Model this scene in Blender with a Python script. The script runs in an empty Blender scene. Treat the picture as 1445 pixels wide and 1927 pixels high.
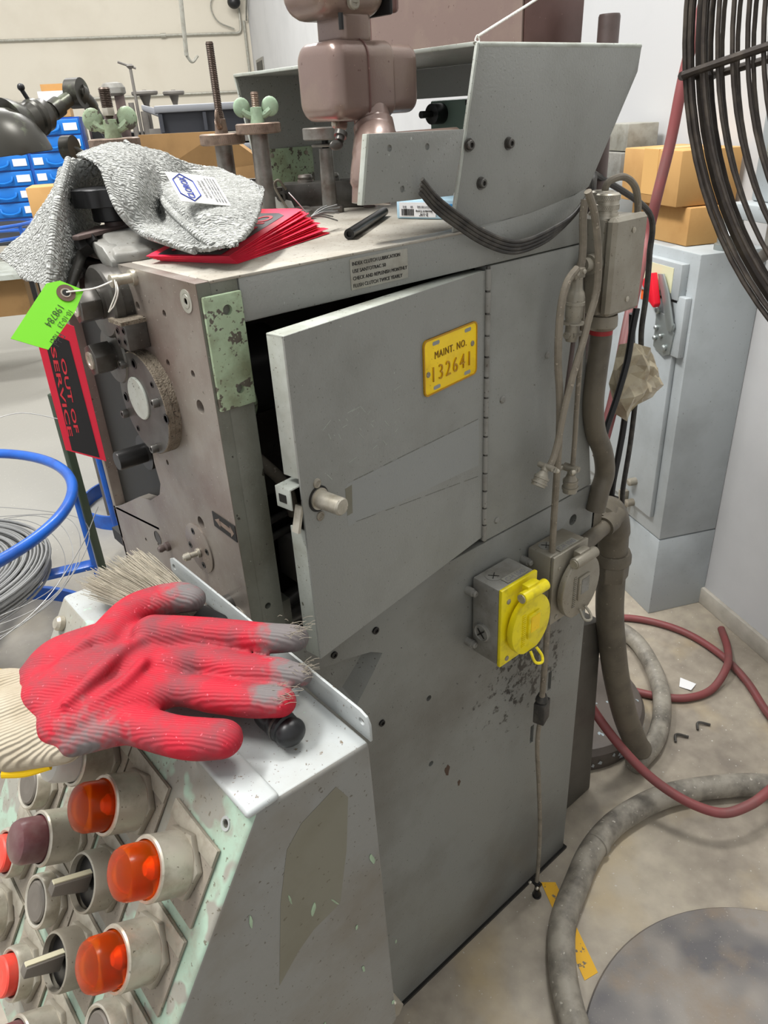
import bpy, bmesh, math, random
from mathutils import Vector, Matrix, Euler
random.seed(7)
SC = bpy.context.scene
COL = SC.collection
# ------------------------------------------------------------------ camera, world, lights, exposure
cam_d = bpy.data.cameras.new('camera'); cam = bpy.data.objects.new('camera', cam_d); COL.objects.link(cam)
cam.location = (-0.27017, -0.5435, 1.3)
cam.rotation_euler = (math.radians(61.50672), math.radians(2.86819), math.radians(-40.92245))
cam_d.sensor_fit = 'VERTICAL'; cam_d.sensor_height = 24.0; cam_d.lens = 24.0*1394.07/1927; cam_d.clip_start = 0.02; cam_d.clip_end = 60
SC.camera = cam
W = bpy.data.worlds.new('world'); SC.world = W; W.use_nodes = True
W.node_tree.nodes['Background'].inputs[0].default_value = (.98, .99, 1.0, 1); W.node_tree.nodes['Background'].inputs[1].default_value = 0.34
def area(name, loc, target, sx, sy, power, col=(1, 1, 1)):
    l = bpy.data.lights.new(name, 'AREA'); l.shape = 'RECTANGLE'; l.size = sx; l.size_y = sy; l.energy = power; l.color = col
    o = bpy.data.objects.new(name, l); COL.objects.link(o); o.location = loc
    o.rotation_euler = (Vector(target)-Vector(loc)).to_track_quat('-Z', 'Y').to_euler(); return o
area('ceiling_lamp_near', (-0.9, 0.9, 3.9), (-.1, .1, .5), 2.0, 0.30, 64, (1, .99, .97))
area('ceiling_lamp_right', (1.0, -2.9, 3.1), (.3, 0, .7), 0.35, 2.2, 165, (1, .99, .97))
area('ceiling_lamp_far', (2.6, 4.6, 4.5), (2.6, 5.0, 0), 3.0, 0.5, 80, (1, .99, .96))
area('floor_fill_lamp', (1.7, -.1, 3.8), (1.2, .1, 0), 0.35, 2.0, 60, (1, .99, .96))  # added overhead fill that brightens the floor on the right
area('ceiling_lamp_left', (-1.2, 3.2, 4.3), (1.5, 9, 2.2), 3.0, 0.5, 84, (1, .99, .96))
SC.view_settings.view_transform = 'Standard'; SC.view_settings.look = 'None'; SC.view_settings.exposure = 1.38; SC.view_settings.gamma = 1.0
SC.view_settings.use_curve_mapping = False
D = {
 'hood_side': [(0.318,0.0,1.3495),(0.5839,0.0,1.3482),(0.5805,0.0,1.3234),(0.5042,0.0,1.2112),(0.4037,0.0,1.1964),(0.2837,0.0,1.1991)],
 'hood_bolts': [(0.3627,0.0,1.2644),(0.3229,0.0,1.2315),(0.3037,0.0,1.2666)],
 'tab': [(0.1788,-0.002,1.2829),(0.2972,-0.002,1.2804),(0.2826,-0.002,1.2244),(0.1683,-0.002,1.2276)],
 'tab_holes': [(0.2032,-0.004,1.2704),(0.2487,-0.004,1.2688),(0.2165,-0.004,1.2363)],
 'hood_left': [(0.3168,0.43,1.3444),(0.346,0.43,1.179),(0.3312,0.43,1.2818)],
 'hood_green': [(0.3495,0.428,1.2591),(0.4251,0.428,1.2617),(0.4335,0.428,1.1693),(0.3471,0.428,1.1646)],
 'hood_greenh': [(0.3533,0.426,1.2462),(0.4161,0.426,1.2464)],
 'mauve_box': [(0.5007,0.1,1.3642),(0.6064,0.1,1.3652),(0.608,0.1,1.4025)],
 'mauve_box_l': [(0.5,0.3253,1.381)],
 'pipe': [(0.6023,0.06,1.3866),(0.6055,0.06,1.367),(0.6046,0.06,1.2075)],
 'mv': [(0.1469,0.04,1.3517),(0.1854,0.04,1.3248),(0.2182,0.04,1.3242),(0.2517,0.04,1.3236),(0.2851,0.04,1.3231),(0.1902,0.04,1.3551),(0.184,0.04,1.2932),(0.1926,0.04,1.289),(0.2051,0.04,1.3802),(0.1751,0.04,1.3814),(0.2477,0.04,1.3838),(0.1942,0.04,1.3672),(0.2295,0.04,1.3679)],
 'mv_l': [(0.19,0.1018,1.349),(0.19,0.0995,1.3001)],
 'mauve_arm': [(0.2289,0.05,1.2883),(0.2316,0.05,1.2816),(0.2275,0.05,1.2707),(0.2227,0.05,1.2507)],
 'strap': [(0.2294,-0.012,1.238),(0.2492,-0.012,1.2203),(0.2788,-0.012,1.2019),(0.3114,-0.012,1.184),(0.3481,-0.012,1.1698),(0.378,-0.012,1.1662),(0.4177,-0.012,1.1717),(0.4539,-0.012,1.1838),(0.4772,-0.012,1.1988),(0.4859,-0.012,1.2078)],
 'cable_a': [(0.4677,-0.022,1.2029),(0.4663,-0.022,1.184),(0.47,-0.022,1.1555),(0.4696,-0.022,1.1353),(0.4649,-0.022,1.1243)],
 'conn_a': [(0.4529,-0.03,1.1329),(0.4539,-0.03,1.1004),(0.4518,-0.03,1.0765),(0.4497,-0.03,1.0596)],
 'cable_b': [(0.4388,-0.045,1.2146),(0.4532,-0.045,1.1922),(0.4631,-0.045,1.1639),(0.4694,-0.045,1.1348),(0.4696,-0.045,1.1055),(0.4593,-0.045,1.0773),(0.4522,-0.045,1.0542),(0.4382,-0.045,1.0195),(0.4246,-0.045,0.9772),(0.4163,-0.045,0.9388),(0.4063,-0.045,0.914),(0.3906,-0.045,0.9066)],
 'plug_b': [(0.3963,-0.045,0.9117),(0.3818,-0.045,0.8904)],
 'cable_c': [(0.4439,-0.035,1.1348),(0.428,-0.035,1.1231),(0.4198,-0.035,1.1014),(0.418,-0.035,1.0721),(0.4198,-0.035,1.0346),(0.4269,-0.035,0.9941),(0.4311,-0.035,0.9522),(0.4322,-0.035,0.9093),(0.4323,-0.035,0.8648),(0.4328,-0.035,0.8019),(0.4341,-0.035,0.7517),(0.4367,-0.035,0.6982),(0.4343,-0.035,0.6445),(0.4345,-0.035,0.5867),(0.4329,-0.035,0.5164)],
 'cable_c2': [(0.4426,-0.028,0.4732),(0.4386,-0.028,0.4086),(0.4507,-0.028,0.3033),(0.4625,-0.028,0.1885),(0.4657,-0.028,0.0711),(0.4639,-0.028,0.0351)],
 'inline': [(0.4369,-0.032,0.514),(0.4389,-0.032,0.4564)],
 'plug_end': [(0.4649,-0.028,0.0417),(0.4707,-0.028,-0.0345)],
 'cable_d': [(0.4652,-0.03,1.0983),(0.4696,-0.03,1.0477),(0.4704,-0.03,1.0083),(0.4709,-0.03,0.9602),(0.472,-0.03,0.9242),(0.4719,-0.03,0.887),(0.469,-0.03,0.8728)],
 'plug_d': [(0.4693,-0.03,0.8803),(0.4699,-0.03,0.8453)],
 'cable_e': [(0.4612,-0.025,1.0538),(0.4588,-0.025,1.0299),(0.4552,-0.025,0.9977),(0.4528,-0.025,0.9711)],
 'cable_f': [(0.4363,-0.05,1.2089),(0.4412,-0.05,1.1725),(0.4479,-0.05,1.1386),(0.4495,-0.05,1.127)],
 'jb': [(0.5118,-0.035,1.1783),(0.5795,-0.035,1.1763),(0.5829,-0.035,1.0665),(0.52,-0.035,1.0656),(0.4723,-0.035,1.1851),(0.4806,-0.035,1.0778)],
 'jbs': [(0.5492,-0.037,1.1618),(0.55,-0.037,1.082)],
 'knurl': [(0.5294,-0.005,1.1803),(0.524,-0.005,1.2022),(0.5625,-0.005,1.1825),(0.5561,-0.005,1.2008)],
 'conduit': [(0.5379,-0.01,1.0562),(0.5398,-0.01,1.0288),(0.5367,-0.01,0.9877),(0.5359,-0.01,0.9442),(0.5466,-0.01,0.9031),(0.5697,-0.01,0.864),(0.5805,-0.01,0.8272),(0.5717,-0.01,0.8005),(0.5654,-0.01,0.7724)],
 'loop1': [(0.5421,0.0,1.2002),(0.5647,0.0,1.2067),(0.5939,0.0,1.1993),(0.6167,0.0,1.1837),(0.6293,0.0,1.1688)],
 'loop2': [(0.6178,0.03,1.1948),(0.6407,0.03,1.1988),(0.6636,0.03,1.1872),(0.6829,0.03,1.1611)],
 'wire1': [(0.7366,0.06,1.1548),(0.7508,0.06,1.0954),(0.7542,0.06,1.034),(0.7526,0.06,0.9863),(0.7603,0.06,0.9346),(0.7594,0.06,0.8647),(0.7584,0.06,0.7906),(0.7523,0.06,0.714),(0.7528,0.06,0.6303),(0.7599,0.06,0.5608)],
 'wire2': [(0.7159,0.05,1.0269),(0.7108,0.05,0.9968),(0.7058,0.05,0.9496),(0.6875,0.05,0.8957),(0.6672,0.05,0.8497),(0.6612,0.05,0.8159)],
 'wire3': [(0.739,0.07,1.0117),(0.7458,0.07,0.9614),(0.7467,0.07,0.9187),(0.7498,0.07,0.8375),(0.7444,0.07,0.7826),(0.7371,0.07,0.7362),(0.7351,0.07,0.7017)],
 'wire4': [(0.692,0.05,1.0239),(0.6897,0.05,0.9776),(0.686,0.05,0.9046),(0.6657,0.05,0.8589)],
 'plug_w': [(0.7351,0.07,0.7017),(0.7392,0.07,0.648)],
 'plug_x': [(0.7414,0.05,0.5626),(0.743,0.05,0.5044)],
 'bag': [(0.7167,0.06,0.9738),(0.7549,0.06,0.9612),(0.7852,0.06,0.9373),(0.7796,0.06,0.9214),(0.8169,0.06,0.8854),(0.7732,0.06,0.8717),(0.7427,0.06,0.8738),(0.7276,0.06,0.8512),(0.7036,0.06,0.8889),(0.7047,0.06,0.9312)],
 'red_up': [(1.1739,0.25,1.4831),(1.1362,0.25,1.3914),(1.1154,0.25,1.3203),(1.0993,0.25,1.225),(1.0746,0.25,1.1342),(1.0541,0.25,1.0481),(0.9178,0.18,0.9883),(0.8223,0.13,0.9334),(0.7633,0.1,0.8722),(0.7145,0.08,0.8269),(0.685,0.07,0.7928)],
 'ry_wall': [(0.3222,0.0,0.756),(0.3237,0.0,0.635),(0.3154,0.0,0.7325),(0.3159,0.0,0.6803)],
 'ry_cov': [(0.3044,-0.06,0.7745),(0.3792,-0.06,0.7637),(0.3847,-0.06,0.6535),(0.3106,-0.06,0.6667)],
 'ry_cov2': [(0.3162,-0.05,0.7637),(0.3927,-0.05,0.7526),(0.3982,-0.05,0.6401),(0.3226,-0.05,0.6536),(0.2686,-0.05,0.8025)],
 'rg_cov': [(0.4228,-0.05,0.7619),(0.5041,-0.05,0.7596),(0.5091,-0.05,0.6604),(0.4319,-0.05,0.6558),(0.3722,-0.05,0.7984)],
 'rg_cov2': [(0.4087,-0.06,0.7728),(0.4884,-0.06,0.7705),(0.4933,-0.06,0.6734),(0.4176,-0.06,0.6689),(0.3592,-0.06,0.8086)],
 'holes_base': [(0.5263,0.0,0.7683),(0.5005,0.0,0.4894),(0.4855,0.0,0.4765),(0.4603,0.0,0.3841),(0.491,0.0,0.377),(0.2341,0.0,0.6164),(0.2347,0.0,0.4956),(0.3645,0.0,0.9948),(0.3659,0.0,0.8274),(0.4433,0.0,1.03)],
 'bolts_base': [(0.1526,0.0,0.7724),(0.1525,0.0,0.6284),(0.092,0.0,0.7714)],
 'stains': [(0.2829,0.0,0.4122),(0.3108,0.0,0.3287)],
 'hose_front': [(1.0892,-0.3315,0.022),(0.9971,-0.2072,0.022),(0.9201,-0.138,0.022),(0.8191,-0.0764,0.022),(0.7019,-0.0467,0.022),(0.6077,-0.0501,0.022),(0.52,-0.075,0.022),(0.4501,-0.1072,0.022),(0.3902,-0.1522,0.022),(0.3498,-0.195,0.022),(0.3187,-0.2399,0.022)],
 'hose_back': [(1.2115,0.3679,0.022),(1.2352,0.3242,0.022),(1.2218,0.2495,0.022),(1.1664,0.168,0.022),(1.0963,0.0989,0.022),(1.0184,0.0493,0.022),(0.9412,0.02,0.022),(0.88,0.0138,0.022),(0.8472,0.0139,0.022)],
 'flex': [(0.7077,0.03,0.5089),(0.7298,0.03,0.4259),(0.7601,0.03,0.3189),(0.7928,0.03,0.2156),(0.8379,0.03,0.0956),(0.8954,0.03,-0.0101)],
 'elbow': [(0.6309,0.03,0.6932),(0.6666,0.03,0.6683),(0.6885,0.03,0.6068),(0.6996,0.03,0.5581),(0.7087,0.03,0.5026)],
 'stub': [(0.5753,0.0,0.689),(0.6205,0.0,0.6827)],
 'red1': [(0.6121,0.03,0.4061),(0.6616,0.03,0.3276)],
 'red_a': [(0.7237,0.1134,0.3),(0.7418,0.0853,0.24),(0.7531,0.0366,0.18),(0.7632,-0.0241,0.13),(0.7739,-0.0806,0.1),(0.7887,-0.1423,0.085),(0.8162,-0.1932,0.08),(0.8609,-0.2213,0.09),(0.9072,-0.2335,0.1),(0.9923,-0.2417,0.1),(1.1038,-0.2255,0.05)],
 'red_b': [(1.1287,-0.2101,0.02),(1.219,-0.1049,0.02),(1.2904,-0.0196,0.02),(1.3403,0.0748,0.02),(1.3591,0.1821,0.02),(1.3352,0.2799,0.02),(1.284,0.3481,0.02),(1.1924,0.3803,0.02)],
 'red_c': [(1.442,0.1233,0.02),(1.375,0.0712,0.02),(1.2873,0.0305,0.02),(1.2003,0.0222,0.02),(1.1276,0.0509,0.02),(1.0817,0.1084,0.02),(1.0527,0.1708,0.02)],
 'black_line': [(1.2146,0.4436,0.006),(1.2234,0.4101,0.006),(1.2294,0.3526,0.006)],
 'scrap': [(1.1957,0.1011,0.002),(1.2022,0.0619,0.002),(1.1702,0.0581,0.002),(1.1638,0.0857,0.002)],
 'yellow': [(0.4945,-0.0168,0.001),(0.5142,-0.0351,0.001),(0.4325,-0.1867,0.001),(0.4053,-0.1795,0.001)],
 'pod': [(0.4832,0.03,0.5828),(0.6925,0.03,0.4525),(0.6068,0.03,0.2451)],
 'floorbox': [(0.808,0.1658,0.0),(0.9361,0.1722,0.0)],
 'drum': [(0.7178,0.0935,0.0),(0.7999,0.0357,0.0),(0.9317,0.0475,0.0),(1.0865,0.1159,0.0)],
 'greentag': [(-0.055,0.1461,1.1839),(-0.055,0.0894,1.1829),(-0.055,0.2265,1.1711),(-0.055,0.356,1.0976),(-0.055,0.2322,1.1067),(-0.055,0.1052,1.1748),(-0.055,0.1359,1.1748)],
 'pin_s': [(-0.02,0.1197,1.1856)],
 'redtag': [(0.02,0.3757,1.0972),(0.02,0.3761,0.9163),(0.02,0.5369,0.892),(0.02,0.5342,1.0394),(0.02,0.4724,1.0786)],
 'ring': [(0.1555,1.7146,0.5),(0.2022,1.6243,0.5),(0.2196,1.4576,0.5),(0.196,1.2638,0.5),(0.1367,1.1554,0.5),(0.0394,1.0774,0.5),(-0.0389,1.0425,0.5)],
 'tray': [(0.1636,1.3421,0.2),(0.0726,1.4078,0.2),(0.0103,1.5078,0.2),(0.1679,1.8263,0.2)],
 'coil': [(0.116,1.8536,0.22),(0.1541,1.7647,0.22),(0.1677,1.6333,0.22),(0.1348,1.4547,0.22),(0.0733,1.3297,0.22),(-0.0009,1.2691,0.22),(-0.0625,1.2366,0.22)],
 'barlow': [(-0.0454,1.4826,0.03),(0.0596,1.4303,0.03),(0.036,1.3693,0.03),(-0.0602,1.4313,0.03)],
 'post': [(0.3281,1.6793,0.0)],
 'ring2': [(0.4274,1.9563,0.0)],
 'ring2b': [(0.4472,1.8332,0.25)],
 'brush': [(-0.0949,-0.2203,0.95),(-0.0911,-0.1858,0.95),(-0.0762,-0.0773,0.95),(-0.0924,-0.0853,0.95),(-0.0677,-0.0707,0.95),(-0.132,0.0481,0.95),(-0.1133,0.0592,0.95),(-0.0936,0.0645,0.95),(-0.079,0.0627,0.95),(-0.0662,0.0563,0.95),(-0.138,0.0204,0.95)],
 'rods': [(0.2641,0.2984,1.189),(0.3354,0.264,1.189)],
 'rodtops': [(0.2564,0.298,1.3264),(0.2607,0.298,1.3085),(0.2556,0.298,1.285)],
 'rodD': [(0.3255,0.264,1.2853),(0.3278,0.264,1.2709),(0.3304,0.264,1.2794)],
 'cards': [(0.0371,0.1249,1.189),(0.0665,0.0473,1.189),(0.2953,0.2568,1.189),(0.2622,0.2812,1.189)],
 'cards2': [(0.2199,0.1174,1.189),(0.069,0.0435,1.189),(0.2651,0.1972,1.189)],
 'pen': [(0.2039,0.0628,1.195),(0.3496,0.177,1.195)],
 'bluebox': [(0.3331,0.1398,1.189),(0.3556,0.0762,1.189)],
 'console_left': [(-0.1445,0.0842,0.92),(-0.127,0.081,0.92)],
 'scr_l': [(-0.15,0.096,0.8999)],
 'tw1a': [(0.0332,0.2822,1.2757),(0.0648,0.2809,1.2833),(0.0882,0.2819,1.2838),(0.1223,0.2771,1.2726),(0.1545,0.2716,1.2589),(0.1907,0.2626,1.2487),(0.1533,0.1249,1.24)],
 'tw1b': [(0.0257,0.2423,1.2745),(0.0507,0.2325,1.2784),(0.0704,0.2238,1.2696),(0.1038,0.2407,1.2546),(0.1373,0.2456,1.2414),(0.131,0.1636,1.237),(0.1398,0.11,1.231)],
 'tw1c': [(0.0253,0.2209,1.2711),(0.0403,0.2037,1.2637),(0.0526,0.1867,1.2484),(0.0864,0.2142,1.2336),(0.0638,0.1179,1.234),(0.0778,0.0751,1.228),(0.1045,0.065,1.222)],
 'tw1d': [(0.0276,0.209,1.2665),(0.0311,0.1851,1.2495),(0.0438,0.1726,1.2304),(0.0781,0.2051,1.2151),(0.0501,0.1005,1.221),(0.0551,0.0545,1.2165),(0.0741,0.0345,1.2155)],
 'tw1e': [(0.0272,0.1982,1.2617),(0.022,0.1714,1.2355),(0.0327,0.1593,1.2148),(0.0267,0.1014,1.212),(0.0369,0.071,1.2065),(0.0417,0.0388,1.2085),(0.0481,0.0094,1.2125)],
 'tw1f': [(0.0278,0.1979,1.2603),(0.0223,0.1711,1.2328),(0.0331,0.1589,1.2129),(0.0295,0.1011,1.209),(0.034,0.0587,1.2045),(0.0357,0.032,1.207),(0.0465,0.0105,1.211)],
 'tw2a': [(0.0266,0.3054,1.2633),(0.0192,0.2763,1.2672),(0.0175,0.2559,1.2732),(0.0212,0.2439,1.2748),(0.0316,0.2399,1.2704),(0.0511,0.2533,1.2621)],
 'tw2b': [(0.0092,0.3098,1.2386),(-0.002,0.261,1.2426),(-0.014,0.2125,1.247),(0.0086,0.2467,1.2411),(0.0355,0.2791,1.2347),(0.0559,0.2921,1.2268)],
 'tw2c': [(-0.0117,0.335,1.2111),(-0.0187,0.254,1.2197),(-0.0304,0.1949,1.2248),(-0.0159,0.2105,1.2174),(0.0132,0.2526,1.2084),(0.0371,0.2752,1.2012)],
 'tw2d': [(-0.0316,0.349,1.1929),(-0.0331,0.2658,1.1935),(-0.0442,0.1806,1.2004),(-0.031,0.1915,1.1951),(-0.0082,0.2251,1.1861),(0.0101,0.2497,1.1784)],
 'tw2e': [(-0.0447,0.3511,1.1826),(-0.0471,0.2767,1.169),(-0.0551,0.1745,1.1741),(-0.0451,0.1813,1.1701),(-0.0286,0.1969,1.1677),(-0.0089,0.2231,1.1713)],
 'tw_label': [(0.0452,0.1102,1.2437),(0.0908,0.1351,1.2536),(0.0875,0.1065,1.2325),(0.0422,0.0814,1.2214)],
 'gtag': [(-0.0632,0.1159,1.1888),(-0.0478,0.1092,1.1791),(-0.0625,0.1005,1.1648),(-0.0957,0.0842,1.1435),(-0.1189,0.0931,1.1561),(-0.0747,0.1189,1.1861),(-0.063,0.1098,1.1789)],
 'rtag': [(-0.0514,0.1886,1.1434),(-0.0392,0.1832,1.1358),(-0.0303,0.2181,0.9805),(-0.0625,0.2356,1.0008),(-0.0726,0.1999,1.1198),(-0.0663,0.1919,1.1385)],
 'rtagp': [(-0.0689,0.1928,1.1167),(-0.0573,0.1863,1.1255),(-0.0478,0.1855,1.1205),(-0.0375,0.2166,0.9852),(-0.0597,0.2284,0.9986)],
 'rtagt': [(-0.0661,0.1873,1.1192),(-0.0539,0.1841,1.1206),(-0.05,0.2198,0.9977),(-0.06,0.2252,1.0043)],
 'strings': [(-0.0629,0.1098,1.1791),(-0.0496,0.0998,1.1832),(-0.0281,0.1039,1.1891),(-0.0245,0.1077,1.1877),(-0.0248,0.1016,1.1832),(-0.0383,0.0939,1.1733),(-0.0459,0.0955,1.1678)],
 'knob': [(0.0287,0.2402,1.2538),(0.0319,0.2373,1.2319),(0.0334,0.2355,1.2185),(-0.0067,0.2084,1.2272),(0.0539,0.2279,1.2251),(0.0277,0.2153,1.2116)],
 'rodA': [(0.0923,0.3124,1.3322),(0.0905,0.3136,1.2854),(0.091,0.3135,1.2955),(0.09,0.3138,1.2829)],
 'rodB': [(0.2351,0.3394,1.3749),(0.2356,0.3423,1.2941),(0.2367,0.3414,1.2787),(0.2429,0.3359,1.2384)],
 'lamp': [(0.1453,0.8978,1.2946),(0.1778,0.8881,1.3005),(0.2272,0.9243,1.3268),(0.2492,0.9165,1.3353),(0.288,0.9554,1.3419),(0.3062,0.9483,1.3493),(0.3498,0.9853,1.3283),(0.2334,0.975,1.2763),(0.2933,0.9741,1.2389)],
 'bgA': [(0.4849,1.9374,1.1127),(0.6374,1.8915,1.2161),(0.6517,1.9939,1.3439),(0.6514,1.9921,1.406)],
 'crate': [(0.6954,1.4331,1.3304),(0.8942,1.3228,1.3373),(0.6884,1.4366,1.2892)],
 'cableedge': [(2.0952,3.8236,1.8775),(2.0942,3.8504,1.6215)],
 'stain': [(0.0367,0.4009,1.4182)],
 'camw': [(4.4493,7.0579,2.2727)],
 'fanh': [(0.2914,-0.3323,1.3076)],
 'gl_palm': [(-0.2161,-0.0914,0.958),(-0.1942,-0.0909,0.958),(-0.1657,-0.0957,0.958),(-0.1301,-0.0979,0.958),(-0.1924,-0.0536,0.958),(-0.1573,-0.0449,0.958),(-0.1278,-0.046,0.958),(-0.127,-0.1255,0.958),(-0.2099,-0.1245,0.958),(-0.1829,-0.1372,0.958),(-0.1505,-0.1405,0.958),(-0.2088,-0.0692,0.958)],
 'gl_thumb': [(-0.1536,-0.0689,0.962),(-0.1235,-0.0482,0.962),(-0.1018,-0.0499,0.962),(-0.0867,-0.0568,0.962),(-0.0809,-0.0656,0.962)],
 'gl_f1': [(-0.1247,-0.0895,0.965),(-0.1033,-0.1071,0.965),(-0.0839,-0.1279,0.965),(-0.0665,-0.1512,0.965),(-0.0511,-0.1663,0.965)],
 'gl_f2': [(-0.1307,-0.1171,0.96),(-0.1084,-0.1308,0.96),(-0.0935,-0.1575,0.96),(-0.0767,-0.1794,0.96),(-0.0665,-0.1939,0.96)],
 'gl_f3': [(-0.1585,-0.1328,0.958),(-0.1349,-0.1409,0.958),(-0.1187,-0.164,0.958),(-0.103,-0.1864,0.958),(-0.0893,-0.2012,0.958)],
 'gl_f4': [(-0.1827,-0.1261,0.955),(-0.1701,-0.1485,0.955),(-0.1564,-0.1748,0.955),(-0.1454,-0.1898,0.955),(-0.1341,-0.2006,0.955)],
 'gl_cuff': [(-0.2169,-0.0861,0.955),(-0.2281,-0.0825,0.955),(-0.2396,-0.0748,0.955),(-0.2072,-0.0258,0.955),(-0.2405,-0.1344,0.955)],
 'gl_fold': [(-0.2161,-0.1415,0.97),(-0.189,-0.1419,0.97),(-0.1579,-0.1373,0.97),(-0.124,-0.1243,0.97),(-0.1004,-0.1351,0.97)],
}
# ------------------------------------------------------------------ materials
def lin(r, g, b):
    f = lambda v: (v/255/12.92) if v/255 <= .04045 else ((v/255+.055)/1.055)**2.4
    return (f(r), f(g), f(b), 1)
def mat(name, col, rough=.5, metal=0., dirt=None, dirt_s=9., dirt_lo=.45, dirt_hi=.75, chip=None, chip_s=60., chip_t=.70, bump=0., bump_s=120., spec=.5, coat=0., trans=0., ior=1.45, emit=0., wave=None, second=None, speck=None, speck2=None, splat=None, rot=(0, 0, 0)):
    m = bpy.data.materials.new(name); m.use_nodes = True; nt = m.node_tree; N = nt.nodes; L = nt.links; p = N['Principled BSDF']
    tc = N.new('ShaderNodeTexCoord')
    p.inputs['Base Color'].default_value = lin(*col); p.inputs['Roughness'].default_value = rough; p.inputs['Metallic'].default_value = metal
    p.inputs['Specular IOR Level'].default_value = spec; p.inputs['Coat Weight'].default_value = coat; p.inputs['Transmission Weight'].default_value = trans; p.inputs['IOR'].default_value = ior
    last = None
    def mixin(last, c2, fac):
        mx = N.new('ShaderNodeMix'); mx.data_type = 'RGBA'
        if last is None: mx.inputs['A'].default_value = lin(*col)
        else: L.new(last, mx.inputs['A'])
        mx.inputs['B'].default_value = lin(*c2); L.new(fac, mx.inputs['Factor']); return mx.outputs['Result']
    def ramp(src, lo, hi, top=1.):
        r = N.new('ShaderNodeMapRange'); r.inputs['From Min'].default_value = lo; r.inputs['From Max'].default_value = hi; r.inputs['To Max'].default_value = top; L.new(src, r.inputs['Value']); return r.outputs['Result']
    def noise(s, det=6., rg=.6):
        n = N.new('ShaderNodeTexNoise'); n.inputs['Scale'].default_value = s; n.inputs['Detail'].default_value = det; n.inputs['Roughness'].default_value = rg; L.new(tc.outputs['Object'], n.inputs['Vector']); return n.outputs['Fac']
    if second: last = mixin(last, second[0], ramp(noise(second[1], 3), second[2], second[3]))
    if dirt: last = mixin(last, dirt, ramp(noise(dirt_s), dirt_lo, dirt_hi, .85))
    if chip: last = mixin(last, chip, ramp(noise(chip_s, 3, .7), chip_t, chip_t+.02))
    for sp in (speck, speck2):
        if sp: last = mixin(last, sp[0], ramp(noise(sp[1], 2, .5), sp[2], sp[2]+.03, .9))
    if splat:
        vd = N.new('ShaderNodeVectorMath'); vd.operation = 'DISTANCE'; L.new(tc.outputs['Object'], vd.inputs[0]); vd.inputs[1].default_value = splat[0]
        ms = N.new('ShaderNodeMapRange'); ms.inputs['From Min'].default_value = splat[1]; ms.inputs['From Max'].default_value = 0; L.new(vd.outputs['Value'], ms.inputs['Value'])
        mm = N.new('ShaderNodeMath'); mm.operation = 'MULTIPLY_ADD'; L.new(ms.outputs['Result'], mm.inputs[0]); mm.inputs[1].default_value = .22; L.new(noise(splat[3], 5, .65), mm.inputs[2]); last = mixin(last, splat[2], ramp(mm.outputs[0], .66, .72, .85))
    if last is not None: L.new(last, p.inputs['Base Color'])
    if emit: p.inputs['Emission Color'].default_value = lin(*col); p.inputs['Emission Strength'].default_value = emit
    h = None
    if wave:
        w = N.new('ShaderNodeTexWave'); w.inputs['Scale'].default_value = wave[0]; w.bands_direction = wave[1]; w.inputs['Distortion'].default_value = wave[2]; w.inputs['Detail'].default_value = 1; mp = N.new('ShaderNodeMapping'); mp.inputs['Rotation'].default_value = rot; L.new(tc.outputs['Object'], mp.inputs['Vector']); L.new(mp.outputs['Vector'], w.inputs['Vector']); h = w.outputs['Fac']
    if bump:
        b = N.new('ShaderNodeBump'); b.inputs['Strength'].default_value = bump; b.inputs['Distance'].default_value = .002
        L.new(h if h is not None else noise(bump_s, 2), b.inputs['Height']); L.new(b.outputs['Normal'], p.inputs['Normal'])
    return m
M = {}
M['grey'] = mat('grey_machine_paint', (138, 139, 134), .44, dirt=(110, 110, 103), dirt_s=6, dirt_lo=.48, dirt_hi=.80, chip=(70, 67, 60), chip_s=120, chip_t=.70, bump=.2, bump_s=330, speck=((92, 90, 84), 420, .68), speck2=((178, 180, 176), 260, .745))
M['grey_oily'] = mat('oily_grey_green_paint', (112, 114, 104), .36, dirt=(76, 74, 60), dirt_s=9, dirt_lo=.42, dirt_hi=.75, chip=(48, 45, 38), chip_s=90, chip_t=.66, bump=.2, bump_s=260, speck=((150, 152, 140), 300, .72))
M['base'] = mat('grimy_grey_base_paint', (126, 127, 122), .42, dirt=(84, 78, 68), dirt_s=4.5, dirt_lo=.46, dirt_hi=.80, chip=(38, 34, 30), chip_s=85, chip_t=.70, bump=.14, bump_s=300, speck=((70, 64, 56), 330, .68), splat=((.44, 0, .56), .17, (40, 36, 31), 60))
M['top'] = mat('dusty_top_paint', (164, 159, 148), .65, dirt=(128, 120, 106), dirt_s=14, dirt_lo=.42, dirt_hi=.72, bump=.15, bump_s=200, speck=((104, 96, 84), 300, .66))
M['edge'] = mat('light_grey_paint', (170, 174, 166), .42, dirt=(132, 132, 118), dirt_s=22, chip=(95, 92, 80), chip_s=140, chip_t=.68, bump=.12, speck=((110, 108, 94), 350, .68))
M['steel'] = mat('brown_stained_steel', (140, 133, 124), .38, .35, dirt=(104, 84, 76), dirt_s=7, dirt_lo=.42, dirt_hi=.66, bump=.06, bump_s=200, speck=((178, 172, 162), 380, .70), speck2=((78, 68, 60), 200, .71))
M['darksteel'] = mat('dark_oiled_steel', (92, 90, 86), .36, .5, dirt=(60, 55, 50), dirt_s=30, dirt_lo=.4, dirt_hi=.7, speck=((140, 136, 128), 420, .72))
M['castside'] = mat('pitted_cast_iron', (124, 114, 99), .78, .1, dirt=(98, 88, 74), dirt_s=120, dirt_lo=.4, dirt_hi=.62, bump=.9, bump_s=520, speck=((70, 62, 52), 420, .62))
M['blacksteel'] = mat('black_oxide_steel', (44, 43, 42), .34, .5)
M['black'] = mat('black_plastic', (26, 26, 27), .38)
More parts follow.
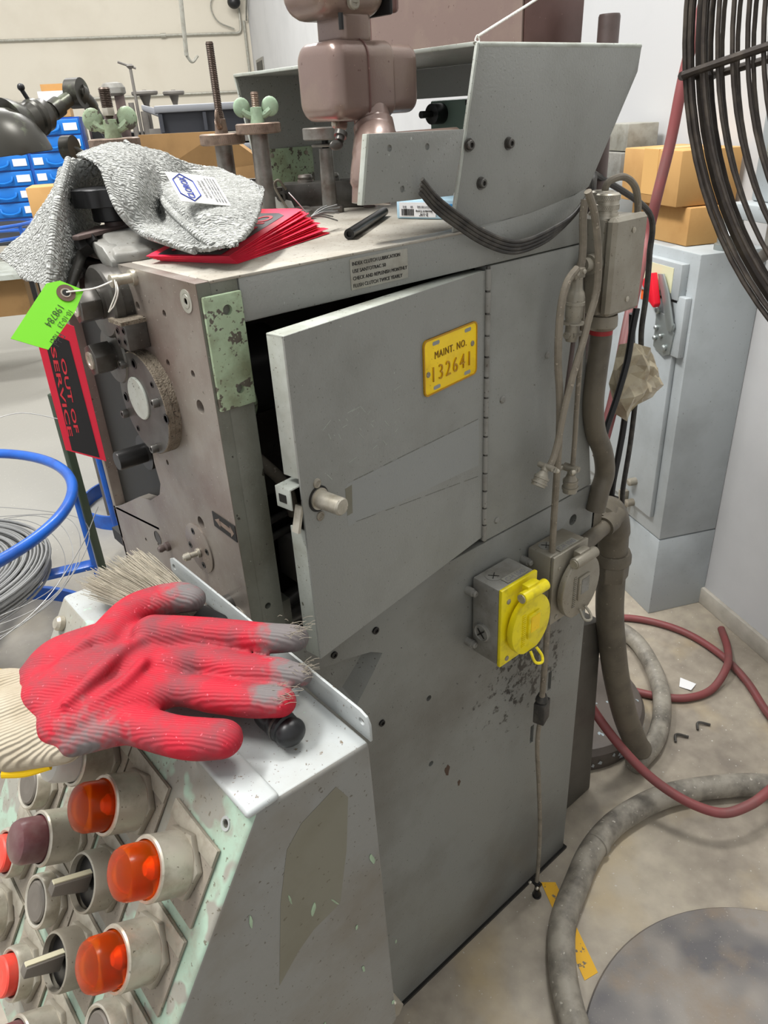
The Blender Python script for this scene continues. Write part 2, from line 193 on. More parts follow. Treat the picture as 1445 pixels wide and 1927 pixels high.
M['rubber'] = mat('black_rubber_cable', (48, 46, 44), .5, dirt=(96, 92, 84), dirt_s=50, dirt_lo=.45, dirt_hi=.8)
M['cable'] = mat('dusty_grey_cable', (128, 120, 106), .62, dirt=(92, 84, 72), dirt_s=50, speck=((160, 150, 134), 200, .66))
M['void'] = mat('shaded_oily_interior', (24, 24, 22), .5)  # near-black: occlusion shade of the oily interior put into the colour
M['green'] = mat('flaking_mint_paint', (152, 170, 140), .45, dirt=(112, 118, 90), dirt_s=30, dirt_lo=.45, dirt_hi=.66, chip=(84, 79, 69), chip_s=70, chip_t=.575, bump=.3, bump_s=160, speck=((100, 98, 80), 260, .64))
M['mint'] = mat('mint_green_paint', (154, 178, 150), .42, dirt=(108, 120, 98), dirt_s=50, chip=(84, 72, 62), chip_s=110, chip_t=.66, bump=.1)
M['nickel'] = mat('dull_nickel', (186, 180, 166), .36, .55, dirt=(140, 132, 114), dirt_s=60, dirt_lo=.45, dirt_hi=.75, speck=((104, 96, 82), 300, .72))
M['dusty_nickel'] = mat('dusty_nickel', (152, 147, 134), .46, .35, dirt=(122, 113, 98), dirt_s=14, dirt_lo=.4, dirt_hi=.7, speck=((98, 89, 76), 330, .69), bump=.1)
M['brass'] = mat('brown_knurled_steel', (140, 122, 108), .42, .55, dirt=(86, 70, 60), dirt_s=120)
M['rod'] = mat('worn_grey_rod', (138, 136, 130), .42, .5, dirt=(92, 76, 66), dirt_s=25, dirt_lo=.45, dirt_hi=.65)
M['thread'] = mat('dark_threaded_steel', (84, 72, 64), .42, .6)
M['yellow_tag'] = mat('yellow_enamel', (246, 208, 10), .38, dirt=(214, 168, 12), dirt_s=30, dirt_lo=.5, dirt_hi=.8, speck=((150, 116, 20), 300, .72))
M['yellow_rim'] = mat('dark_yellow_edge', (176, 128, 12), .5)
M['yellow'] = mat('yellow_plastic', (232, 214, 24), .38, dirt=(176, 156, 36), dirt_s=60, dirt_lo=.5, dirt_hi=.8)
M['black_ink'] = mat('black_ink', (26, 24, 22), .6)
M['relief_amber'] = mat('embossed_shade_amber', (176, 128, 12), .4)  # relief shading of the embossed yellow digits put in as darker amber
M['ink_brown'] = mat('brown_stamp_ink', (120, 84, 14), .6)
M['plate'] = mat('aluminium_label', (164, 162, 152), .42, .35, dirt=(130, 126, 112), dirt_s=40)
M['mauve'] = mat('mauve_hammer_paint', (126, 106, 98), .30, .3, dirt=(150, 134, 116), dirt_s=8, dirt_lo=.48, dirt_hi=.78, bump=.05, bump_s=500, coat=.2, speck=((100, 78, 72), 240, .72), speck2=((172, 150, 140), 300, .74))
M['mauve_dark'] = mat('dark_mauve_paint', (112, 84, 79), .36, .3, dirt=(86, 62, 56), dirt_s=7, speck=((140, 110, 102), 200, .74))
M['mauve_pipe'] = mat('brown_pipe_paint', (96, 82, 78), .45, dirt=(70, 60, 56), dirt_s=30)
M['red_card'] = mat('fluorescent_red_card', (246, 44, 76), .5)
M['card_black'] = mat('black_card_print', (38, 40, 46), .4)
M['card_red'] = mat('red_card_print', (236, 62, 78), .5)
M['lime'] = mat('lime_green_card', (104, 188, 14), .55)
M['eyelet_brown'] = mat('brown_reinforcement', (84, 60, 48), .6)
M['white_string'] = mat('white_string', (226, 224, 216), .8)
M['towel'] = mat('grey_terry_cloth', (166, 167, 163), 1., dirt=(144, 145, 141), dirt_s=40, bump=.8, spec=.0, wave=(120, 'DIAGONAL', 9.0), speck=((138, 138, 133), 400, .57), speck2=((186, 187, 184), 330, .58))
M['white_label'] = mat('white_satin_label', (226, 226, 220), .6)
M['blue_ink'] = mat('blue_ink', (44, 62, 150), .6)
M['grey_ink'] = mat('grey_ink', (130, 130, 134), .7)
M['glove'] = mat('red_knit_coating', (168, 30, 46), .66, dirt=(104, 62, 66), dirt_s=26, dirt_lo=.42, dirt_hi=.66, bump=.24, wave=(150, 'X', 1.4), spec=.25, rot=(0, 0, -.72), speck=((206, 96, 108), 460, .70))
M['glove_cuff'] = mat('cream_knit_cuff', (168, 158, 140), .9, dirt=(146, 134, 112), dirt_s=30, bump=.5, wave=(120, 'Y', 1.5), spec=.1, rot=(0, 0, .3))
M['glove_hem'] = mat('yellow_hem', (232, 190, 10), .8)
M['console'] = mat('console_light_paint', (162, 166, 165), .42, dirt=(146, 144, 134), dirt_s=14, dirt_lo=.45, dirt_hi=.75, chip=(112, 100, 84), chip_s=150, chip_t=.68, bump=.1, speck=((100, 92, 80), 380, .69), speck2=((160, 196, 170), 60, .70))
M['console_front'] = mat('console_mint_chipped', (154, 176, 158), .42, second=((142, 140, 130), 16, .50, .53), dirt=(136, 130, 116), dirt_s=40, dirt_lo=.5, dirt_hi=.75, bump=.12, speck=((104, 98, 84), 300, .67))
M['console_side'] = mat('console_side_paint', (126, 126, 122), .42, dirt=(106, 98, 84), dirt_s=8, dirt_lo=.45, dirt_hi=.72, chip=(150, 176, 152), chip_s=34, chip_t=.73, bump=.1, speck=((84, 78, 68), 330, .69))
M['residue'] = mat('olive_residue', (116, 114, 101), .5, dirt=(104, 100, 84), dirt_s=14, speck=((90, 84, 70), 200, .68))
M['lightpatch'] = mat('cleaner_paint', (139, 141, 138), .45, bump=.15, bump_s=330, speck=((100, 99, 92), 420, .69))
M['greypatch'] = mat('smudge', (100, 100, 92), .5)
M['legend'] = mat('dusty_legend_plate', (136, 128, 116), .55, .2, dirt=(162, 152, 134), dirt_s=45, speck=((96, 88, 76), 420, .66))
M['legend_strip'] = mat('legend_strip', (158, 152, 138), .5, .2, dirt=(120, 112, 98), dirt_s=90)
M['amber'] = mat('amber_lens', (255, 112, 14), .24, trans=.88, ior=1.25, dirt=(176, 104, 78), dirt_s=14, dirt_lo=.45, dirt_hi=.8)
M['amber_core'] = mat('amber_inner', (206, 84, 20), .4)
M['clear_white'] = mat('white_lens', (206, 204, 196), .25, trans=.25)
M['dark_red_lens'] = mat('dark_red_lens', (86, 44, 48), .3, dirt=(112, 92, 88), dirt_s=30)
M['red_button'] = mat('red_button', (214, 66, 52), .4, dirt=(170, 80, 68), dirt_s=60)
M['dark_button'] = mat('dusty_dark_button', (98, 92, 84), .6)
M['ivory'] = mat('ivory_pointer', (198, 192, 164), .5)
M['bristle'] = mat('grey_bristle', (186, 178, 162), .6, dirt=(150, 142, 126), dirt_s=60)
M['hose'] = mat('worn_grey_conduit', (146, 140, 128), .5, dirt=(78, 73, 66), dirt_s=18, dirt_lo=.42, dirt_hi=.66, bump=.1, speck=((176, 170, 158), 130, .68))
M['flex'] = mat('dirty_flex_conduit', (100, 93, 80), .5, dirt=(66, 60, 52), dirt_s=20, speck=((130, 122, 106), 160, .70))
M['redhose'] = mat('red_air_hose', (128, 66, 66), .5, dirt=(104, 72, 68), dirt_s=14)
M['redtape'] = mat('red_tape', (150, 36, 40), .5)
M['film'] = mat('yellowed_plastic_film', (178, 168, 144), .25, dirt=(132, 116, 92), dirt_s=40)
M['cabinet'] = mat('light_grey_cabinet', (170, 176, 178), .38, dirt=(142, 146, 146), dirt_s=5, bump=.03, speck=((124, 126, 124), 160, .72))
M['lever_red'] = mat('red_lever', (216, 22, 44), .35)
M['zinc'] = mat('zinc', (150, 156, 154), .36, .6)
M['cream_label'] = mat('cream_label', (214, 212, 176), .6)
M['orange_label'] = mat('orange_label', (232, 100, 40), .6)
M['cardboard'] = mat('cardboard', (190, 148, 92), .85, dirt=(172, 128, 74), dirt_s=9)
M['tape'] = mat('clear_packing_tape', (214, 170, 108), .3)
M['wall_white'] = mat('white_wall_paint', (194, 194, 194), .75, dirt=(182, 182, 182), dirt_s=2.5, bump=.05)
M['wall_cream'] = mat('cream_wall_paint', (200, 193, 178), .78, dirt=(190, 182, 166), dirt_s=1.8)
M['baseboard'] = mat('scuffed_baseboard', (188, 182, 170), .6, dirt=(140, 134, 122), dirt_s=8)
M['blue'] = mat('blue_gloss_paint', (24, 88, 178), .32, dirt=(30, 66, 140), dirt_s=20, coat=.2)
M['wire'] = mat('galvanised_wire', (150, 150, 148), .42, .5)
M['darkgreen'] = mat('dark_green_paint', (44, 58, 42), .45)
M['binblue'] = mat('blue_plastic_drawer', (22, 112, 196), .4)
M['white'] = mat('white_paper', (226, 226, 226), .7)
M['crate'] = mat('dark_grey_crate', (58, 60, 66), .5)
M['crate_rim'] = mat('grey_crate_rim', (132, 134, 138), .45)
M['wood'] = mat('stained_plywood', (150, 116, 72), .7, dirt=(110, 82, 48), dirt_s=8)
M['bench'] = mat('bench_grey', (116, 112, 106), .5, dirt=(70, 66, 62), dirt_s=8)
M['lampiron'] = mat('dark_olive_iron', (58, 56, 50), .32, .35, dirt=(98, 104, 84), dirt_s=35, dirt_lo=.55, dirt_hi=.7)
M['cloth_dark'] = mat('dark_grey_cloth', (72, 72, 76), .9)
M['fan'] = mat('grimy_fan_wire', (58, 52, 48), .42, .4, dirt=(92, 84, 74), dirt_s=50)
M['fanbase'] = mat('worn_steel_disc', (140, 134, 127), .45, .15, second=((98, 96, 97), 4.2, .46, .60), dirt=(134, 120, 104), dirt_s=11, dirt_lo=.48, dirt_hi=.7, bump=.1, speck=((160, 154, 146), 300, .70))
M['paint_yellow'] = mat('yellow_floor_paint', (222, 170, 26), .5, chip=(110, 100, 84), chip_s=60, chip_t=.60)
M['paper_blue'] = mat('pale_blue_carton', (176, 208, 224), .5)
M['dark_foot'] = mat('dark_cast_foot', (84, 80, 73), .5, dirt=(58, 53, 46), dirt_s=12, speck=((130, 124, 112), 90, .74))
M['tank'] = mat('dark_tank_paint', (92, 84, 78), .42, dirt=(66, 60, 54), dirt_s=9, chip=(150, 164, 170), chip_s=22, chip_t=.66)
M['rust'] = mat('rust_brown', (74, 56, 44), .7)
M['mid_blue'] = mat('mid_blue_print', (40, 130, 190), .5)
M['lug'] = mat('grey_casting_paint', (134, 133, 127), .45, dirt=(94, 88, 78), dirt_s=25, bump=.15, speck=((84, 76, 66), 260, .68))
M['greenmach'] = mat('teal_machine_paint', (112, 132, 122), .45)
def floor_mat():
    m = bpy.data.materials.new('stained_concrete'); m.use_nodes = True; nt = m.node_tree; N = nt.nodes; L = nt.links; p = N['Principled BSDF']; p.inputs['Roughness'].default_value = .42
    tc = N.new('ShaderNodeTexCoord')
    def noise(s, d=6):
        n = N.new('ShaderNodeTexNoise'); n.inputs['Scale'].default_value = s; n.inputs['Detail'].default_value = d; L.new(tc.outputs['Object'], n.inputs['Vector']); return n
    r = N.new('ShaderNodeValToRGB'); r.color_ramp.elements[0].position = .34; r.color_ramp.elements[0].color = lin(126, 117, 106); r.color_ramp.elements[1].position = .68; r.color_ramp.elements[1].color = lin(180, 170, 152)
    nm_ = N.new('ShaderNodeMath'); nm_.operation = 'MULTIPLY_ADD'; L.new(noise(28, 8).outputs['Fac'], nm_.inputs[0]); nm_.inputs[1].default_value = .35; nb_ = N.new('ShaderNodeMath'); nb_.operation = 'MULTIPLY_ADD'; L.new(noise(2.3).outputs['Fac'], nb_.inputs[0]); nb_.inputs[1].default_value = .8; nb_.inputs[2].default_value = -.08; L.new(nb_.outputs[0], nm_.inputs[2]); L.new(nm_.outputs[0], r.inputs['Fac'])
    mx = N.new('ShaderNodeMix'); mx.data_type = 'RGBA'; L.new(r.outputs['Color'], mx.inputs['A']); mx.inputs['B'].default_value = lin(182, 162, 124)
    q = N.new('ShaderNodeMapRange'); q.inputs['From Min'].default_value = .55; q.inputs['From Max'].default_value = .75; q.inputs['To Max'].default_value = .7; L.new(noise(5).outputs['Fac'], q.inputs['Value']); L.new(q.outputs['Result'], mx.inputs['Factor'])
    # bare, paler concrete away from the machine (the aisle)
    sp = N.new('ShaderNodeSeparateXYZ'); L.new(tc.outputs['Object'], sp.inputs[0])
    q2 = N.new('ShaderNodeMapRange'); q2.inputs['From Min'].default_value = .8; q2.inputs['From Max'].default_value = 2.2; L.new(sp.outputs['Y'], q2.inputs['Value'])
    mx2 = N.new('ShaderNodeMix'); mx2.data_type = 'RGBA'; L.new(mx.outputs['Result'], mx2.inputs['A']); mx2.inputs['B'].default_value = lin(150, 148, 141); L.new(q2.outputs['Result'], mx2.inputs['Factor'])
    v = N.new('ShaderNodeTexNoise'); v.inputs['Scale'].default_value = 150; v.inputs['Detail'].default_value = 1; L.new(tc.outputs['Object'], v.inputs['Vector'])
    q3 = N.new('ShaderNodeMapRange'); q3.inputs['From Min'].default_value = .73; q3.inputs['From Max'].default_value = .76; L.new(v.outputs['Fac'], q3.inputs['Value'])
    mx3 = N.new('ShaderNodeMix'); mx3.data_type = 'RGBA'; L.new(mx2.outputs['Result'], mx3.inputs['A']); mx3.inputs['B'].default_value = lin(196, 192, 184); L.new(q3.outputs['Result'], mx3.inputs['Factor'])
    L.new(mx3.outputs['Result'], p.inputs['Base Color'])
    b = N.new('ShaderNodeBump'); b.inputs['Strength'].default_value = .15; b.inputs['Distance'].default_value = .004; L.new(noise(40).outputs['Fac'], b.inputs['Height']); L.new(b.outputs['Normal'], p.inputs['Normal'])
    return m
M['floor'] = floor_mat()
# ------------------------------------------------------------------ geometry helpers
def link(name, bm, m, parent=None, smooth=False, bev=0., seg=2, ang=35.):
    if bev:
        bm.normal_update()
        es = [e for e in bm.edges if len(e.link_faces) == 2 and e.calc_face_angle(0) > math.radians(ang)]
        if es: bmesh.ops.bevel(bm, geom=es, offset=bev, segments=seg, profile=.5, affect='EDGES', clamp_overlap=True)
    me = bpy.data.meshes.new(name); bm.to_mesh(me); bm.free()
    if isinstance(m, (list, tuple)):
        for x in m: me.materials.append(M[x] if isinstance(x, str) else x)
    else: me.materials.append(M[m] if isinstance(m, str) else m)
    if smooth or bev:
        me.polygons.foreach_set('use_smooth', [True]*len(me.polygons))
        try: me.set_sharp_from_angle(angle=math.radians(32))
        except Exception: pass
    o = bpy.data.objects.new(name, me); COL.objects.link(o)
    if parent is not None:
        o.parent = parent
        mw = parent.matrix_world if parent.parent is None else parent.parent.matrix_world @ parent.matrix_basis
        o.matrix_parent_inverse = Matrix.Identity(4)
    return o
def tag(o, label, cat, group=None, kind=None):
    o['label'] = label; o['category'] = cat
    if group: o['group'] = group
    if kind: o['kind'] = kind
    return o
def thing(name, label, cat, group=None, loc=(0, 0, 0)):
    e = bpy.data.objects.new(name, None); e.empty_display_size = .02; COL.objects.link(e); e.location = loc
    return tag(e, label, cat, group)
def B(): return bmesh.new()
def box(bm, x0, x1, y0, y1, z0, z1, mtx=None):
    r = bmesh.ops.create_cube(bm, size=1.)
    for v in r['verts']: v.co = Vector(((x0+x1)/2+v.co.x*(x1-x0), (y0+y1)/2+v.co.y*(y1-y0), (z0+z1)/2+v.co.z*(z1-z0)))
    if mtx: bmesh.ops.transform(bm, matrix=mtx, verts=r['verts'])
    return bm
def prism(bm, pts, vec):
    """closed polygon pts (3D) pushed along vec"""
    vec = Vector(vec); a = [bm.verts.new(Vector(p)) for p in pts]; b = [bm.verts.new(Vector(p)+vec) for p in pts]
    n = len(pts); bm.faces.new(a); bm.faces.new(b[::-1])
    for i in range(n): bm.faces.new((a[i], b[i], b[(i+1) % n], a[(i+1) % n]))
    bmesh.ops.recalc_face_normals(bm, faces=bm.faces[:]); return bm
def frame(d):
    d = Vector(d).normalized(); u = Vector((0, 0, 1)).cross(d)
    if u.length < 1e-4: u = Vector((1, 0, 0))
    u.normalize(); return u, d.cross(u), d
def cyl(bm, p0, p1, r0, r1=None, n=24, phase=0.):
    r1 = r0 if r1 is None else r1; p0 = Vector(p0); p1 = Vector(p1); u, v, d = frame(p1-p0)
    a = []; b = []
    for i in range(n):
        t = 2*math.pi*i/n+phase; w = u*math.cos(t)+v*math.sin(t); a.append(bm.verts.new(p0+w*r0)); b.append(bm.verts.new(p1+w*r1))
    bm.faces.new(a[::-1]); bm.faces.new(b)
    for i in range(n): bm.faces.new((a[i], a[(i+1) % n], b[(i+1) % n], b[i]))
    return bm
def lathe(bm, o, d, prof, n=28, phase=0., cap=True):
    """prof: (height along d, radius)"""
    o = Vector(o); u, v, d = frame(d); rings = []
    for h, r in prof:
        rings.append([bm.verts.new(o+d*h+(u*math.cos(2*math.pi*i/n+phase)+v*math.sin(2*math.pi*i/n+phase))*max(r, 1e-5)) for i in range(n)])
    for a, b in zip(rings, rings[1:]):
        for i in range(n): bm.faces.new((a[i], a[(i+1) % n], b[(i+1) % n], b[i]))
    if cap: bm.faces.new(rings[0][::-1]); bm.faces.new(rings[-1])
    return bm
def spline(pts, sub=8, closed=False):
    P = [Vector(p) for p in pts]; n = len(P); out = []
    for i in range(n if closed else n-1):
        p1 = P[i]; p2 = P[(i+1) % n]; p0 = P[i-1] if (closed or i > 0) else p1*2-p2; p3 = P[(i+2) % n] if (closed or i+2 < n) else p2*2-p1
        for k in range(sub):
            t = k/sub; out.append(.5*((2*p1)+(-p0+p2)*t+(2*p0-5*p1+4*p2-p3)*t*t+(-p0+3*p1-3*p2+p3)*t**3))
    if not closed: out.append(P[-1])
    return out
def tube(bm, pts, r, n=10, closed=False, sub=8, flat=None, smooth=True):
    P = spline(pts, sub, closed) if smooth else [Vector(p) for p in pts]; m = len(P); rings = []; u = None
    for i, p in enumerate(P):
        t = (P[(i+1) % m]-P[i-1]) if closed else (P[min(i+1, m-1)]-P[max(i-1, 0)])
        t.normalize()
        if u is None: u, v, _ = frame(t)
        u = (u-t*u.dot(t)).normalized(); v = t.cross(u)
        rr = r[min(int(i/max(m-1, 1)*(len(r)-1)+.5), len(r)-1)] if isinstance(r, (list, tuple)) else r
        rings.append([bm.verts.new(p+(u*math.cos(2*math.pi*k/n)+v*math.sin(2*math.pi*k/n))*rr) for k in range(n)])
    for a, b in (list(zip(rings, rings[1:]))+([(rings[-1], rings[0])] if closed else [])):
        for i in range(n): bm.faces.new((a[i], a[(i+1) % n], b[(i+1) % n], b[i]))
    if not closed: bm.faces.new(rings[0][::-1]); bm.faces.new(rings[-1])
    return bm
def sphere(bm, c, r, sc=(1, 1, 1), n=20, mtx=None):
    q = bmesh.ops.create_uvsphere(bm, u_segments=n, v_segments=max(n//2, 6), radius=r)
    for v in q['verts']: v.co = Vector((v.co.x*sc[0], v.co.y*sc[1], v.co.z*sc[2]))
    if mtx: bmesh.ops.transform(bm, matrix=mtx, verts=q['verts'])
    for v in q['verts']: v.co += Vector(c)
    return bm
def cut(o, cutter_bm):
    """boolean the cutter out of o for good"""
    me = bpy.data.meshes.new('cut'); bmesh.ops.recalc_face_normals(cutter_bm, faces=cutter_bm.faces[:]); cutter_bm.to_mesh(me); cutter_bm.free()
    c = bpy.data.objects.new('cut', me); COL.objects.link(c)
    md = o.modifiers.new('b', 'BOOLEAN'); md.operation = 'DIFFERENCE'; md.solver = 'EXACT'; md.object = c; md.use_self = True
    dg = bpy.context.evaluated_depsgraph_get(); dg.update(); ev = o.evaluated_get(dg)
    new = bpy.data.meshes.new_from_object(ev); o.modifiers.clear(); old = o.data; o.data = new; bpy.data.meshes.remove(old)
    bpy.data.objects.remove(c); bpy.data.meshes.remove(me)
    o.data.polygons.foreach_set('use_smooth', [True]*len(o.data.polygons))
    try: o.data.set_sharp_from_angle(angle=math.radians(30))
    except Exception: pass
def text(s, origin, u, v, width, height, m, parent, thick=.0004, name='lettering', bold=0.0, spacing=1., align=True):
    """lettering laid from origin along u (reading direction), v up; u, v unit-ish vectors"""
    cu = bpy.data.curves.new('t', 'FONT'); cu.body = s; cu.size = 1; cu.extrude = .01; cu.offset = bold; cu.resolution_u = 3; cu.space_character = spacing; cu.space_line = .95
    t = bpy.data.objects.new('t', cu); COL.objects.link(t); dg = bpy.context.evaluated_depsgraph_get(); me = bpy.data.meshes.new_from_object(t.evaluated_get(dg)); bpy.data.objects.remove(t); bpy.data.curves.remove(cu)
    xs = [q.co.x for q in me.vertices]; ys = [q.co.y for q in me.vertices]; x0, x1, y0, y1 = min(xs), max(xs), min(ys), max(ys)
    u = Vector(u).normalized(); v = Vector(v); v = (v-u*v.dot(u)).normalized(); w = u.cross(v); sx = width/(x1-x0); sy = height/(y1-y0)
    for q in me.vertices:
        a = (q.co.x-x0)*sx; b = (q.co.y-y0)*sy; q.co = Vector(origin)+u*a+v*b+w*(thick if q.co.z > 0 else 0.)
    me.materials.append(M[m]); o = bpy.data.objects.new(name, me); COL.objects.link(o)
    if parent is not None: o.parent = parent
    return o
def socket_screw(bm, p, d, r, h, n=16):
    """cap screw with a hexagon socket in its head"""
    lathe(bm, p, d, [(0, r), (h*.85, r), (h, r*.88), (h, r*.5), (h*.45, r*.48)], n)
"""END HELPERS"""
# ------------------------------------------------------------------ the room
WD = Vector((.42857, .90351, 0)); WN = Vector((.90351, -.42857, 0))      # along the right-hand wall; out through it
CORNER = Vector((5.385, 8.34, 0))
fl = link('floor', box(B(), -4, 9, -4, 11, -.05, 0), 'floor'); fl['kind'] = 'structure'
bm = B(); a = CORNER-WD*13.5; prism(bm, [a, CORNER, CORNER+Vector((0, 0, 4.6)), a+Vector((0, 0, 4.6))], WN*.15)
w = link('wall_right', bm, 'wall_white'); w['kind'] = 'structure'
bm = B(); b = CORNER-WN*9+WD*0; prism(bm, [b, CORNER+WN*.15, CORNER+WN*.15+Vector((0, 0, 4.6)), b+Vector((0, 0, 4.6))], WD*.15)
w = link('wall_left', bm, 'wall_cream'); w['kind'] = 'structure'
bm = B(); a = CORNER-WD*13.4-WN*.012; c = CORNER-WN*.012-WD*.02; prism(bm, [a, c, c+Vector((0, 0, .052)), a+Vector((0, 0, .052))], WN*.0119)
w = link('baseboard_right', bm, 'baseboard', bev=.002); w['kind'] = 'structure'
bm = B(); prism(bm, [Vector(D['yellow'][0]), Vector(D['yellow'][1]), Vector(D['yellow'][2]), Vector(D['yellow'][3])], (0, 0, -.0006))
tag(link('painted_floor_line', bm, 'paint_yellow'), 'worn yellow painted line on the concrete beside the machine', 'floor marking')
# ------------------------------------------------------------------ the machine
mc = thing('index_press', 'tall grey industrial press with a half open side door and a bored steel front plate', 'machine')
XR = .5
# front plate, facing -x
poly = [(0, .60), (0, 1.189), (.146, 1.189), (.150, 1.09), (.158, 1.02), (.1616, .987), (.157, .963), (.166, .947), (.1967, .929), (.2295, .9215), (.3316, .868), (.320, .60)]
fp = link('front_plate', prism(B(), [(0, y, z) for y, z in poly], (.012, 0, 0)), 'steel', mc)
bm = B()
for y, z, r in [(.1082, 1.1818, .0022), (.120, 1.1553, .004), (.0664, 1.1565, .0032), (.1104, 1.1452, .0025), (.0784, 1.1107, .0034), (.0318, 1.1103, .0034), (.0288, 1.0813, .0065), (.0736, .9487, .0065), (.1263, .9978, .0028), (.1711, .9967, .002), (.3246, .8249, .003), (.2402, .8591, .003), (.2034, .8679, .002)]:
    cyl(bm, (-.01, y, z), (.011, y, z), r, n=16)
cut(fp, bm)
bm = B(); lathe(bm, (0, .0198, 1.1732), (-1, 0, 0), [(0, .0095), (.0006, .0095), (.0006, .0062), (.0004, .0062), (.0004, .0058), (.0009, .0056), (.0009, .0028), (-.003, .0026)], 24)
link('cap_screw', bm, 'plate', mc, True)
# round bearing flange
fg = link('bearing_flange', lathe(B(), (0, .122, 1.065), (-1, 0, 0), [(0, .050), (.0062, .050), (.0064, .0495), (.0068, .0495), (.007, .050), (.0128, .050), (.0135, .0492)], 64), ['castside'], mc, True)
fg.data.materials.append(M['darksteel'])
for p in fg.data.polygons:
    if abs(p.normal.x) > .9 and p.center.x < -.013: p.material_index = 1
link('flange_cap', lathe(B(), (-.0135, .129, 1.069), (-1, 0, 0), [(0, .021), (.0012, .021), (.0018, .0202)], 40), 'edge', fg, True)
for y, z in [(.1444, 1.1002), (.0861, 1.0755), (.1684, 1.0441), (.1117, 1.0225)]:
    bm = B(); socket_screw(bm, (-.0135, y, z), (-1, 0, 0), .0043, .006); link('socket_screw', bm, 'darksteel', fg, True)
for y, z, r in [(.1236, 1.104, .005), (.1628, 1.0623, .005), (.0749, 1.062, .005), (.0914, 1.091, .003), (.1488, 1.0327, .003)]:
    bm = B(); lathe(bm, (-.0135, y, z), (-1, 0, 0), [(0, r), (.0005, r), (.0005, r*.7), (-.001, r*.66)], 20); link('screw_hole', bm, 'blacksteel', fg, True)
# recessed side casting, ledge, outer cover
link('recess_panel', box(B(), .03, .036, .15, .322, .87, 1.15), 'steel', mc)
link('cast_ledge', prism(B(), [(.0, .19, .893), (.0, .3316, .870), (.03, .3316, .870), (.03, .16, .897)], (0, 0, .003)), 'lug', mc)
link('side_cover', box(B(), .0, .40, .3225, .3325, .6, 1.17), 'steel', mc, bev=.002)
link('recess_top', box(B(), .0, .036, .15, .322, 1.15, 1.16), 'darksteel', mc)
# spindles with discs and hexagon nuts
def spindle(y, z, x_disc, r, x_tip, extra=.0):
    s = link('spindle_disc', lathe(B(), (0.0, y, z), (-1, 0, 0), [(0, r*.93), (-x_disc*.45, r*.93), (-x_disc*.5, r), (-x_disc-.002, r), (-x_disc, r*.94), (-x_disc, r*.45), (-x_disc+.003, r*.45)], 48), 'darksteel', mc, True)
    bm = B(); cyl(bm, (x_disc-.003, y, z), (x_tip+.001, y, z), .0158, .0158, 6, .35); link('hex_nut', bm, 'darksteel', s, bev=.0008)
    bm = B(); lathe(bm, (x_tip+.001, y, z), (-1, 0, 0), [(0, .0085), (.0016, .0085), (.0018, .0052), (.0008, .0046)], 20); link('shaft_end', bm, 'nickel', s, True)
spindle(.157, 1.157, -.020, .0330, -.043)
spindle(.168, 1.104, -.015, .0285, -.038)
bm = B(); lathe(bm, (0.03, .205, .982), (-1, 0, 0), [(0, .020), (.022, .020), (.022, .0105), (.052, .0105), (.0535, .0098)], 32); cyl(bm, (.0, .205, .982), (.0, .205, .982001), .001)
link('lower_spindle', bm, 'blacksteel', mc, True)
bm = B(); box(bm, -.021, .0, .107, .1335, 1.120, 1.146); blk = link('clamp_block', bm, 'darksteel', mc, bev=.0015)
bm = B(); box(bm, -.0240, 0, .1065, .1345, 1.1435, 1.1470); link('block_top', bm, 'castside', blk)
for y, z in [(.112, 1.138), (.126, 1.136), (.113, 1.128), (.127, 1.126)]:
    bm = B(); lathe(bm, (-.021, y, z), (-1, 0, 0), [(0, .0032), (.0004, .0032), (.0004, .002), (-.001, .002)], 14); link('block_screw', bm, 'blacksteel', blk, True)
bm = B(); lathe(bm, (-.0, .1135, 1.1815), (-1, 0, 0), [(0, .007), (.004, .007), (.004, .0045), (.016, .0045), (.016, .0055), (.022, .0055), (.0225, .0035)], 20); link('stop_pin', bm, 'nickel', mc, True)
# small round cover, grease nipple, plug, arrow plate
bm = B(); lathe(bm, (0, .088, .913), (-1, 0, 0), [(0, .0275), (.0012, .0275), (.0016, .0268)], 40); sc_ = link('round_cover', bm, 'steel', mc, True)
for a in (.3, 1.75, 3.4, 4.9):
    bm = B(); lathe(bm, (-.0016, .088+.019*math.sin(a), .913+.019*math.cos(a)), (-1, 0, 0), [(0, .0036), (.0004, .0036), (.0004, .0018), (-.001, .0018)], 14); link('cover_screw', bm, 'blacksteel', sc_, True)
bm = B(); lathe(bm, (-.0016, .088, .908), (-1, .1, 0), [(0, .0052), (.003, .0052), (.003, .003), (.010, .003), (.011, .0045), (.016, .004), (.018, .002)], 16); link('grease_nipple', bm, 'nickel', sc_, True)
bm = B(); lathe(bm, (0, .1713, .8801), (-1, 0, 0), [(0, .0055), (.004, .0055), (.006, .0035), (.010, .0042), (.013, .003)], 12); link('drain_plug', bm, 'mauve_pipe', mc, True)
bm = B(); lathe(bm, (0, .2, .879), (-1, 0, 0), [(0, .0085), (.0005, .0085), (.0005, .0078), (.0001, .0078)], 24); link('blanking_ring', bm, 'darksteel', mc, True)
ar = link('arrow_plate', prism(B(), [(-.0008, .0425, .9735), (-.0008, .0008, .9735), (-.0008, .0008, .9560), (-.0008, .0425, .9575)], (.0007, 0, 0)), 'black_ink', mc)
bm = B(); prism(bm, [(-.0011, .0385, .966), (-.0011, .029, .9705), (-.0011, .029, .968), (-.0011, .010, .967), (-.0011, .010, .970), (-.0011, .004, .964), (-.0011, .010, .958), (-.0011, .010, .962), (-.0011, .029, .9635), (-.0011, .029, .961)], (.0003, 0, 0)); link('arrow', bm, 'brass', ar)
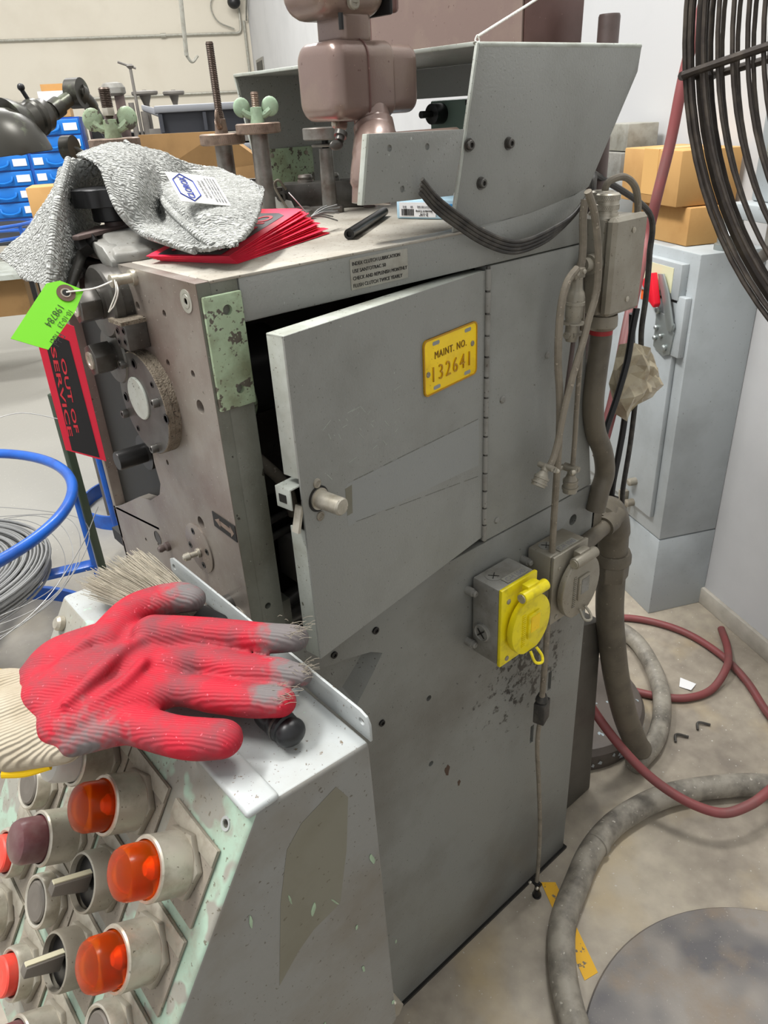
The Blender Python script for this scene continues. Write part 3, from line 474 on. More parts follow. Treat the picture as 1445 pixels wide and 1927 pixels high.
# right-hand edge of the front: post with the flaking mint pad
po = link('front_post', box(B(), .0121, .0375, .0, .020, .55, 1.1888), 'grey_oily', mc, bev=.0015)
cut(po, cyl(B(), (.0203, -.01, .8744), (.0203, .01, .8744), .0034))
pe = link('plate_edge', box(B(), .0005, .0121, -.0003, .012, .55, 1.1885), 'grey_oily', mc)
gp = link('mounting_pad', box(B(), .0022, .0375, -.004, .0, 1.0835, 1.1785), 'green', mc, bev=.0015)
bm = B(); cyl(bm, (.0225, -.02, 1.1655), (.0225, .01, 1.1655), .0042); cyl(bm, (.0236, -.02, 1.099), (.0236, .01, 1.099), .0038); cut(gp, bm)
# side panels
link('top_rail', prism(B(), [(.0382, 0, 1.151), (XR, 0, 1.151), (XR, 0, 1.2125), (.45, 0, 1.2035), (.40, 0, 1.1965), (.33, 0, 1.1905), (.0382, 0, 1.1885)], (0, .02, 0)), 'grey', mc, bev=.0025)
bm = B(); prism(bm, [(.3365, 0, .8125), (.5635, 0, .8125), (.5, 0, 1.150), (.3365, 0, 1.150)], (0, .02, 0)); link('rear_side_panel', bm, 'grey', mc, bev=.0012)
bp = link('base_side_panel', prism(B(), [(.012, 0, 0.006), (.584, 0, 0.006), (.580, 0, .8105), (.0378, 0, .8105), (.0378, 0, .5), (.012, 0, .5)], (0, .02, 0)), 'base', mc, bev=.0012)
bm = B(); cyl(bm, (.5263, -.02, .7683), (.5263, .04, .7683), .0085)
for x, z in [(.4985, .486), (.4845, .470), (.4605, .396), (.477, .402)]:
    box(bm, x-.0042, x+.0042, -.02, .04, z-.021, z+.017)
for x, z in [(.2341, .6164), (.2347, .4956)]: cyl(bm, (x, -.02, z), (x, .04, z), .0044)
cut(bp, bm)
bm = B(); prism(bm, [(.048, -.0001, .7672), (.0997, -.0001, .7585), (.1457, -.0001, .7452), (.1618, -.0001, .7340), (.1431, -.0001, .7100), (.1176, -.0001, .6802), (.048, -.0001, .690)], (0, .002, 0))
for v in bm.verts:
    if v.co.y > .001: v.co = Vector((.085+(v.co.x-.085)*.80, .018, .735+(v.co.z-.735)*.62))
    else: v.co.y = -.001
cut(bp, bm)
for x, z, r in [(.1526, .7724, .0045), (.1525, .6284, .0045), (.092, .7714, .0042)]:
    bm = B(); socket_screw(bm, (x, 0, z), (0, -1, 0), r, .0025); link('base_screw', bm, 'blacksteel', mc, True)
for x, z in [(.3645, .9948), (.3600, .8345), (.4453, 1.0295)]:
    bm = B(); lathe(bm, (x, 0, z), (0, -1, 0), [(0, .0045), (.0012, .0045), (.0022, .003)], 14); link('round_head_screw', bm, 'lug', mc, True)
for k, (x, z, w_, h_) in enumerate([(.266, .4585, .008, .017), (.290, .4145, .005, .010)]):
    bm = B(); pts = [(x+w_*.6*math.cos(a)*(1+.3*math.sin(3*a+k)), -.0003, z+h_*.6*math.sin(a)*(1+.2*math.cos(5*a))) for a in [i*math.pi/8 for i in range(16)]]
    prism(bm, pts, (0, .0002, 0)); link('rust_spot', bm, 'rust', mc)
tp = link('top_plate', box(B(), .0122, XR, .0201, .43, 1.176, 1.189), 'top', mc, bev=.002)
link('top_edge_strip', box(B(), .0122, .33, -.0006, .021, 1.1872, 1.1897), 'top', mc, bev=.0008)
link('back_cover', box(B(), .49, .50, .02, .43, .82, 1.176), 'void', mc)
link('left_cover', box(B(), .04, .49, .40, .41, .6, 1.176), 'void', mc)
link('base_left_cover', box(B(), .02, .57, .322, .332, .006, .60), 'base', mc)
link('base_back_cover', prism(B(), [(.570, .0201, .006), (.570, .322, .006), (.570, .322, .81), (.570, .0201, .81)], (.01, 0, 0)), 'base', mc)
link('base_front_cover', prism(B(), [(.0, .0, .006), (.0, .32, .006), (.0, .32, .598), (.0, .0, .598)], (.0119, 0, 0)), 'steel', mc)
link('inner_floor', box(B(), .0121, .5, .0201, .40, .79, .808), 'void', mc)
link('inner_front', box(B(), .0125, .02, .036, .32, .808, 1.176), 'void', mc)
link('shelf_end', box(B(), .50, .565, .0201, .32, .803, .812), 'grey', mc)
link('floor_lip', box(B(), .012, .59, -.004, .02, .0, .006), 'blacksteel', mc)
# inside the door opening
bm = B(); lathe(bm, (.06, .09, 1.08), (1, 0, 0), [(0, .028), (.004, .043), (.05, .043), (.05, .03)], 36); link('pulley', bm, 'blacksteel', mc, True)
bm = B(); sphere(bm, (.047, .04, 1.072), .020, (.6, 1, 1)); link('bearing_boss', bm, 'green', mc, True)
bm = B(); tube(bm, [(.055, .09, 1.02), (.07, .06, .995), (.088, .05, .965), (.094, .05, .93)], .0065, 12); link('inner_hose', bm, 'cable', mc, True)
vb = link('valve_block', box(B(), .083, .125, .035, .075, .850, .905), 'bench', mc, bev=.002)
link('valve_label', box(B(), .0942, .124, .0338, .0349, .880, .902), 'yellow_rim', vb)
text('MODEL 2A\nSERIES 50\nMAX 150 PSI', (.0955, .0336, .882), (1, 0, 0), (0, 0, 1), .020, .017, 'black_ink', vb)
bm = B(); cyl(bm, (.108, .0345, .866), (.108, .032, .866), .006); link('valve_port', bm, 'blacksteel', vb, True)
for a, b_, r in [((.04, .05, .815), (.12, .05, .838), .013), ((.05, .03, .823), (.14, .03, .829), .010), ((.05, .06, .925), (.11, .06, .931), .004), ((.05, .06, .905), (.11, .06, .912), .004)]:
    bm = B(); cyl(bm, a, b_, r); link('inner_shaft', bm, 'darksteel', mc, True)
link('inner_bracket', box(B(), .045, .058, .02, .05, .812, .855), 'grey_oily', mc, bev=.001)
bm = B(); tube(bm, [(.066, .12, 1.05), (.07, .12, .98), (.072, .12, .9)], .003, 8); link('inner_rod', bm, 'darksteel', mc, True)
bm = B(); prism(bm, [(.15, .03, 1.146), (.22, .03, 1.150), (.22, .10, 1.150), (.15, .10, 1.146)], (0, 0, -.003)); link('inner_vent', bm, 'darksteel', mc)
bm = B(); lathe(bm, (.0, .0385, .868), (-1, 0, 0), [(0, .0105), (.022, .0105), (.0235, .009)], 28); link('locating_rod', bm, 'darksteel', mc, True)
bm = B(); lathe(bm, (.0, .022, .852), (-1, 0, 0), [(0, .019), (.001, .019)], 28); link('blank_disc', bm, 'steel', mc, True)
# lubrication notice
lp = link('lubrication_plate', box(B(), .1520, .2215, -.0012, .0, 1.1575, 1.1845), 'plate', mc, bev=.0004)
text('INDEX CLUTCH LUBRICATION', (.1542, -.0012, 1.1788), (1, 0, 0), (0, 0, 1), .0575, .0032, 'black_ink', lp, bold=.0)
text('USE SANTOTRAC 50', (.1542, -.0012, 1.1724), (1, 0, 0), (0, 0, 1), .0395, .0032, 'black_ink', lp, bold=.0)
text('CHECK AND REPLENISH MONTHLY', (.1542, -.0012, 1.1660), (1, 0, 0), (0, 0, 1), .0660, .0032, 'black_ink', lp, bold=.0)
text('FLUSH CLUTCH TWICE YEARLY', (.1542, -.0012, 1.1596), (1, 0, 0), (0, 0, 1), .0595, .0032, 'black_ink', lp, bold=.0)
# long hinge
hg = link('piano_hinge', cyl(B(), (.3345, -.0018, .815), (.3345, -.0018, 1.1505), .0024, n=12), 'darksteel', mc, True)
for k in range(14):
    bm = B(); cyl(bm, (.3345, -.0018, .817+k*.0238), (.3345, -.0018, .817+k*.0238+.0215), .0033, n=12); link('hinge_knuckle', bm, 'lug', hg, True)
# the door, hung 9 degrees open
door = bpy.data.objects.new('door', None)
bpy.data.objects.remove(door)
bm = B(); Z0, Z1, DW = .8215, 1.1465, -.2945
box(bm, DW, -.0035, 0, .002, Z0, Z1)
door = link('door', bm, 'grey', mc); door.location = (.335, 0, 0); door.rotation_euler = (0, 0, math.radians(9.3))
link('door_edge', box(B(), DW, DW+.002, .002, .021, 1.0204, Z1), 'edge', door, bev=.0008)
link('door_edge', box(B(), DW, DW+.002, .002, .021, Z0, .9684), 'edge', door, bev=.0008)
link('door_top_flange', box(B(), DW, -.006, .0005, .021, Z1-.0022, Z1+.0004), 'edge', door, bev=.0008)
link('door_bottom_flange', box(B(), DW+.002, -.006, .002, .021, Z0, Z0+.002), 'grey', door)
kn = link('door_knob', lathe(B(), (-.2746, 0, .9938), (0, -1, 0), [(0, .0105), (.002, .0105), (.002, .0085), (.028, .0083), (.0295, .0070), (.0295, .002)], 28), 'nickel', door, True)
link('knob_hole', lathe(B(), (-.2752, -.0002, .9940), (0, -1, 0), [(0, .0125), (.0005, .0125), (.0005, .0116), (.0003, .0116)], 28), 'blacksteel', door, True)
for z in (1.0095, .976):
    bm = B(); lathe(bm, (-.2752, 0, z), (0, -1, 0), [(0, .0048), (.0012, .0046), (.002, .0030), (.0012, .0022)], 16); link('knob_screw', bm, 'dusty_nickel', door, True)
lt = link('latch_bracket', box(B(), DW-.010, DW+.012, .0035, .0225, 1.0120, 1.0135), 'edge', door, bev=.0004); link('latch_bracket_side', box(B(), DW-.0105, DW-.0090, .0035, .0225, .993, 1.0135), 'edge', door, bev=.0004)
bm = B(); box(bm, DW-.0111, DW-.0105, .009, .018, .999, 1.007); link('latch_slot', bm, 'blacksteel', door)
bm = B(); prism(bm, [(DW-.009, .001, .970), (DW-.001, .001, .9945), (DW+.002, .001, .9935), (DW-.006, .001, .969)], (0, .008, 0)); link('latch_lever', bm, 'nickel', door)
# patches left by a removed label
bm = B(); prism(bm, [(-.240, -.00012, .9487), (-.240, -.00012, .990), (-.236, -.00012, .9925), (-.013, -.00012, .9835), (-.012, -.00012, .925)], (0, .0001, 0)); link('faded_patch', bm, 'lightpatch', door)
bm = B(); prism(bm, [(-.2400, -.00025, .9600), (-.2400, -.00025, .9890), (-.2305, -.00025, .9895), (-.2325, -.00025, .9600)], (0, .0001, 0)); link('glue_residue', bm, 'residue', door)
for q in [((-.235, .9930), (-.014, .9838)), ((-.236, .9495), (-.013, .9105))]:
    (x0, z0), (x1, z1) = q; bm = B(); n = 30; random.seed(3)
    for i in range(n):
        if random.random() < .25: continue
        a = i/n; b2 = (i+.9)/n; zz = lambda t: z0+(z1-z0)*t
        prism(bm, [(x0+(x1-x0)*a, -.0003, zz(a)), (x0+(x1-x0)*b2, -.0003, zz(b2)), (x0+(x1-x0)*b2, -.0003, zz(b2)+.0006), (x0+(x1-x0)*a, -.0003, zz(a)+.0007)], (0, .0001, 0))
    link('label_outline', bm, 'greypatch', door)
random.seed(11)
bm = B()
for i in range(26):
    x = -.262+random.random()*.10; z = 1.008+random.random()*.055; l = .002+random.random()*.011; a = random.choice([.1, .25, -1.2, -.9, .5, .15])
    u = Vector((math.cos(a), 0, math.sin(a))); n_ = Vector((-math.sin(a), 0, math.cos(a)))*.0002; p = Vector((x, -.0002, z)); prism(bm, [p-n_, p+u*l-n_, p+u*l+n_, p+n_], (0, .0001, 0))
sc_o = link('scratches', bm, 'edge', door); sc_o['kind'] = 'stuff'
# yellow maintenance plate
def rrect(x0, x1, z0, z1, r, y, n=5):
    P = []
    for cx, cz, a0 in [(x1-r, z1-r, 0), (x0+r, z1-r, 90), (x0+r, z0+r, 180), (x1-r, z0+r, 270)]:
        for i in range(n+1): a = math.radians(a0+90*i/n); P.append((cx+r*math.cos(a), y, cz+r*math.sin(a)))
    return P
TX0, TX1, TZ0, TZ1 = -.1160, -.0208, 1.0405, 1.0988
mp = link('maintenance_plate', prism(B(), rrect(TX0, TX1, TZ0, TZ1, .006, -.0016), (0, .0014, 0)), 'yellow_tag', door, bev=.0003)
bm = B(); P1 = rrect(TX0, TX1, TZ0, TZ1, .006, -.0022); P2 = rrect(TX0+.0016, TX1-.0016, TZ0+.0016, TZ1-.0016, .005, -.0022); n = len(P1)
va = [bm.verts.new(p) for p in P1]; vb_ = [bm.verts.new(p) for p in P2]; vc = [bm.verts.new((p[0], -.0005, p[2])) for p in P1]; vd = [bm.verts.new((p[0], -.0012, p[2])) for p in P2]
for i in range(n):
    j = (i+1) % n
    for q in ((va, vb_), (vc, va), (vb_, vd)): bm.faces.new((q[0][i], q[0][j], q[1][j], q[1][i]))
bmesh.ops.recalc_face_normals(bm, faces=bm.faces[:]); link('plate_rim', bm, 'yellow_rim', door, True)
text('MAINT. NO.', (-.0975, -.0016, 1.0765), (1, 0, 0), (0, 0, 1), .056, .0075, 'ink_brown', door, thick=.0006, bold=.0, spacing=1.15)
text('132641', (-.1015, -.0016, 1.0535), (1, 0, 0), (0, 0, 1), .066, .0155, 'relief_amber', door, thick=.0012, bold=-.012, spacing=1.3)
for x, z in [(-.1092, 1.0633), (-.0300, 1.076)]:
    bm = B(); lathe(bm, (x, -.0016, z), (0, -1, 0), [(0, .0030), (.0008, .0030), (.0014, .0022), (.0008, .001)], 14); link('rivet', bm, 'dusty_nickel', door, True)
for x, z in [(-.0948, 1.0925), (-.0383, 1.0925), (-.0944, 1.0464), (-.039, 1.0464)]:
    link('plate_slot', prism(B(), rrect(x-.006, x+.006, z-.002, z+.002, .0019, -.00175), (0, .0004, 0)), 'lightpatch', door)
# ------------------------------------------------------------------ hood on top of the machine
hd = thing('sheet_metal_hood', 'grey folded sheet metal hood standing on the back of the press', 'hood')
hs = link('hood_side', prism(B(), [(.318, 0, 1.3495), (.5839, 0, 1.3482), (.5805, 0, 1.3234), (.5042, 0, 1.2112), (.478, 0, 1.2045), (.4437, 0, 1.2000), (.4037, 0, 1.1950), (.2837, 0, 1.1905)], (0, .0022, 0)), 'grey', hd, bev=.0008)
link('hood_top', box(B(), .3185, .5839, .0023, .43, 1.3475, 1.3503), 'grey', hd, bev=.0008)
bm = B(); cyl(bm, (.319, .0022, 1.3478), (.583, .0022, 1.3478), .0028, n=12); link('hood_fold', bm, 'edge', hd, True)
bm = B(); prism(bm, [(.3180, .43, 1.3503), (.583, .43, 1.3503), (.504, .43, 1.189), (.343, .43, 1.189)], (0, -.0022, 0)); link('hood_left_side', bm, 'grey', hd)
hf = link('hood_front_edge', prism(B(), [(.3165, -.0004, 1.3495), (.3195, -.0004, 1.3495), (.2855, -.0004, 1.1991), (.2825, -.0004, 1.1991)], (0, .0035, 0)), 'edge', hd, bev=.0006)
link('hood_left_edge', prism(B(), [(.3165, .4305, 1.3495), (.3205, .4305, 1.3495), (.3455, .4305, 1.19), (.3415, .4305, 1.19)], (0, -.0035, 0)), 'edge', hd, bev=.0006)
link('hood_top_edge', box(B(), .3165, .3205, .002, .43, 1.3470, 1.3507), 'edge', hd, bev=.0008)
link('hood_rear_band', box(B(), .560, .563, .003, .427, 1.311, 1.3472), 'lightpatch', hd)
gpn = link('hood_access_plate', box(B(), .350, .43, .4255, .4278, 1.190, 1.260), 'green', hd, bev=.0008)
for x in (.360, .418): bm = B(); lathe(bm, (x, .4254, 1.252), (0, -1, 0), [(0, .003), (.001, .003), (.0015, .002)], 12); link('access_screw', bm, 'dusty_nickel', gpn, True)
for x, z in [(.3627, 1.2644), (.3229, 1.2315), (.3037, 1.2666)]:
    bm = B(); lathe(bm, (x, -.002 if x < .31 else 0, z), (0, -1, 0), [(0, .0060), (.001, .0060)], 18); socket_screw(bm, (x, -.002 if x < .31 else -.001, z), (0, -1, 0), .0045, .0045); link('hood_bolt', bm, 'darksteel', hd, True)
tb = link('bracket_plate', prism(B(), [(x, -.0026, z) for x, y, z in D['tab']], (0, .0024, 0)), 'grey', hd, bev=.0006)
bm = B()
for x, y, z in D['tab_holes']: cyl(bm, (x, -.02, z), (x, -.0006, z), .0028)
cut(tb, bm)
link('bracket_edge', prism(B(), [(.1783, -.0028, 1.2829), (.1812, -.0028, 1.2829), (.1708, -.0028, 1.2276), (.1678, -.0028, 1.2276)], (0, .0065, 0)), 'edge', hd, bev=.0006)
# green machine head seen through the hood
gm = thing('rear_slide_head', 'small green cast head with a black knob behind the hood opening', 'machine part')
link('head_body', box(B(), .560, .580, .15, .315, 1.1895, 1.308), 'greenmach', gm, bev=.003)
link('head_plate', box(B(), .5585, .5605, .225, .245, 1.300, 1.306), 'black_ink', gm)
bm = B(); lathe(bm, (.5605, .292, 1.2915), (-1, 0, 0), [(0, .013), (.020, .013), (.021, .0045), (.040, .0045)], 24); link('black_knob', bm, 'black', gm, True)
# ------------------------------------------------------------------ mauve motor housing on its arm
def rbox(x0, x1, y0, y1, z0, z1, r, seg=5):
    bm = B(); box(bm, x0, x1, y0, y1, z0, z1); bmesh.ops.bevel(bm, geom=bm.edges[:], offset=r, segments=seg, profile=.5, affect='EDGES', clamp_overlap=True); return bm
mh = thing('mauve_lamp_head', 'rounded mauve metal housing clamped above the front bracket of the hood', 'housing')
def capsule_box(x0, x1, y0, y1, z0, z1, r, e0, e1):
    bm = B(); rows = []
    prof = [(x0+e0*(1-math.cos(t)), e0*(1-math.sin(t))) for t in [math.pi/2*k/5 for k in range(6)]] if e0 else [(x0, 0)]
    prof += [(x1-e1*(1-math.cos(t)), e1*(1-math.sin(t))) for t in [math.pi/2*k/5 for k in range(5, -1, -1)]] if e1 else [(x1, 0)]
    for x, ins in prof:
        q = rrect(y0+ins, y1-ins, z0+ins, z1-ins, max(r-ins*.55, .001), 0, 6); rows.append([bm.verts.new((x, p[0], p[2])) for p in q])
    for a, b in zip(rows, rows[1:]):
        n = len(a)
        for i in range(n): bm.faces.new((a[i], a[(i+1) % n], b[(i+1) % n], b[i]))
    bm.faces.new(rows[0][::-1]); bm.faces.new(rows[-1]); bmesh.ops.recalc_face_normals(bm, faces=bm.faces[:]); return bm
link('end_cap', capsule_box(.1840, .2195, .040, .104, 1.2930, 1.3555, .014, .011, 0), 'mauve', mh, True)
link('joint_rim', capsule_box(.2192, .2206, .0390, .1050, 1.2920, 1.3565, .0145, 0, 0), 'mauve_dark', mh, True)
link('barrel_square', capsule_box(.2206, .2520, .0402, .1038, 1.2932, 1.3553, .014, 0, .003), 'mauve', mh, True)
link('rear_cap', capsule_box(.2490, .2850, .0425, .1020, 1.2965, 1.3525, .012, 0, .009), 'mauve', mh, True)
for z, s in ((1.3570, 1), (1.2905, -1)):
    bm = B(); lathe(bm, (.2145, .086, z), (1, 0, 0), [(0, .0055), (.004, .0062), (.009, .0062)], 16); e = link('screw_ear', bm, 'mauve', mh, True)
    bm = B(); lathe(bm, (.2145, .086, z), (-1, 0, 0), [(0, .0034), (.003, .0034), (.004, .002)], 12); link('ear_screw', bm, 'nickel', mh, True)
bm = B(); tube(bm, [(.232, .055, 1.298), (.228, .045, 1.280), (.215, .030, 1.268), (.203, .022, 1.250), (.198, .020, 1.225)], [.017, .019, .021, .020, .018], 20); link('arm', bm, 'mauve', mh, True)
bm = B(); tube(bm, [(.215, .03, 1.272), (.26, .016, 1.2725), (.30, .012, 1.2725)], .010, 14); link('side_arm', bm, 'mauve', mh, True)
bm = B(); lathe(bm, (.196, .055, 1.284), (-.5, -.2, -.8), [(0, .006), (.004, .006), (.004, .004), (.008, .004)], 12); sphere(bm, (.188, .053, 1.2740), .0055, (1.4, .5, .8)); link('thumb_screw', bm, 'darksteel', mh, True)
link('neck', rbox(.2015, .236, .050, .090, 1.352, 1.378, .006), 'mauve', mh, True)
uh = link('upper_housing', rbox(.176, .252, .040, .112, 1.3715, 1.45, .020, 6), 'mauve', mh, True)
link('upper_gasket', rbox(.249, .2525, .041, .111, 1.3735, 1.45, .0016, 2), 'black', mh, True)
link('upper_rear', rbox(.2522, .262, .042, .110, 1.375, 1.45, .004, 3), 'mauve_dark', mh, True)
bm = B(); lathe(bm, (.207, .040, 1.381), (0, -1, 0), [(-.002, .0055), (.0015, .0055), (.0025, .0045)], 18); box(bm, .2045, .2095, .0365, .0378, 1.3805, 1.3815); link('housing_screw', bm, 'dusty_nickel', mh, True)
bm = B(); cyl(bm, (.197, .046, 1.374), (.197, .046, 1.362), .0022); link('drip_pin', bm, 'blacksteel', mh, True)
# larger mauve enclosure behind
mb = thing('mauve_enclosure', 'large dark mauve sheet metal enclosure standing on top of the hood', 'enclosure')
link('enclosure_body', box(B(), .500, .570, .10, .40, 1.3504, 1.62), 'mauve_dark', mb, bev=.002)
bm = B(); prism(bm, [(.5, .10, 1.356), (.606, .10, 1.3585), (.612, .10, 1.62), (.5, .10, 1.62)], (0, -.002, 0)); link('enclosure_side', bm, 'mauve_dark', mb, bev=.0006)
link('enclosure_front', box(B(), .497, .4999, .10, .36, 1.3504, 1.62), 'mauve', mb)
tag(link('brown_riser_pipe', lathe(B(), (.605, .06, .9), (0, 0, 1), [(0, .0125), (.482, .0125), (.4845, .0115)], 28), 'mauve_pipe', None, True), 'vertical brown painted pipe rising behind the hood', 'pipe')
bm = B(); tube(bm, [(.3180, .004, 1.3515), (.3205, .0035, 1.3555), (.3225, .003, 1.3515), (.3195, .002, 1.3500)], .0007, 6, True); tube(bm, [(.3205, .0035, 1.3545), (.42, .01, 1.39), (.62, .02, 1.463)], .0012, 6)
tag(link('tie_wire', bm, 'white_string', None, True), 'thin pale wire tied to the front top corner of the hood', 'wire')
# ------------------------------------------------------------------ operator console
V = Vector
cn = thing('control_console', 'sloping push button console in chipped grey and mint paint in front of the press', 'control panel')
YR, YL = -.244, .084
prof = [(-.0485, .9195), (-.140, .925), (-.3105, .6425), (-.290, .60), (-.0425, .565)]
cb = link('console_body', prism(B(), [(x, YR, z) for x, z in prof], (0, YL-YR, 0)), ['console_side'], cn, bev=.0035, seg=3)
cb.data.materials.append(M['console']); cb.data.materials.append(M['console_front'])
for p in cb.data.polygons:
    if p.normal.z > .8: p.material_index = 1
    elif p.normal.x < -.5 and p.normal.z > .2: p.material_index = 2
FP = Vector((-.1402, YR, .9252)); FD = Vector((-.5170, 0, -.8560)); FN = Vector((-.8560, 0, .5170))
cut(cb, cyl(B(), FP+FD*.0225+Vector((0, .0215, 0))-FN*.006, FP+FD*.0225+Vector((0, .0215, 0))+FN*.01, .0026))
bm = B(); lathe(bm, FP+FD*.0225+Vector((0, .0215, 0))-FN*.0002, FN, [(0, .0048), (.0006, .0046), (.0004, .0030), (-.001, .0028)], 20, cap=False); link('hole_rim', bm, 'console', cn, True)
bm = B(); box(bm, -.146, -.122, YR-.0006, YR+.075, .9225, .9285); link('front_cover_lip', bm, 'console', cn, bev=.0028, seg=3)
# upright back flange with rounded ends
P = [(-.048, .046, .9190), (-.048, .052, .926), (-.048, .050, .938), (-.048, .043, .9415), (-.048, YR+.010, .9415), (-.048, YR+.003, .9395), (-.048, YR, .934), (-.048, YR, .9190)]
bf = link('back_flange', prism(B(), P, (.0022, 0, 0)), 'console', cn, bev=.0006)
bm = B(); cyl(bm, (-.06, YR+.0085, .9325), (-.03, YR+.0085, .9325), .0030); cyl(bm, (-.06, .043, .932), (-.03, .043, .932), .0030); cut(bf, bm)
bm = B(); lathe(bm, FP+FD*.021+V((0, .312, 0)), FN, [(0, .0068), (.0045, .0068), (.0068, .0048), (.0070, .001)], 20); link('end_screw', bm, 'nickel', cn, True)
# label glue and flaking on the right side
def side_patch(name, pts, m, off=.0003):
    link(name, prism(B(), [(x, YR-off, z) for x, z in pts], (0, .0002, 0)), m, cn)
side_patch('glue_patch', [(-.1235, .8757), (-.110, .8900), (-.0800, .9010), (-.0713, .8839), (-.0774, .8338), (-.0882, .7838), (-.1133, .7785), (-.1277, .769), (-.1471, .7491), (-.1347, .8313)], 'residue')
random.seed(5)
bm = B()
for i in range(16):
    x = -.03-random.random()*.13; z = .60+random.random()*.27; w_ = .0006+random.random()*.0012; h_ = .002+random.random()*.005; a = random.uniform(-.5, .5)
    pts = [(x+w_*math.cos(t)*(1+.4*math.cos(2*t+i))+h_*math.sin(t)*math.sin(a), YR-.0006, z+h_*math.sin(t)*math.cos(a)) for t in [k*math.pi/5 for k in range(10)]]; prism(bm, pts, (0, .0002, 0))
link('paint_chips', bm, 'mint', cn)
link('pedestal', box(B(), -.235, -.12, -.16, .0, .0, .60), 'base', cn, bev=.004)
link('pedestal_foot', box(B(), -.29, -.07, -.20, .05, .0, .012), 'base', cn, bev=.003)
link('clamp_tab', prism(B(), [(-.05, -.2365, .556), (-.034, -.2365, .552), (-.028, -.2365, .562), (-.036, -.2365, .575), (-.05, -.2365, .575)], (0, .04, 0)), 'dusty_nickel', cn, bev=.001)
# operators on the sloping face
def fp_(s, y, h=0.): return FP+FD*s+FN*h+Vector((0, y, 0))
MX = Matrix((( 0, -FD.x, FN.x, 0), (-1, 0, 0, 0), (0, -FD.z, FN.z, 0), (0, 0, 0, 1)))      # local x to the right, y up the slope, z out
def base_ops(s, y):
    T = Matrix.Translation(fp_(s, y)) @ MX
    bm = B(); box(bm, -.0285, .0285, -.029, .0285, .0002, .0022, T); pl_ = link('legend_plate', bm, 'legend', cn, bev=.0004)
    bm = B(); box(bm, -.0285, .0285, .0165, .0285, .0023, .0032, T); link('legend_strip', bm, 'legend_strip', pl_, bev=.0003)
    bm = B(); cyl(bm, fp_(s, y, .0024), fp_(s, y, .0075), .0240, .0240, 6, .35); link('hex_nut', bm, 'dusty_nickel', pl_, bev=.0012)
    return pl_
def pilot(s, y, lens, core=None, hgt=.052):
    p = base_ops(s, y)
    bm = B(); lathe(bm, fp_(s, y, .0075), FN, [(0, .0205), (.0190, .0205), (.0215, .0208), (.0228, .0200), (.0228, .0182), (.015, .0178)], 40, cap=False); link('bezel', bm, 'nickel', p, True)
    h0 = .0200; H = hgt-.0115
    bm = B(); lathe(bm, fp_(s, y, .0095), FN, [(.010, .0165), (h0, .0172), (H-.006, .0167), (H-.0022, .0150), (H, .0112), (H+.0004, .004)], 40); link('lens', bm, lens, p, True)
    if core:
        bm = B(); lathe(bm, fp_(s, y, .012), FN, [(0, .013), (.003, .013), (.004, .005), (.016, .0055), (.020, .003)], 20); link('lamp_bulb', bm, core, p, True)
def button(s, y, face, raised=.003, r=.0152):
    p = base_ops(s, y)
    bm = B(); lathe(bm, fp_(s, y, .0095), FN, [(-.002, .0205), (.006, .0205), (.0085, .0197), (.0090, .0184), (.0080, .0168), (.004, .0164)], 40, cap=False); link('bezel', bm, 'nickel', p, True)
    bm = B(); lathe(bm, fp_(s, y, .0095), FN, [(.001, r), (.005+raised, r), (.0062+raised, r*.92), (.0060+raised, r*.8), (.0064+raised, r*.72), (.0060+raised, r*.6), (.0064+raised, r*.5), (.0060+raised, r*.4), (.0062+raised, .002)], 36); link('push_cap', bm, face, p, True)
def selector(s, y, ang=0.):
    p = base_ops(s, y)
    bm = B(); lathe(bm, fp_(s, y, .0095), FN, [(-.002, .0212), (.011, .0212), (.0135, .0204), (.0140, .0190), (.010, .0182)], 40, cap=False); link('bezel', bm, 'dusty_nickel', p, True)
    bm = B(); lathe(bm, fp_(s, y, .0095), FN, [(.001, .0182), (.007, .0182), (.0075, .017)], 36); k = link('selector_disc', bm, 'blacksteel', p, True)
    T = Matrix.Translation(fp_(s, y, .0185)) @ MX @ Matrix.Rotation(ang, 4, 'Z')
    bm = B(); prism(bm, [(-.0040, -.0060, 0), (.0040, -.0060, 0), (.0040, .0080, 0), (-.0040, .0080, 0)], (0, 0, .027))
    for v in bm.verts:
        if v.co.z > .01: v.co.y *= .62
    bmesh.ops.transform(bm, matrix=T, verts=bm.verts[:]); link('selector_lever', bm, 'dark_button', p, bev=.0010)
    bm = B(); prism(bm, [(-.0021, .0078, .0), (.0021, .0078, .0), (.0021, .0048, .0268), (-.0021, .0048, .0268)], (0, .0012, .0)); bmesh.ops.transform(bm, matrix=T, verts=bm.verts[:]); link('pointer_line', bm, 'ivory', p)
PX = [.045, .113, .178, .246]; SX = [.067, .134, .201, .267]
pilot(SX[0], PX[0], 'amber', 'amber_core'); pilot(SX[0], PX[1], 'amber', 'amber_core'); pilot(SX[1], PX[0], 'amber', 'amber_core')
pilot(SX[0], PX[2]-.006, 'clear_white'); pilot(SX[1]+.008, PX[2]+.002, 'dark_red_lens')
selector(SX[1], PX[1]+.004); selector(SX[2], PX[1]+.004)
button(SX[2]-.003, PX[2]-.002, 'dark_button'); button(SX[1]+.006, PX[3], 'dark_button'); button(SX[2], PX[0]+.003, 'dark_button')
button(SX[2]+.006, PX[3]+.002, 'red_button', .008); button(SX[3], PX[2], 'red_button', .010)
pilot(SX[3]+.002, PX[1]+.002, 'dark_red_lens'); button(SX[3], PX[3], 'dark_button')
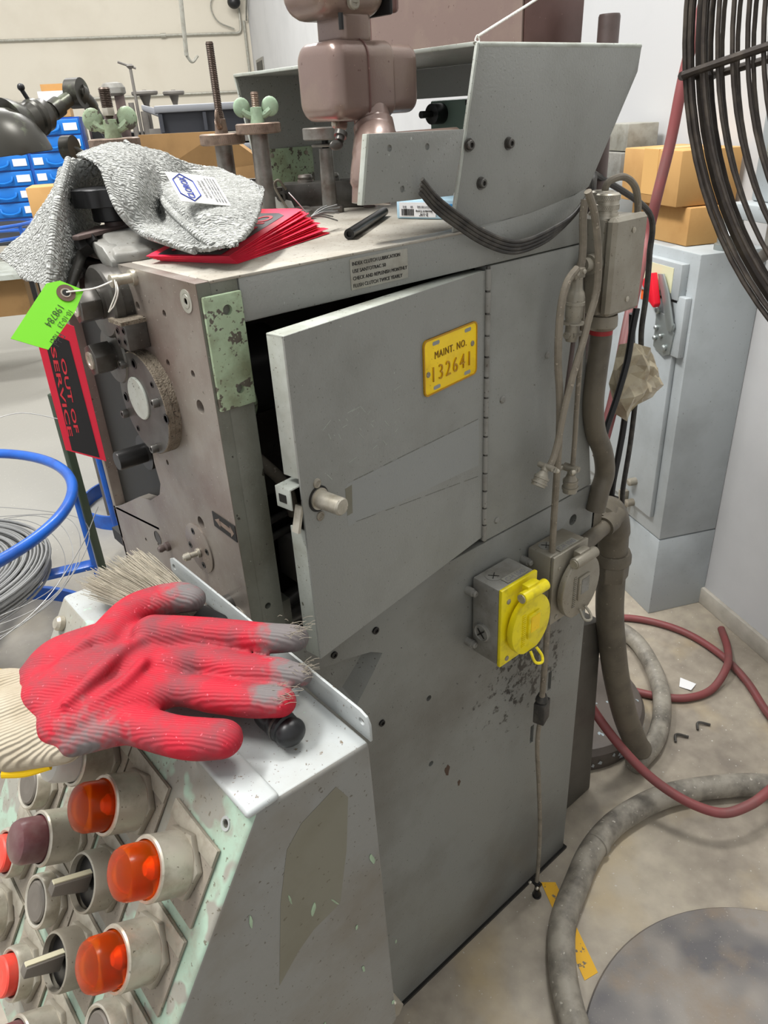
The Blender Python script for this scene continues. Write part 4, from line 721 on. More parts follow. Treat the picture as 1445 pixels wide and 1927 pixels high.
# ------------------------------------------------------------------ dust brush under the glove
br = thing('dust_brush', 'worn bench brush with grey bristles and a black handle lying under the red glove', 'brush')
bm = B(); hp = [(-.0905, -.2130, .9345), (-.0915, -.200, .9345), (-.092, -.185, .9345), (-.088, -.15, .9365), (-.083, -.115, .940), (-.080, -.085, .944)]
tube(bm, hp, [.009, .0108, .0100, .0075, .0070, .0090, .0120], 20); sphere(bm, (-.0905, -.2115, .9345), .0112, (1, .8, .9)); link('handle', bm, 'black', br, True)
bm = B(); cyl(bm, (-.0912, -.2035, .9345), (-.0914, -.2015, .9345), .0112, n=24); link('handle_ring', bm, 'darksteel', br, True)
A_, B_ = Vector((-.098, -.070, .948)), Vector((-.066, -.052, .948))
bm = B(); prism(bm, [A_, B_, B_+Vector((.006, -.030, 0)), Vector((-.075, -.090, .948)), Vector((-.086, -.092, .948)), A_+Vector((-.0, -.022, 0))], (0, 0, -.012)); link('ferrule', bm, 'black', br, bev=.003)
tips = [Vector(D['brush'][i]) for i in (5, 6, 7, 8, 9)]
tipline = spline(tips, 8); random.seed(4); bm = B()
for i in range(760):
    a = random.random(); t = a*(len(tipline)-1); k = min(int(t), len(tipline)-2); tp_ = tipline[k].lerp(tipline[k+1], t-k); b0 = A_.lerp(B_, a+random.uniform(-.04, .04)); b0 = b0+Vector((0, 0, random.uniform(-.009, .001)))
    e = b0+(tp_-b0)*random.uniform(.84, 1.03)+Vector((random.gauss(0, .0022), random.gauss(0, .0022), random.uniform(-.012, .004))); mid = (b0+e)/2+Vector((0, 0, .003))
    w_ = Vector((.7, -.5, .2)).normalized()*.00034; w2 = Vector((0, 0, 1))*.00034; vs = []
    for c_ in (b0, mid, e): vs.append([bm.verts.new(c_+w_), bm.verts.new(c_-w_*.5+w2), bm.verts.new(c_-w_*.5-w2)])
    for q, r_ in zip(vs, vs[1:]):
        for j in range(3): bm.faces.new((q[j], q[(j+1) % 3], r_[(j+1) % 3], r_[j]))
brs = link('bristles', bm, 'bristle', br); brs['kind'] = 'stuff'
# ------------------------------------------------------------------ knitted glove: tapered limbs fused into one skin
gl = thing('work_glove', 'red rubber palmed knit work glove with a cream cuff lying across the console top', 'glove')
def fuse(name, parts, m, parent, voxel=.0022, smooth=6, disp=None):
    bm = B()
    for P_, R_, fl_ in parts:
        Q = spline(P_, 6); k = len(Q)-1
        for i, c_ in enumerate(Q):
            t = i/k*(len(R_)-1); j = min(int(t), len(R_)-2); r_ = R_[j]+(R_[j+1]-R_[j])*(t-j); sphere(bm, c_, r_, (1, 1, fl_), 14)
    me = bpy.data.meshes.new(name); bm.to_mesh(me); bm.free(); o = bpy.data.objects.new(name, me); COL.objects.link(o)
    r_ = o.modifiers.new('r', 'REMESH'); r_.mode = 'VOXEL'; r_.voxel_size = voxel
    s_ = o.modifiers.new('s', 'SMOOTH'); s_.iterations = smooth; s_.factor = .6
    dg = bpy.context.evaluated_depsgraph_get(); dg.update(); new = bpy.data.meshes.new_from_object(o.evaluated_get(dg)); o.modifiers.clear(); o.data = new; new.materials.clear()
    for x in (m if isinstance(m, list) else [m]): new.materials.append(M[x] if isinstance(x, str) else x)
    new.polygons.foreach_set('use_smooth', [True]*len(new.polygons)); o.parent = parent; return o
V = Vector
def up(p, dz): return (p[0], p[1], p[2]+dz)
th = [up(p, .004) for p in D['gl_thumb']]; f1 = [up(p, .002) for p in D['gl_f1']]; f2 = [up(p, -.002) for p in D['gl_f2']]; f3 = [up(p, -.004) for p in D['gl_f3']]; f4 = [up(p, -.004) for p in D['gl_f4']]
wrist = [(-.2150, -.0800, .950), (-.2110, -.1230, .950)]
parts = [
 (th, [.016, .0150, .0150, .0145, .0120], .85), (f1, [.017, .0140, .0125, .0125, .0110], .9), (f2, [.015, .0125, .0130, .0125, .009], .85), (f3, [.015, .0125, .0135, .0130, .0120], .85), (f4, [.016, .0150, .0150, .0155, .0145], .8),
 ([(-.196, -.058, .954), (-.180, -.056, .956), (-.150, -.066, .958), (-.128, -.088, .960)], [.020, .026, .026, .019], .62),
 ([(-.199, -.086, .954), (-.180, -.088, .957), (-.150, -.100, .958), (-.128, -.116, .958)], [.026, .028, .026, .017], .62),
 ([(-.202, -.115, .952), (-.190, -.118, .955), (-.165, -.124, .956), (-.140, -.133, .956)], [.022, .024, .022, .016], .62),
 ([(-.197, -.058, .953), (-.200, -.088, .953), (-.203, -.120, .951)], [.0205, .0225, .0185], .66),
 ([(-.206, -.132, .948), (-.195, -.135, .950), (-.178, -.145, .952)], [.011, .014, .014], .8),
 ([(-.200, -.120, .970), (-.175, -.112, .975), (-.150, -.100, .975), (-.125, -.096, .971)], [.004, .0055, .0060, .004], .9),
 ([(-.190, -.128, .966), (-.165, -.128, .970), (-.145, -.118, .971)], [.003, .0045, .004], .9),
 ([(-.185, -.075, .973), (-.160, -.070, .974), (-.135, -.066, .970)], [.003, .006, .004], .8)]
# the skin colour follows the wear: grey, frayed fingertips and a grimy heel
gm_ = M['glove']; nt = gm_.node_tree; N_ = nt.nodes; L_ = nt.links; pb = N_['Principled BSDF']; src = pb.inputs['Base Color'].links[0].from_socket
at_ = N_.new('ShaderNodeAttribute'); at_.attribute_name = 'wear'; nz = N_.new('ShaderNodeTexNoise'); nz.inputs['Scale'].default_value = 160; tc_ = N_.new('ShaderNodeTexCoord'); L_.new(tc_.outputs['Object'], nz.inputs['Vector'])
ad = N_.new('ShaderNodeMath'); ad.operation = 'MULTIPLY_ADD'; L_.new(nz.outputs['Fac'], ad.inputs[0]); ad.inputs[1].default_value = .9; L_.new(at_.outputs['Fac'], ad.inputs[2])
mr = N_.new('ShaderNodeMapRange'); mr.inputs['From Min'].default_value = .80; mr.inputs['From Max'].default_value = 1.35; L_.new(ad.outputs[0], mr.inputs['Value'])
mx_ = N_.new('ShaderNodeMix'); mx_.data_type = 'RGBA'; L_.new(src, mx_.inputs['A']); mx_.inputs['B'].default_value = lin(104, 98, 97); L_.new(mr.outputs['Result'], mx_.inputs['Factor']); L_.new(mx_.outputs['Result'], pb.inputs['Base Color'])
hand = fuse('hand', parts, 'glove', gl, .0018, 8)
at = hand.data.attributes.new('wear', 'FLOAT', 'POINT'); tipp = [(V(th[-1]), .034, 1.0), (V(f1[-1])+V((0, 0, .008)), .032, 1.2), (V(f2[-1])+V((0, 0, .006)), .026, 1.1), (V(f3[-1])+V((-.004, .004, .011)), .017, 1.1), (V((-.205, -.148, .948)), .040, .8), (V((-.180, -.150, .945)), .025, .6)]
vals = []
for v in hand.data.vertices: vals.append(max(0., max(s_*(1.25-(v.co-c_).length/r_) for c_, r_, s_ in tipp)))
at.data.foreach_set('value', vals)
cuff = fuse('cuff', [([(-.2120, -.084, .949), (-.232, -.072, .948), (-.252, -.062, .947)], [.024, .024, .024], .62), ([(-.2120, -.106, .947), (-.229, -.097, .945), (-.246, -.088, .944)], [.022, .022, .022], .62), ([(-.2100, -.126, .944), (-.223, -.116, .941), (-.238, -.106, .940)], [.014, .013, .013], .8), ([(-.208, -.062, .950), (-.222, -.047, .949), (-.240, -.038, .948)], [.014, .017, .018], .8)], 'glove_cuff', gl, .0022, 5)
bm = B(); tube(bm, [(-.2300, -.0200, .944), (-.222, -.0265, .951), (-.215, -.036, .951)], .0028, 10); link('cuff_hem', bm, 'glove_hem', gl, True); bm = B(); tube(bm, [(-.248, -.112, .935), (-.236, -.1195, .933), (-.222, -.1270, .935)], .0028, 10); link('cuff_hem', bm, 'glove_hem', gl, True)
random.seed(8); bm = B()
for c_, n_, s_ in ((V(f1[-1]), 40, .011), (V(f2[-1]), 30, .008), (V(f3[-1]), 24, .010)):
    for i in range(n_):
        p = c_+V((random.gauss(0, s_*.5), random.gauss(0, s_*.5), s_*.75)); d_ = V((random.uniform(0, .009), random.uniform(-.009, .0), random.uniform(-.001, .004))); tube(bm, [p, p+d_*.5+V((0, 0, .001)), p+d_], .0002, 4, sub=2)
fz = link('frayed_threads', bm, 'cable', gl); fz['kind'] = 'stuff'
# ------------------------------------------------------------------ adjusting spindles standing on the press
def threads(bm, p, h, r, pitch=.0018):
    n = int(h/pitch); prof = []
    for i in range(n): prof += [(i*pitch, r*.86), (i*pitch+pitch*.5, r)]
    lathe(bm, p, (0, 0, 1), prof+[(h, r*.8)], 14)
def knurled(name, p, r, h, parent, m='brass'):
    o = link(name, lathe(B(), p, (0, 0, 1), [(0, r*.94), (h*.1, r), (h*.9, r), (h, r*.94), (h, r*.3)], 56), m, parent, True)
    bm = B(); n = 72
    for i in range(n):
        for s in (1, -1):
            a = 2*math.pi*i/n; b_ = a+s*.16; c0 = V(p)+V((math.cos(a), math.sin(a), 0))*(r-.0001)+V((0, 0, h*.12)); c1 = V(p)+V((math.cos(b_), math.sin(b_), 0))*(r-.0001)+V((0, 0, h*.88)); cyl(bm, c0, c1, .0003, n=4)
    k = link('knurling', bm, m, o); k['kind'] = 'stuff'; return o
def wingnut(p, parent, m, az, s=1.):
    bm = B(); lathe(bm, p, (0, 0, 1), [(0, .0085*s), (.004*s, .0078*s), (.016*s, .0070*s), (.0165*s, .0045*s)], 20)
    for q in (1, -1):
        d_ = V((math.cos(az), math.sin(az), 0))*q; c_ = V(p)+d_*.0165*s+V((0, 0, .0165*s)); u_ = V((-d_.y, d_.x, 0))
        R_ = Matrix((( d_.x, u_.x, 0, 0), (d_.y, u_.y, 0, 0), (0, 0, 1, 0), (0, 0, 0, 1)))
        sphere(bm, c_, .0092*s, (1.08, .30, 1.15), 16, R_); tube(bm, [V(p)+d_*.005*s+V((0, 0, .007*s)), V(p)+d_*.010*s+V((0, 0, .009*s)), c_-V((0, 0, .003))], .0042*s, 8)
    return link('wing_nut', bm, m, parent, True)
RS = thing('spindle_with_mint_wing_nut', 'steel adjusting spindle with chipped mint wing nut, its knurled collar against the towel', 'adjusting spindle')
bm = B(); threads(bm, (.0905, .3136, 1.255), .072, .0043); link('threaded_rod', bm, 'thread', RS, True)
knurled('knurled_collar', (.0905, .3136, 1.2790), .0265, .009, RS); wingnut((.0905, .3136, 1.2882), RS, 'green', math.radians(-36), 1.08)
bm = B(); cyl(bm, (.0905, .3136, 1.309), (.0905, .3136, 1.3165), .0066, n=6); link('lock_nut', bm, 'nickel', RS, bev=.0005)
bm = B(); threads(bm, (.0905, .3136, 1.3165), .0185, .0062, .0016); link('threaded_sleeve', bm, 'thread', RS, True); bm = B(); lathe(bm, (.0905, .3136, 1.189), (0, 0, 1), [(0, .009), (.090, .009)], 20); link('shank', bm, 'rod', RS, True)
RB = thing('spindle_with_tall_rod', 'adjusting spindle with the tallest black threaded rod and a brown wing nut', 'adjusting spindle')
bx, by = .237, .341
bm = B(); threads(bm, (bx, by, 1.285), .0935, .0047); link('threaded_rod', bm, 'thread', RB, True)
knurled('knurled_collar', (bx, by, 1.2725), .0268, .0125, RB); wingnut((bx, by, 1.285), RB, 'brass', math.radians(50), .95)
bm = B(); lathe(bm, (bx, by, 1.19), (0, 0, 1), [(0, .0105), (.083, .0105)], 24); link('shank', bm, 'rod', RB, True)
RC = thing('spindle_with_pale_wing_nut', 'adjusting spindle with pale mint wing nut standing just left of the hood opening', 'adjusting spindle')
cx_, cy_ = .262, .298
bm = B(); threads(bm, (cx_, cy_, 1.292), .034, .0047); link('threaded_rod', bm, 'brass', RC, True)
knurled('knurled_collar', (cx_, cy_, 1.2825), .0262, .0115, RC); wingnut((cx_, cy_, 1.294), RC, 'mint', math.radians(-36), 1.0)
bm = B(); lathe(bm, (cx_, cy_, 1.1885), (0, 0, 1), [(0, .0105), (.094, .0105)], 24); link('shank', bm, 'rod', RC, True)
RD = thing('spindle_with_flat_washer', 'adjusting spindle with a plain disc knob and loose washer below the mauve housing', 'adjusting spindle')
dx_, dy_ = .333, .264
bm = B(); lathe(bm, (dx_, dy_, 1.272), (0, 0, 1), [(0, .0250), (.0012, .0262), (.0125, .0262), (.0135, .025)], 40); link('disc_knob', bm, 'rod', RD, True)
bm = B(); lathe(bm, (dx_, dy_, 1.2645), (0, 0, 1), [(0, .0165), (.0015, .0172), (.003, .0165)], 32); link('washer', bm, 'rod', RD, True)
bm = B(); cyl(bm, (dx_, dy_, 1.255), (dx_, dy_, 1.275), .0045); link('stem', bm, 'blacksteel', RD, True)
bm = B(); lathe(bm, (dx_, dy_, 1.1885), (0, 0, 1), [(0, .0098), (.074, .0082)], 24); link('shank', bm, 'rod', RD, True)
# block with screws behind the spindles
tb_ = thing('tool_block', 'dark steel tool block with round nuts behind the spindles on the press top', 'machine part')
TT = Matrix.Translation((.36, .325, 1.1895)) @ Matrix.Rotation(math.radians(-38), 4, 'Z')
bm = B(); box(bm, -.045, .075, -.02, .02, .0, .032, TT); link('block', bm, 'darksteel', tb_, bev=.0015)
for k, x in enumerate((-.015, .02, .055)):
    bm = B(); lathe(bm, TT @ V((x, 0, .032)), (0, 0, 1), [(0, .0105), (.003, .0105), (.003, .0085), (.006, .0098), (.009, .0085), (.0095, .004)], 24); link('round_nut', bm, 'rod', tb_, True)
bm = B(); cyl(bm, TT @ V((-.058, -.005, 0)), TT @ V((-.058, -.005, .028)), .0125); cyl(bm, TT @ V((-.058, -.005, .028)), TT @ V((-.058, -.005, .036)), .006); link('clamp_post', bm, 'rod', tb_, True)
bm = B(); cyl(bm, TT @ V((-.07, -.005, .022)), TT @ V((-.13, .0, .022)), .0058); link('cross_bar', bm, 'mauve_pipe', tb_, True)
bm = B(); lathe(bm, TT @ V((-.045, -.018, .018)), TT.to_3x3() @ V((-.3, -1, 0)), [(0, .0062), (.008, .0062), (.008, .003), (.004, .003)], 16); link('set_screw', bm, 'darksteel', tb_, True)
bm = B(); prism(bm, [TT @ V((-.062, -.0195, .020)), TT @ V((-.035, -.0215, .012)), TT @ V((-.030, -.022, .000)), TT @ V((-.062, -.020, .005))], (0, -.0006, 0)); link('paper_tag', bm, 'white_label', tb_)
bm = B(); tube(bm, [TT @ V((-.040, -.022, .026)), TT @ V((-.048, -.026, .038)), TT @ V((-.054, -.024, .030)), TT @ V((-.040, -.030, .004)), TT @ V((-.034, -.036, .002))], .0016, 8); link('hook_wire', bm, 'cable', tb_, True)
bm = B(); lathe(bm, (.395, .262, 1.1895), (0, 0, 1), [(0, .008), (.004, .008), (.004, .0045), (.030, .0045), (.030, .0075), (.038, .0075), (.039, .004)], 18); tag(link('standing_bolt', bm, 'mauve_pipe', None, True), 'rusty bolt standing upright at the right end of the tool block', 'bolt')
for k, (x, y, l, a) in enumerate([(.300, .300, .03, .4), (.315, .275, .035, -.5), (.25, .262, .04, -.6)]):
    bm = B(); T_ = Matrix.Translation((x, y, 1.1892)) @ Matrix.Rotation(a, 4, 'Z'); prism(bm, [T_ @ V(q) for q in ((-l, -.008, 0), (l, -.008, 0), (l+.004, 0, 0), (l, .008, 0), (-l, .008, 0), (-l-.004, 0, 0))], (0, 0, .006+.002*k))
    tag(link('steel_strap', bm, 'rod', bev=.001), ['short steel strap lying under the paper tag of the tool block', 'short steel strap in front of the tool block', 'steel strap lying at the foot of the pale wing nut spindle'][k], 'metal strap')
# ------------------------------------------------------------------ things lying on the press top
bm = B(); a, b_ = V((.2040, .0640, 1.1945)), V((.3420, .170, 1.1945)); lathe(bm, a, b_-a, [(.004, .0026), (0, .0028), (0, .0052), (.15, .0050), ((b_-a).length, .0048)], 20)
tag(link('steel_rod_tool', bm, 'blacksteel', None, True), 'short dark hollow steel rod lying diagonally on the press top', 'rod')
bb = thing('small_parts_carton', 'small pale blue and white carton with a barcode label under the bracket plate', 'carton')
TB = Matrix.Translation((.3335, .1385, 1.1895)) @ Matrix.Rotation(math.atan2(.0762-.1398, .3556-.3331), 4, 'Z')
bm = B(); box(bm, 0, .082, .0, .045, 0, .020, TB); link('carton_body', bm, 'paper_blue', bb, bev=.0012)
bm = B(); box(bm, .004, .050, -.0008, -.0002, .002, .0175, TB); link('white_label', bm, 'white', bb)
xx = .007; random.seed(2); bm = B()
while xx < .022: w_ = random.choice((.0004, .0007, .0011)); box(bm, xx, xx+w_, -.0012, -.0008, .0035, .0105, TB); xx += w_+random.choice((.0004, .0007))
link('barcode', bm, 'black_ink', bb)
iu = TB.to_3x3() @ V((-1, 0, 0)); iv = V((0, 0, -1))
text('2-1/4"', TB @ V((.0405, -.0010, .0062)), iu, iv, .011, .0032, 'black_ink', bb); text('Standard Comp', TB @ V((.0460, -.0010, .0098)), iu, iv, .021, .0026, 'black_ink', bb); text('YSV18102', TB @ V((.0440, -.0010, .0140)), iu, iv, .017, .0024, 'grey_ink', bb); text('#   32', TB @ V((.0215, -.0010, .0140)), iu, iv, .013, .0024, 'grey_ink', bb)
bm = B(); box(bm, .060, .078, -.0008, -.0002, .004, .016, TB); link('blue_panel', bm, 'mid_blue', bb, bev=.0002)
# fan of red out-of-service cards
Ao = V((.0665, .0475, 1.1892))
def card_mat(i, n):
    t = i/(n-1); yaw = math.radians(24.3+7.0*t+(.9*math.sin(i*2.3) if 0 < i < n-1 else 0)); pit = math.radians(-.2-6.0*t); return Matrix.Translation(Ao+V((-.0005*i, .0002*i, .00055*i))) @ Matrix.Rotation(yaw, 4, 'Z') @ Matrix.Rotation(pit, 4, 'Y')
NC = 13
for i in range(NC):
    T_ = card_mat(i, NC); bm = B(); random.seed(i); dl = random.uniform(-.005, .004); prism(bm, [T_ @ V(q) for q in ((0, 0, 0), (.166+dl, 0, 0), (.171+dl, .008, 0), (.171+dl, .075, 0), (.166+dl, .083, 0), (0, .083, 0))], (0, 0, .00034))
    cd = link('out_of_service_card', bm, 'red_card'); tag(cd, '%s red card counted from the bottom of the fanned stack on the press top' % ['lowest', 'second', 'third', 'fourth', 'fifth', 'sixth', 'seventh', 'eighth', 'ninth', 'tenth', 'eleventh', 'twelfth', 'top'][i], 'card', 'stacked red cards on the press top')
    if i == 0: cd['label'] = 'lowest red card, lying flat on the press top under the stack'
    if i == NC-1:
        cd['label'] = 'topmost red and black OUT OF SERVICE card of the fanned stack, partly under the towel'
        bm = B(); prism(bm, [T_ @ V(q) for q in ((.004, .0095, .0006), (.140, .0095, .0006), (.150, .0195, .0006), (.150, .0635, .0006), (.140, .0735, .0006), (.004, .0735, .0006))], (0, 0, .0001)); link('black_panel', bm, 'card_black', cd)
        U = T_.to_3x3() @ V((-1, 0, 0)); Vv = T_.to_3x3() @ V((0, -1, 0))
        text('OUT OF', T_ @ V((.138, .034, .0008)), U, Vv, .120, .017, 'card_red', cd, bold=.02); text('SERVICE', T_ @ V((.134, .066, .0008)), U, Vv, .118, .017, 'card_red', cd, bold=.02)
bm = B(); random.seed(6)
for k in range(14):
    p = V((.2055, .128, 1.2065)); d_ = V((.035+random.uniform(-.006, .012), .010+random.uniform(-.008, .010), random.uniform(-.012, .008))); tube(bm, [p, p+d_*.5+V((0, 0, .002)), p+d_], .0008, 5, sub=3)
tube(bm, [(.205, .129, 1.207), (.198, .140, 1.222), (.196, .150, 1.230)], .0006, 5, sub=4)
st = link('card_strings', bm, 'wire', None, True); tag(st, 'tuft of grey tie strings from the stacked red cards', 'strings', kind='stuff')
# knob, lever and casting under the towel
ck = thing('clamp_knob_assembly', 'black star knob over a steel lever and grey casting, half hidden by the towel', 'clamp')
kx, ky = .030, .222
bm = B(); n = 60; rings = []
for h, r, l in ((1.2320, .026, 0), (1.2325, .0285, .0018), (1.2475, .0285, .0018), (1.2485, .026, 0), (1.2485, .004, 0)):
    rings.append([bm.verts.new((kx+(r+l*math.cos(8*2*math.pi*i/n))*math.cos(2*math.pi*i/n), ky+(r+l*math.cos(8*2*math.pi*i/n))*math.sin(2*math.pi*i/n), h)) for i in range(n)])
for a, b_ in zip(rings, rings[1:]):
    for i in range(n): bm.faces.new((a[i], a[(i+1) % n], b_[(i+1) % n], b_[i]))
bm.faces.new(rings[0][::-1]); bm.faces.new(rings[-1]); link('star_knob', bm, 'black', ck, True)
bm = B(); lathe(bm, (kx+.004, ky, 1.218), (0, 0, 1), [(0, .0165), (.001, .0175), (.014, .0175)], 32); link('knob_hub', bm, 'black', ck, True)
bm = B(); lathe(bm, (kx+.006, ky, 1.196), (0, 0, 1), [(0, .0125), (.003, .0115), (.003, .0100), (.022, .0100)], 24); link('spindle', bm, 'mauve_pipe', ck, True)
bm = B(); prism(bm, [(-.022, .184, 1.2095), (-.018, .178, 1.2095), (.055, .218, 1.2095), (.066, .240, 1.2095), (.050, .248, 1.2095), (.02, .235, 1.2095)], (0, 0, .004)); link('lever', bm, 'mauve_pipe', ck, bev=.001)
for h, r in ((1.2035, .0115), (1.2055, .0115), (1.2075, .0115)):
    bm = B(); lathe(bm, (kx+.004, ky-.006, h-.0012), (0, 0, 1), [(0, r*.9), (.0005, r), (.0012, r), (.0016, r*.9)], 20); link('washer', bm, 'blacksteel', ck, True)
bm = B(); pts0 = [(-.002, .150), (.020, .144), (.072, .150), (.078, .200), (.040, .262), (.002, .262)]; pts1 = [(.010, .192), (.024, .185), (.046, .196), (.050, .215), (.040, .236), (.014, .236)]
lo = [bm.verts.new((x, y, 1.1885)) for x, y in pts0]; md_ = [bm.verts.new((x*.92+.003, y*.97+.006, 1.1975)) for x, y in pts0]; hi = [bm.verts.new((x, y, 1.2105)) for x, y in pts1]
for a, b_ in ((lo, md_), (md_, hi)):
    for i in range(6): bm.faces.new((a[i], a[(i+1) % 6], b_[(i+1) % 6], b_[i]))
bm.faces.new(lo[::-1]); bm.faces.new(hi); link('casting', bm, 'lug', ck, bev=.0025, seg=3)
bm = B(); prism(bm, [(-.004, .149, 1.172), (-.004, .150, 1.192), (-.004, .165, 1.203), (-.004, .19, 1.207), (-.004, .20, 1.203), (-.004, .185, 1.195), (-.004, .172, 1.186), (-.004, .160, 1.172)], (.016, 0, 0)); link('casting_arm', bm, 'lug', ck, bev=.002)
bm = B(); lathe(bm, (-.012, .196, 1.200), (.5, -.3, .3), [(0, .010), (.010, .010), (.010, .006), (.018, .006)], 6); link('hex_screw', bm, 'blacksteel', ck, True)
bm = B(); tube(bm, [(-.010, .200, 1.196), (-.025, .190, 1.180), (-.040, .186, 1.160)], .0048, 12); link('steel_lever', bm, 'darksteel', ck, True)
bm = B(); box(bm, .0, .05, .155, .31, 1.16, 1.185); link('side_bearing', bm, 'darksteel', ck, bev=.003)
bm = B(); lathe(bm, (.04, .19, 1.170), (-1, 0, 0), [(0, .014), (.045, .014), (.046, .012)], 24); lathe(bm, (.04, .235, 1.168), (-1, 0, 0), [(0, .018), (.040, .018), (.041, .012), (.052, .012)], 24); link('side_spindle', bm, 'darksteel', ck, True)
bm = B(); box(bm, .085, .16, .19, .25, 1.1895, 1.202); box(bm, .10, .13, .20, .235, 1.202, 1.212); link('low_clamp', bm, 'blacksteel', ck, bev=.002)
# ------------------------------------------------------------------ towel
def sheet(rows, sub=6, amp=.0009):
    R0 = [spline(r, sub) for r in rows]; cols = list(zip(*R0)); C2 = [spline(c, sub) for c in cols]; nu = len(C2); nv = len(C2[0]); return C2, nu, nv
tw = thing('terry_towel', 'light grey terry towel draped over the clamp knob on the press corner', 'towel')
def cloth(name, rows, m, th_=.0035, seed=1):
    C2, nu, nv = sheet(rows, 9); bm = B(); random.seed(seed); g = [[bm.verts.new(C2[i][j]) for j in range(nv)] for i in range(nu)]
    for i in range(nu-1):
        for j in range(nv-1): bm.faces.new((g[i][j], g[i+1][j], g[i+1][j+1], g[i][j+1]))
    o = link(name, bm, m, tw, True); s = o.modifiers.new('solid', 'SOLIDIFY'); s.thickness = th_; s.offset = 0
    sb = o.modifiers.new('sub', 'SUBSURF'); sb.levels = 2; sb.render_levels = 2
    tx = bpy.data.textures.new('terry', 'CLOUDS'); tx.noise_scale = .0026; tx.noise_depth = 1; d = o.modifiers.new('d', 'DISPLACE'); d.texture = tx; d.strength = .0022; d.mid_level = .5; d.texture_coords = 'OBJECT'
    tx2 = bpy.data.textures.new('folds', 'CLOUDS'); tx2.noise_scale = .045; tx2.noise_depth = 1; d2 = o.modifiers.new('d2', 'DISPLACE'); d2.texture = tx2; d2.strength = .007; d2.mid_level = .5; d2.texture_coords = 'OBJECT'
    return o
cloth('front_fold', [D['tw1a'], D['tw1b'], D['tw1c'], D['tw1d'], D['tw1e'], D['tw1f']], 'towel')
cloth('hanging_fold', [D['tw2a'], D['tw2b'], D['tw2c'], D['tw2d'], D['tw2e']], 'towel', seed=2)
for rr in ([D['tw1e'][0], D['tw1f'][1], D['tw1f'][2], D['tw1f'][3], D['tw1f'][4]], [D['tw1a'][2], D['tw1b'][3], D['tw1c'][3], D['tw1d'][4], D['tw1e'][5]], [D['tw2a'][2], D['tw2b'][2], D['tw2c'][2], D['tw2d'][2], D['tw2e'][2]]):
    bm = B(); tube(bm, [V(p)+V((-.002, -.004, .0)) for p in rr], .0035, 10); link('towel_hem', bm, 'towel', tw, True)
L4 = [V(p) for p in D['tw_label']]; nn = (L4[1]-L4[0]).cross(L4[3]-L4[0]).normalized()
if nn.dot(V(cam.location)-L4[0]) < 0: nn = -nn
L4 = [p+nn*.0125 for p in L4]; L4[2] = L4[1]+L4[3]-L4[0]
bu = L4[0]-L4[3]; bv = L4[0]-L4[1]; bu_n = bu.normalized(); bv_n = (bv-bu_n*bv.dot(bu_n)).normalized(); wdt = bu.length; hgt = bv.length*.92
O_ = (L4[0]+L4[1]+L4[2]+L4[3])/4-bu_n*wdt/2-bv_n*hgt/2; nn = bu_n.cross(bv_n)
def lp_(a, b2, h=.0004): return O_+bu_n*(wdt*a)+bv_n*(hgt*b2)+nn*h
lb = link('towel_label', prism(B(), [lp_(0, 0, 0), lp_(1, 0, 0), lp_(1, 1, 0), lp_(0, 1, 0)], nn*-.0008), 'white_label', tw)     # lettering climbs the label from its lower edge
P6 = [lp_(.04, .74), lp_(.26, .94), lp_(.74, .94), lp_(.96, .74), lp_(.74, .54), lp_(.26, .54)]
bm = B(); tube(bm, P6, .0006, 5, True, smooth=False); link('logo_outline', bm, 'blue_ink', lb)
text('CLOROX', lp_(.14, .67), bu_n, bv_n, wdt*.72, hgt*.14, 'blue_ink', lb, thick=.0003, bold=.02)
text('MADE IN INDIA', lp_(.2, .40), bu_n, bv_n, wdt*.6, hgt*.05, 'grey_ink', lb, thick=.0002); text('HECHO EN INDIA', lp_(.2, .32), bu_n, bv_n, wdt*.62, hgt*.05, 'grey_ink', lb, thick=.0002)
for k in range(4): text('100% COTTON 100% ALGODON', lp_(.08, .24-.06*k), bu_n, bv_n, wdt*.84, hgt*.035, 'grey_ink', lb, thick=.0002)
# ------------------------------------------------------------------ hanging tags
g = [V(p) for p in D['gtag']]; nn = (g[3]-g[0]).cross(g[1]-g[0]).normalized()
if nn.dot(V(cam.location)-g[0]) < 0: nn = -nn
g2 = [p-nn*((p-g[0]).dot(nn)) for p in g]
gt = thing('green_repair_tag', 'lime green paper tag with handwriting tied to a pin by white string', 'tag')
link('tag_paper', prism(B(), g2[:6], nn*-.0005), 'lime', gt)
bm = B(); lathe(bm, g2[6], nn, [(.0002, .0075), (.0007, .0075), (.0007, .0042), (.0002, .0042)], 28, cap=False); link('reinforcement', bm, 'eyelet_brown', gt, True)
bm = B(); lathe(bm, g2[6], nn, [(.0007, .0042), (.0013, .0038), (.0007, .0030)], 20, cap=False); link('eyelet', bm, 'nickel', gt, True)
bm = B(); lathe(bm, g2[6], nn, [(.0002, .0031), (.0004, .0031)], 20); link('eyelet_hole', bm, 'blacksteel', gt, True)
xu = (g2[3]-g2[2]).normalized(); yu = nn.cross(xu).normalized()
def gp_(a, b2): return g2[2]+(g2[3]-g2[2])*a+(g2[5]-g2[2])*b2+nn*.0003
text('198784', gp_(.16, .46), xu, yu, .0215, .0058, 'black_ink', gt, thick=.0001, bold=-.012); text('10-10-23', gp_(.08, .17), xu, yu, .0180, .0042, 'black_ink', gt, thick=.0001, bold=-.012); text('Fidel', gp_(.60, .10), xu, yu, (g2[3]-g2[2]).length*.26, .0080, 'black_ink', gt, thick=.0001, bold=-.012)
sp_ = V((-.0165, .1135, 1.1815)); bm = B()
tube(bm, [g2[6]+nn*.002, (g2[6]+sp_)/2+V((0, 0, -.003))+nn*.003, sp_+V((-.004, -.004, .001))], .0007, 6)
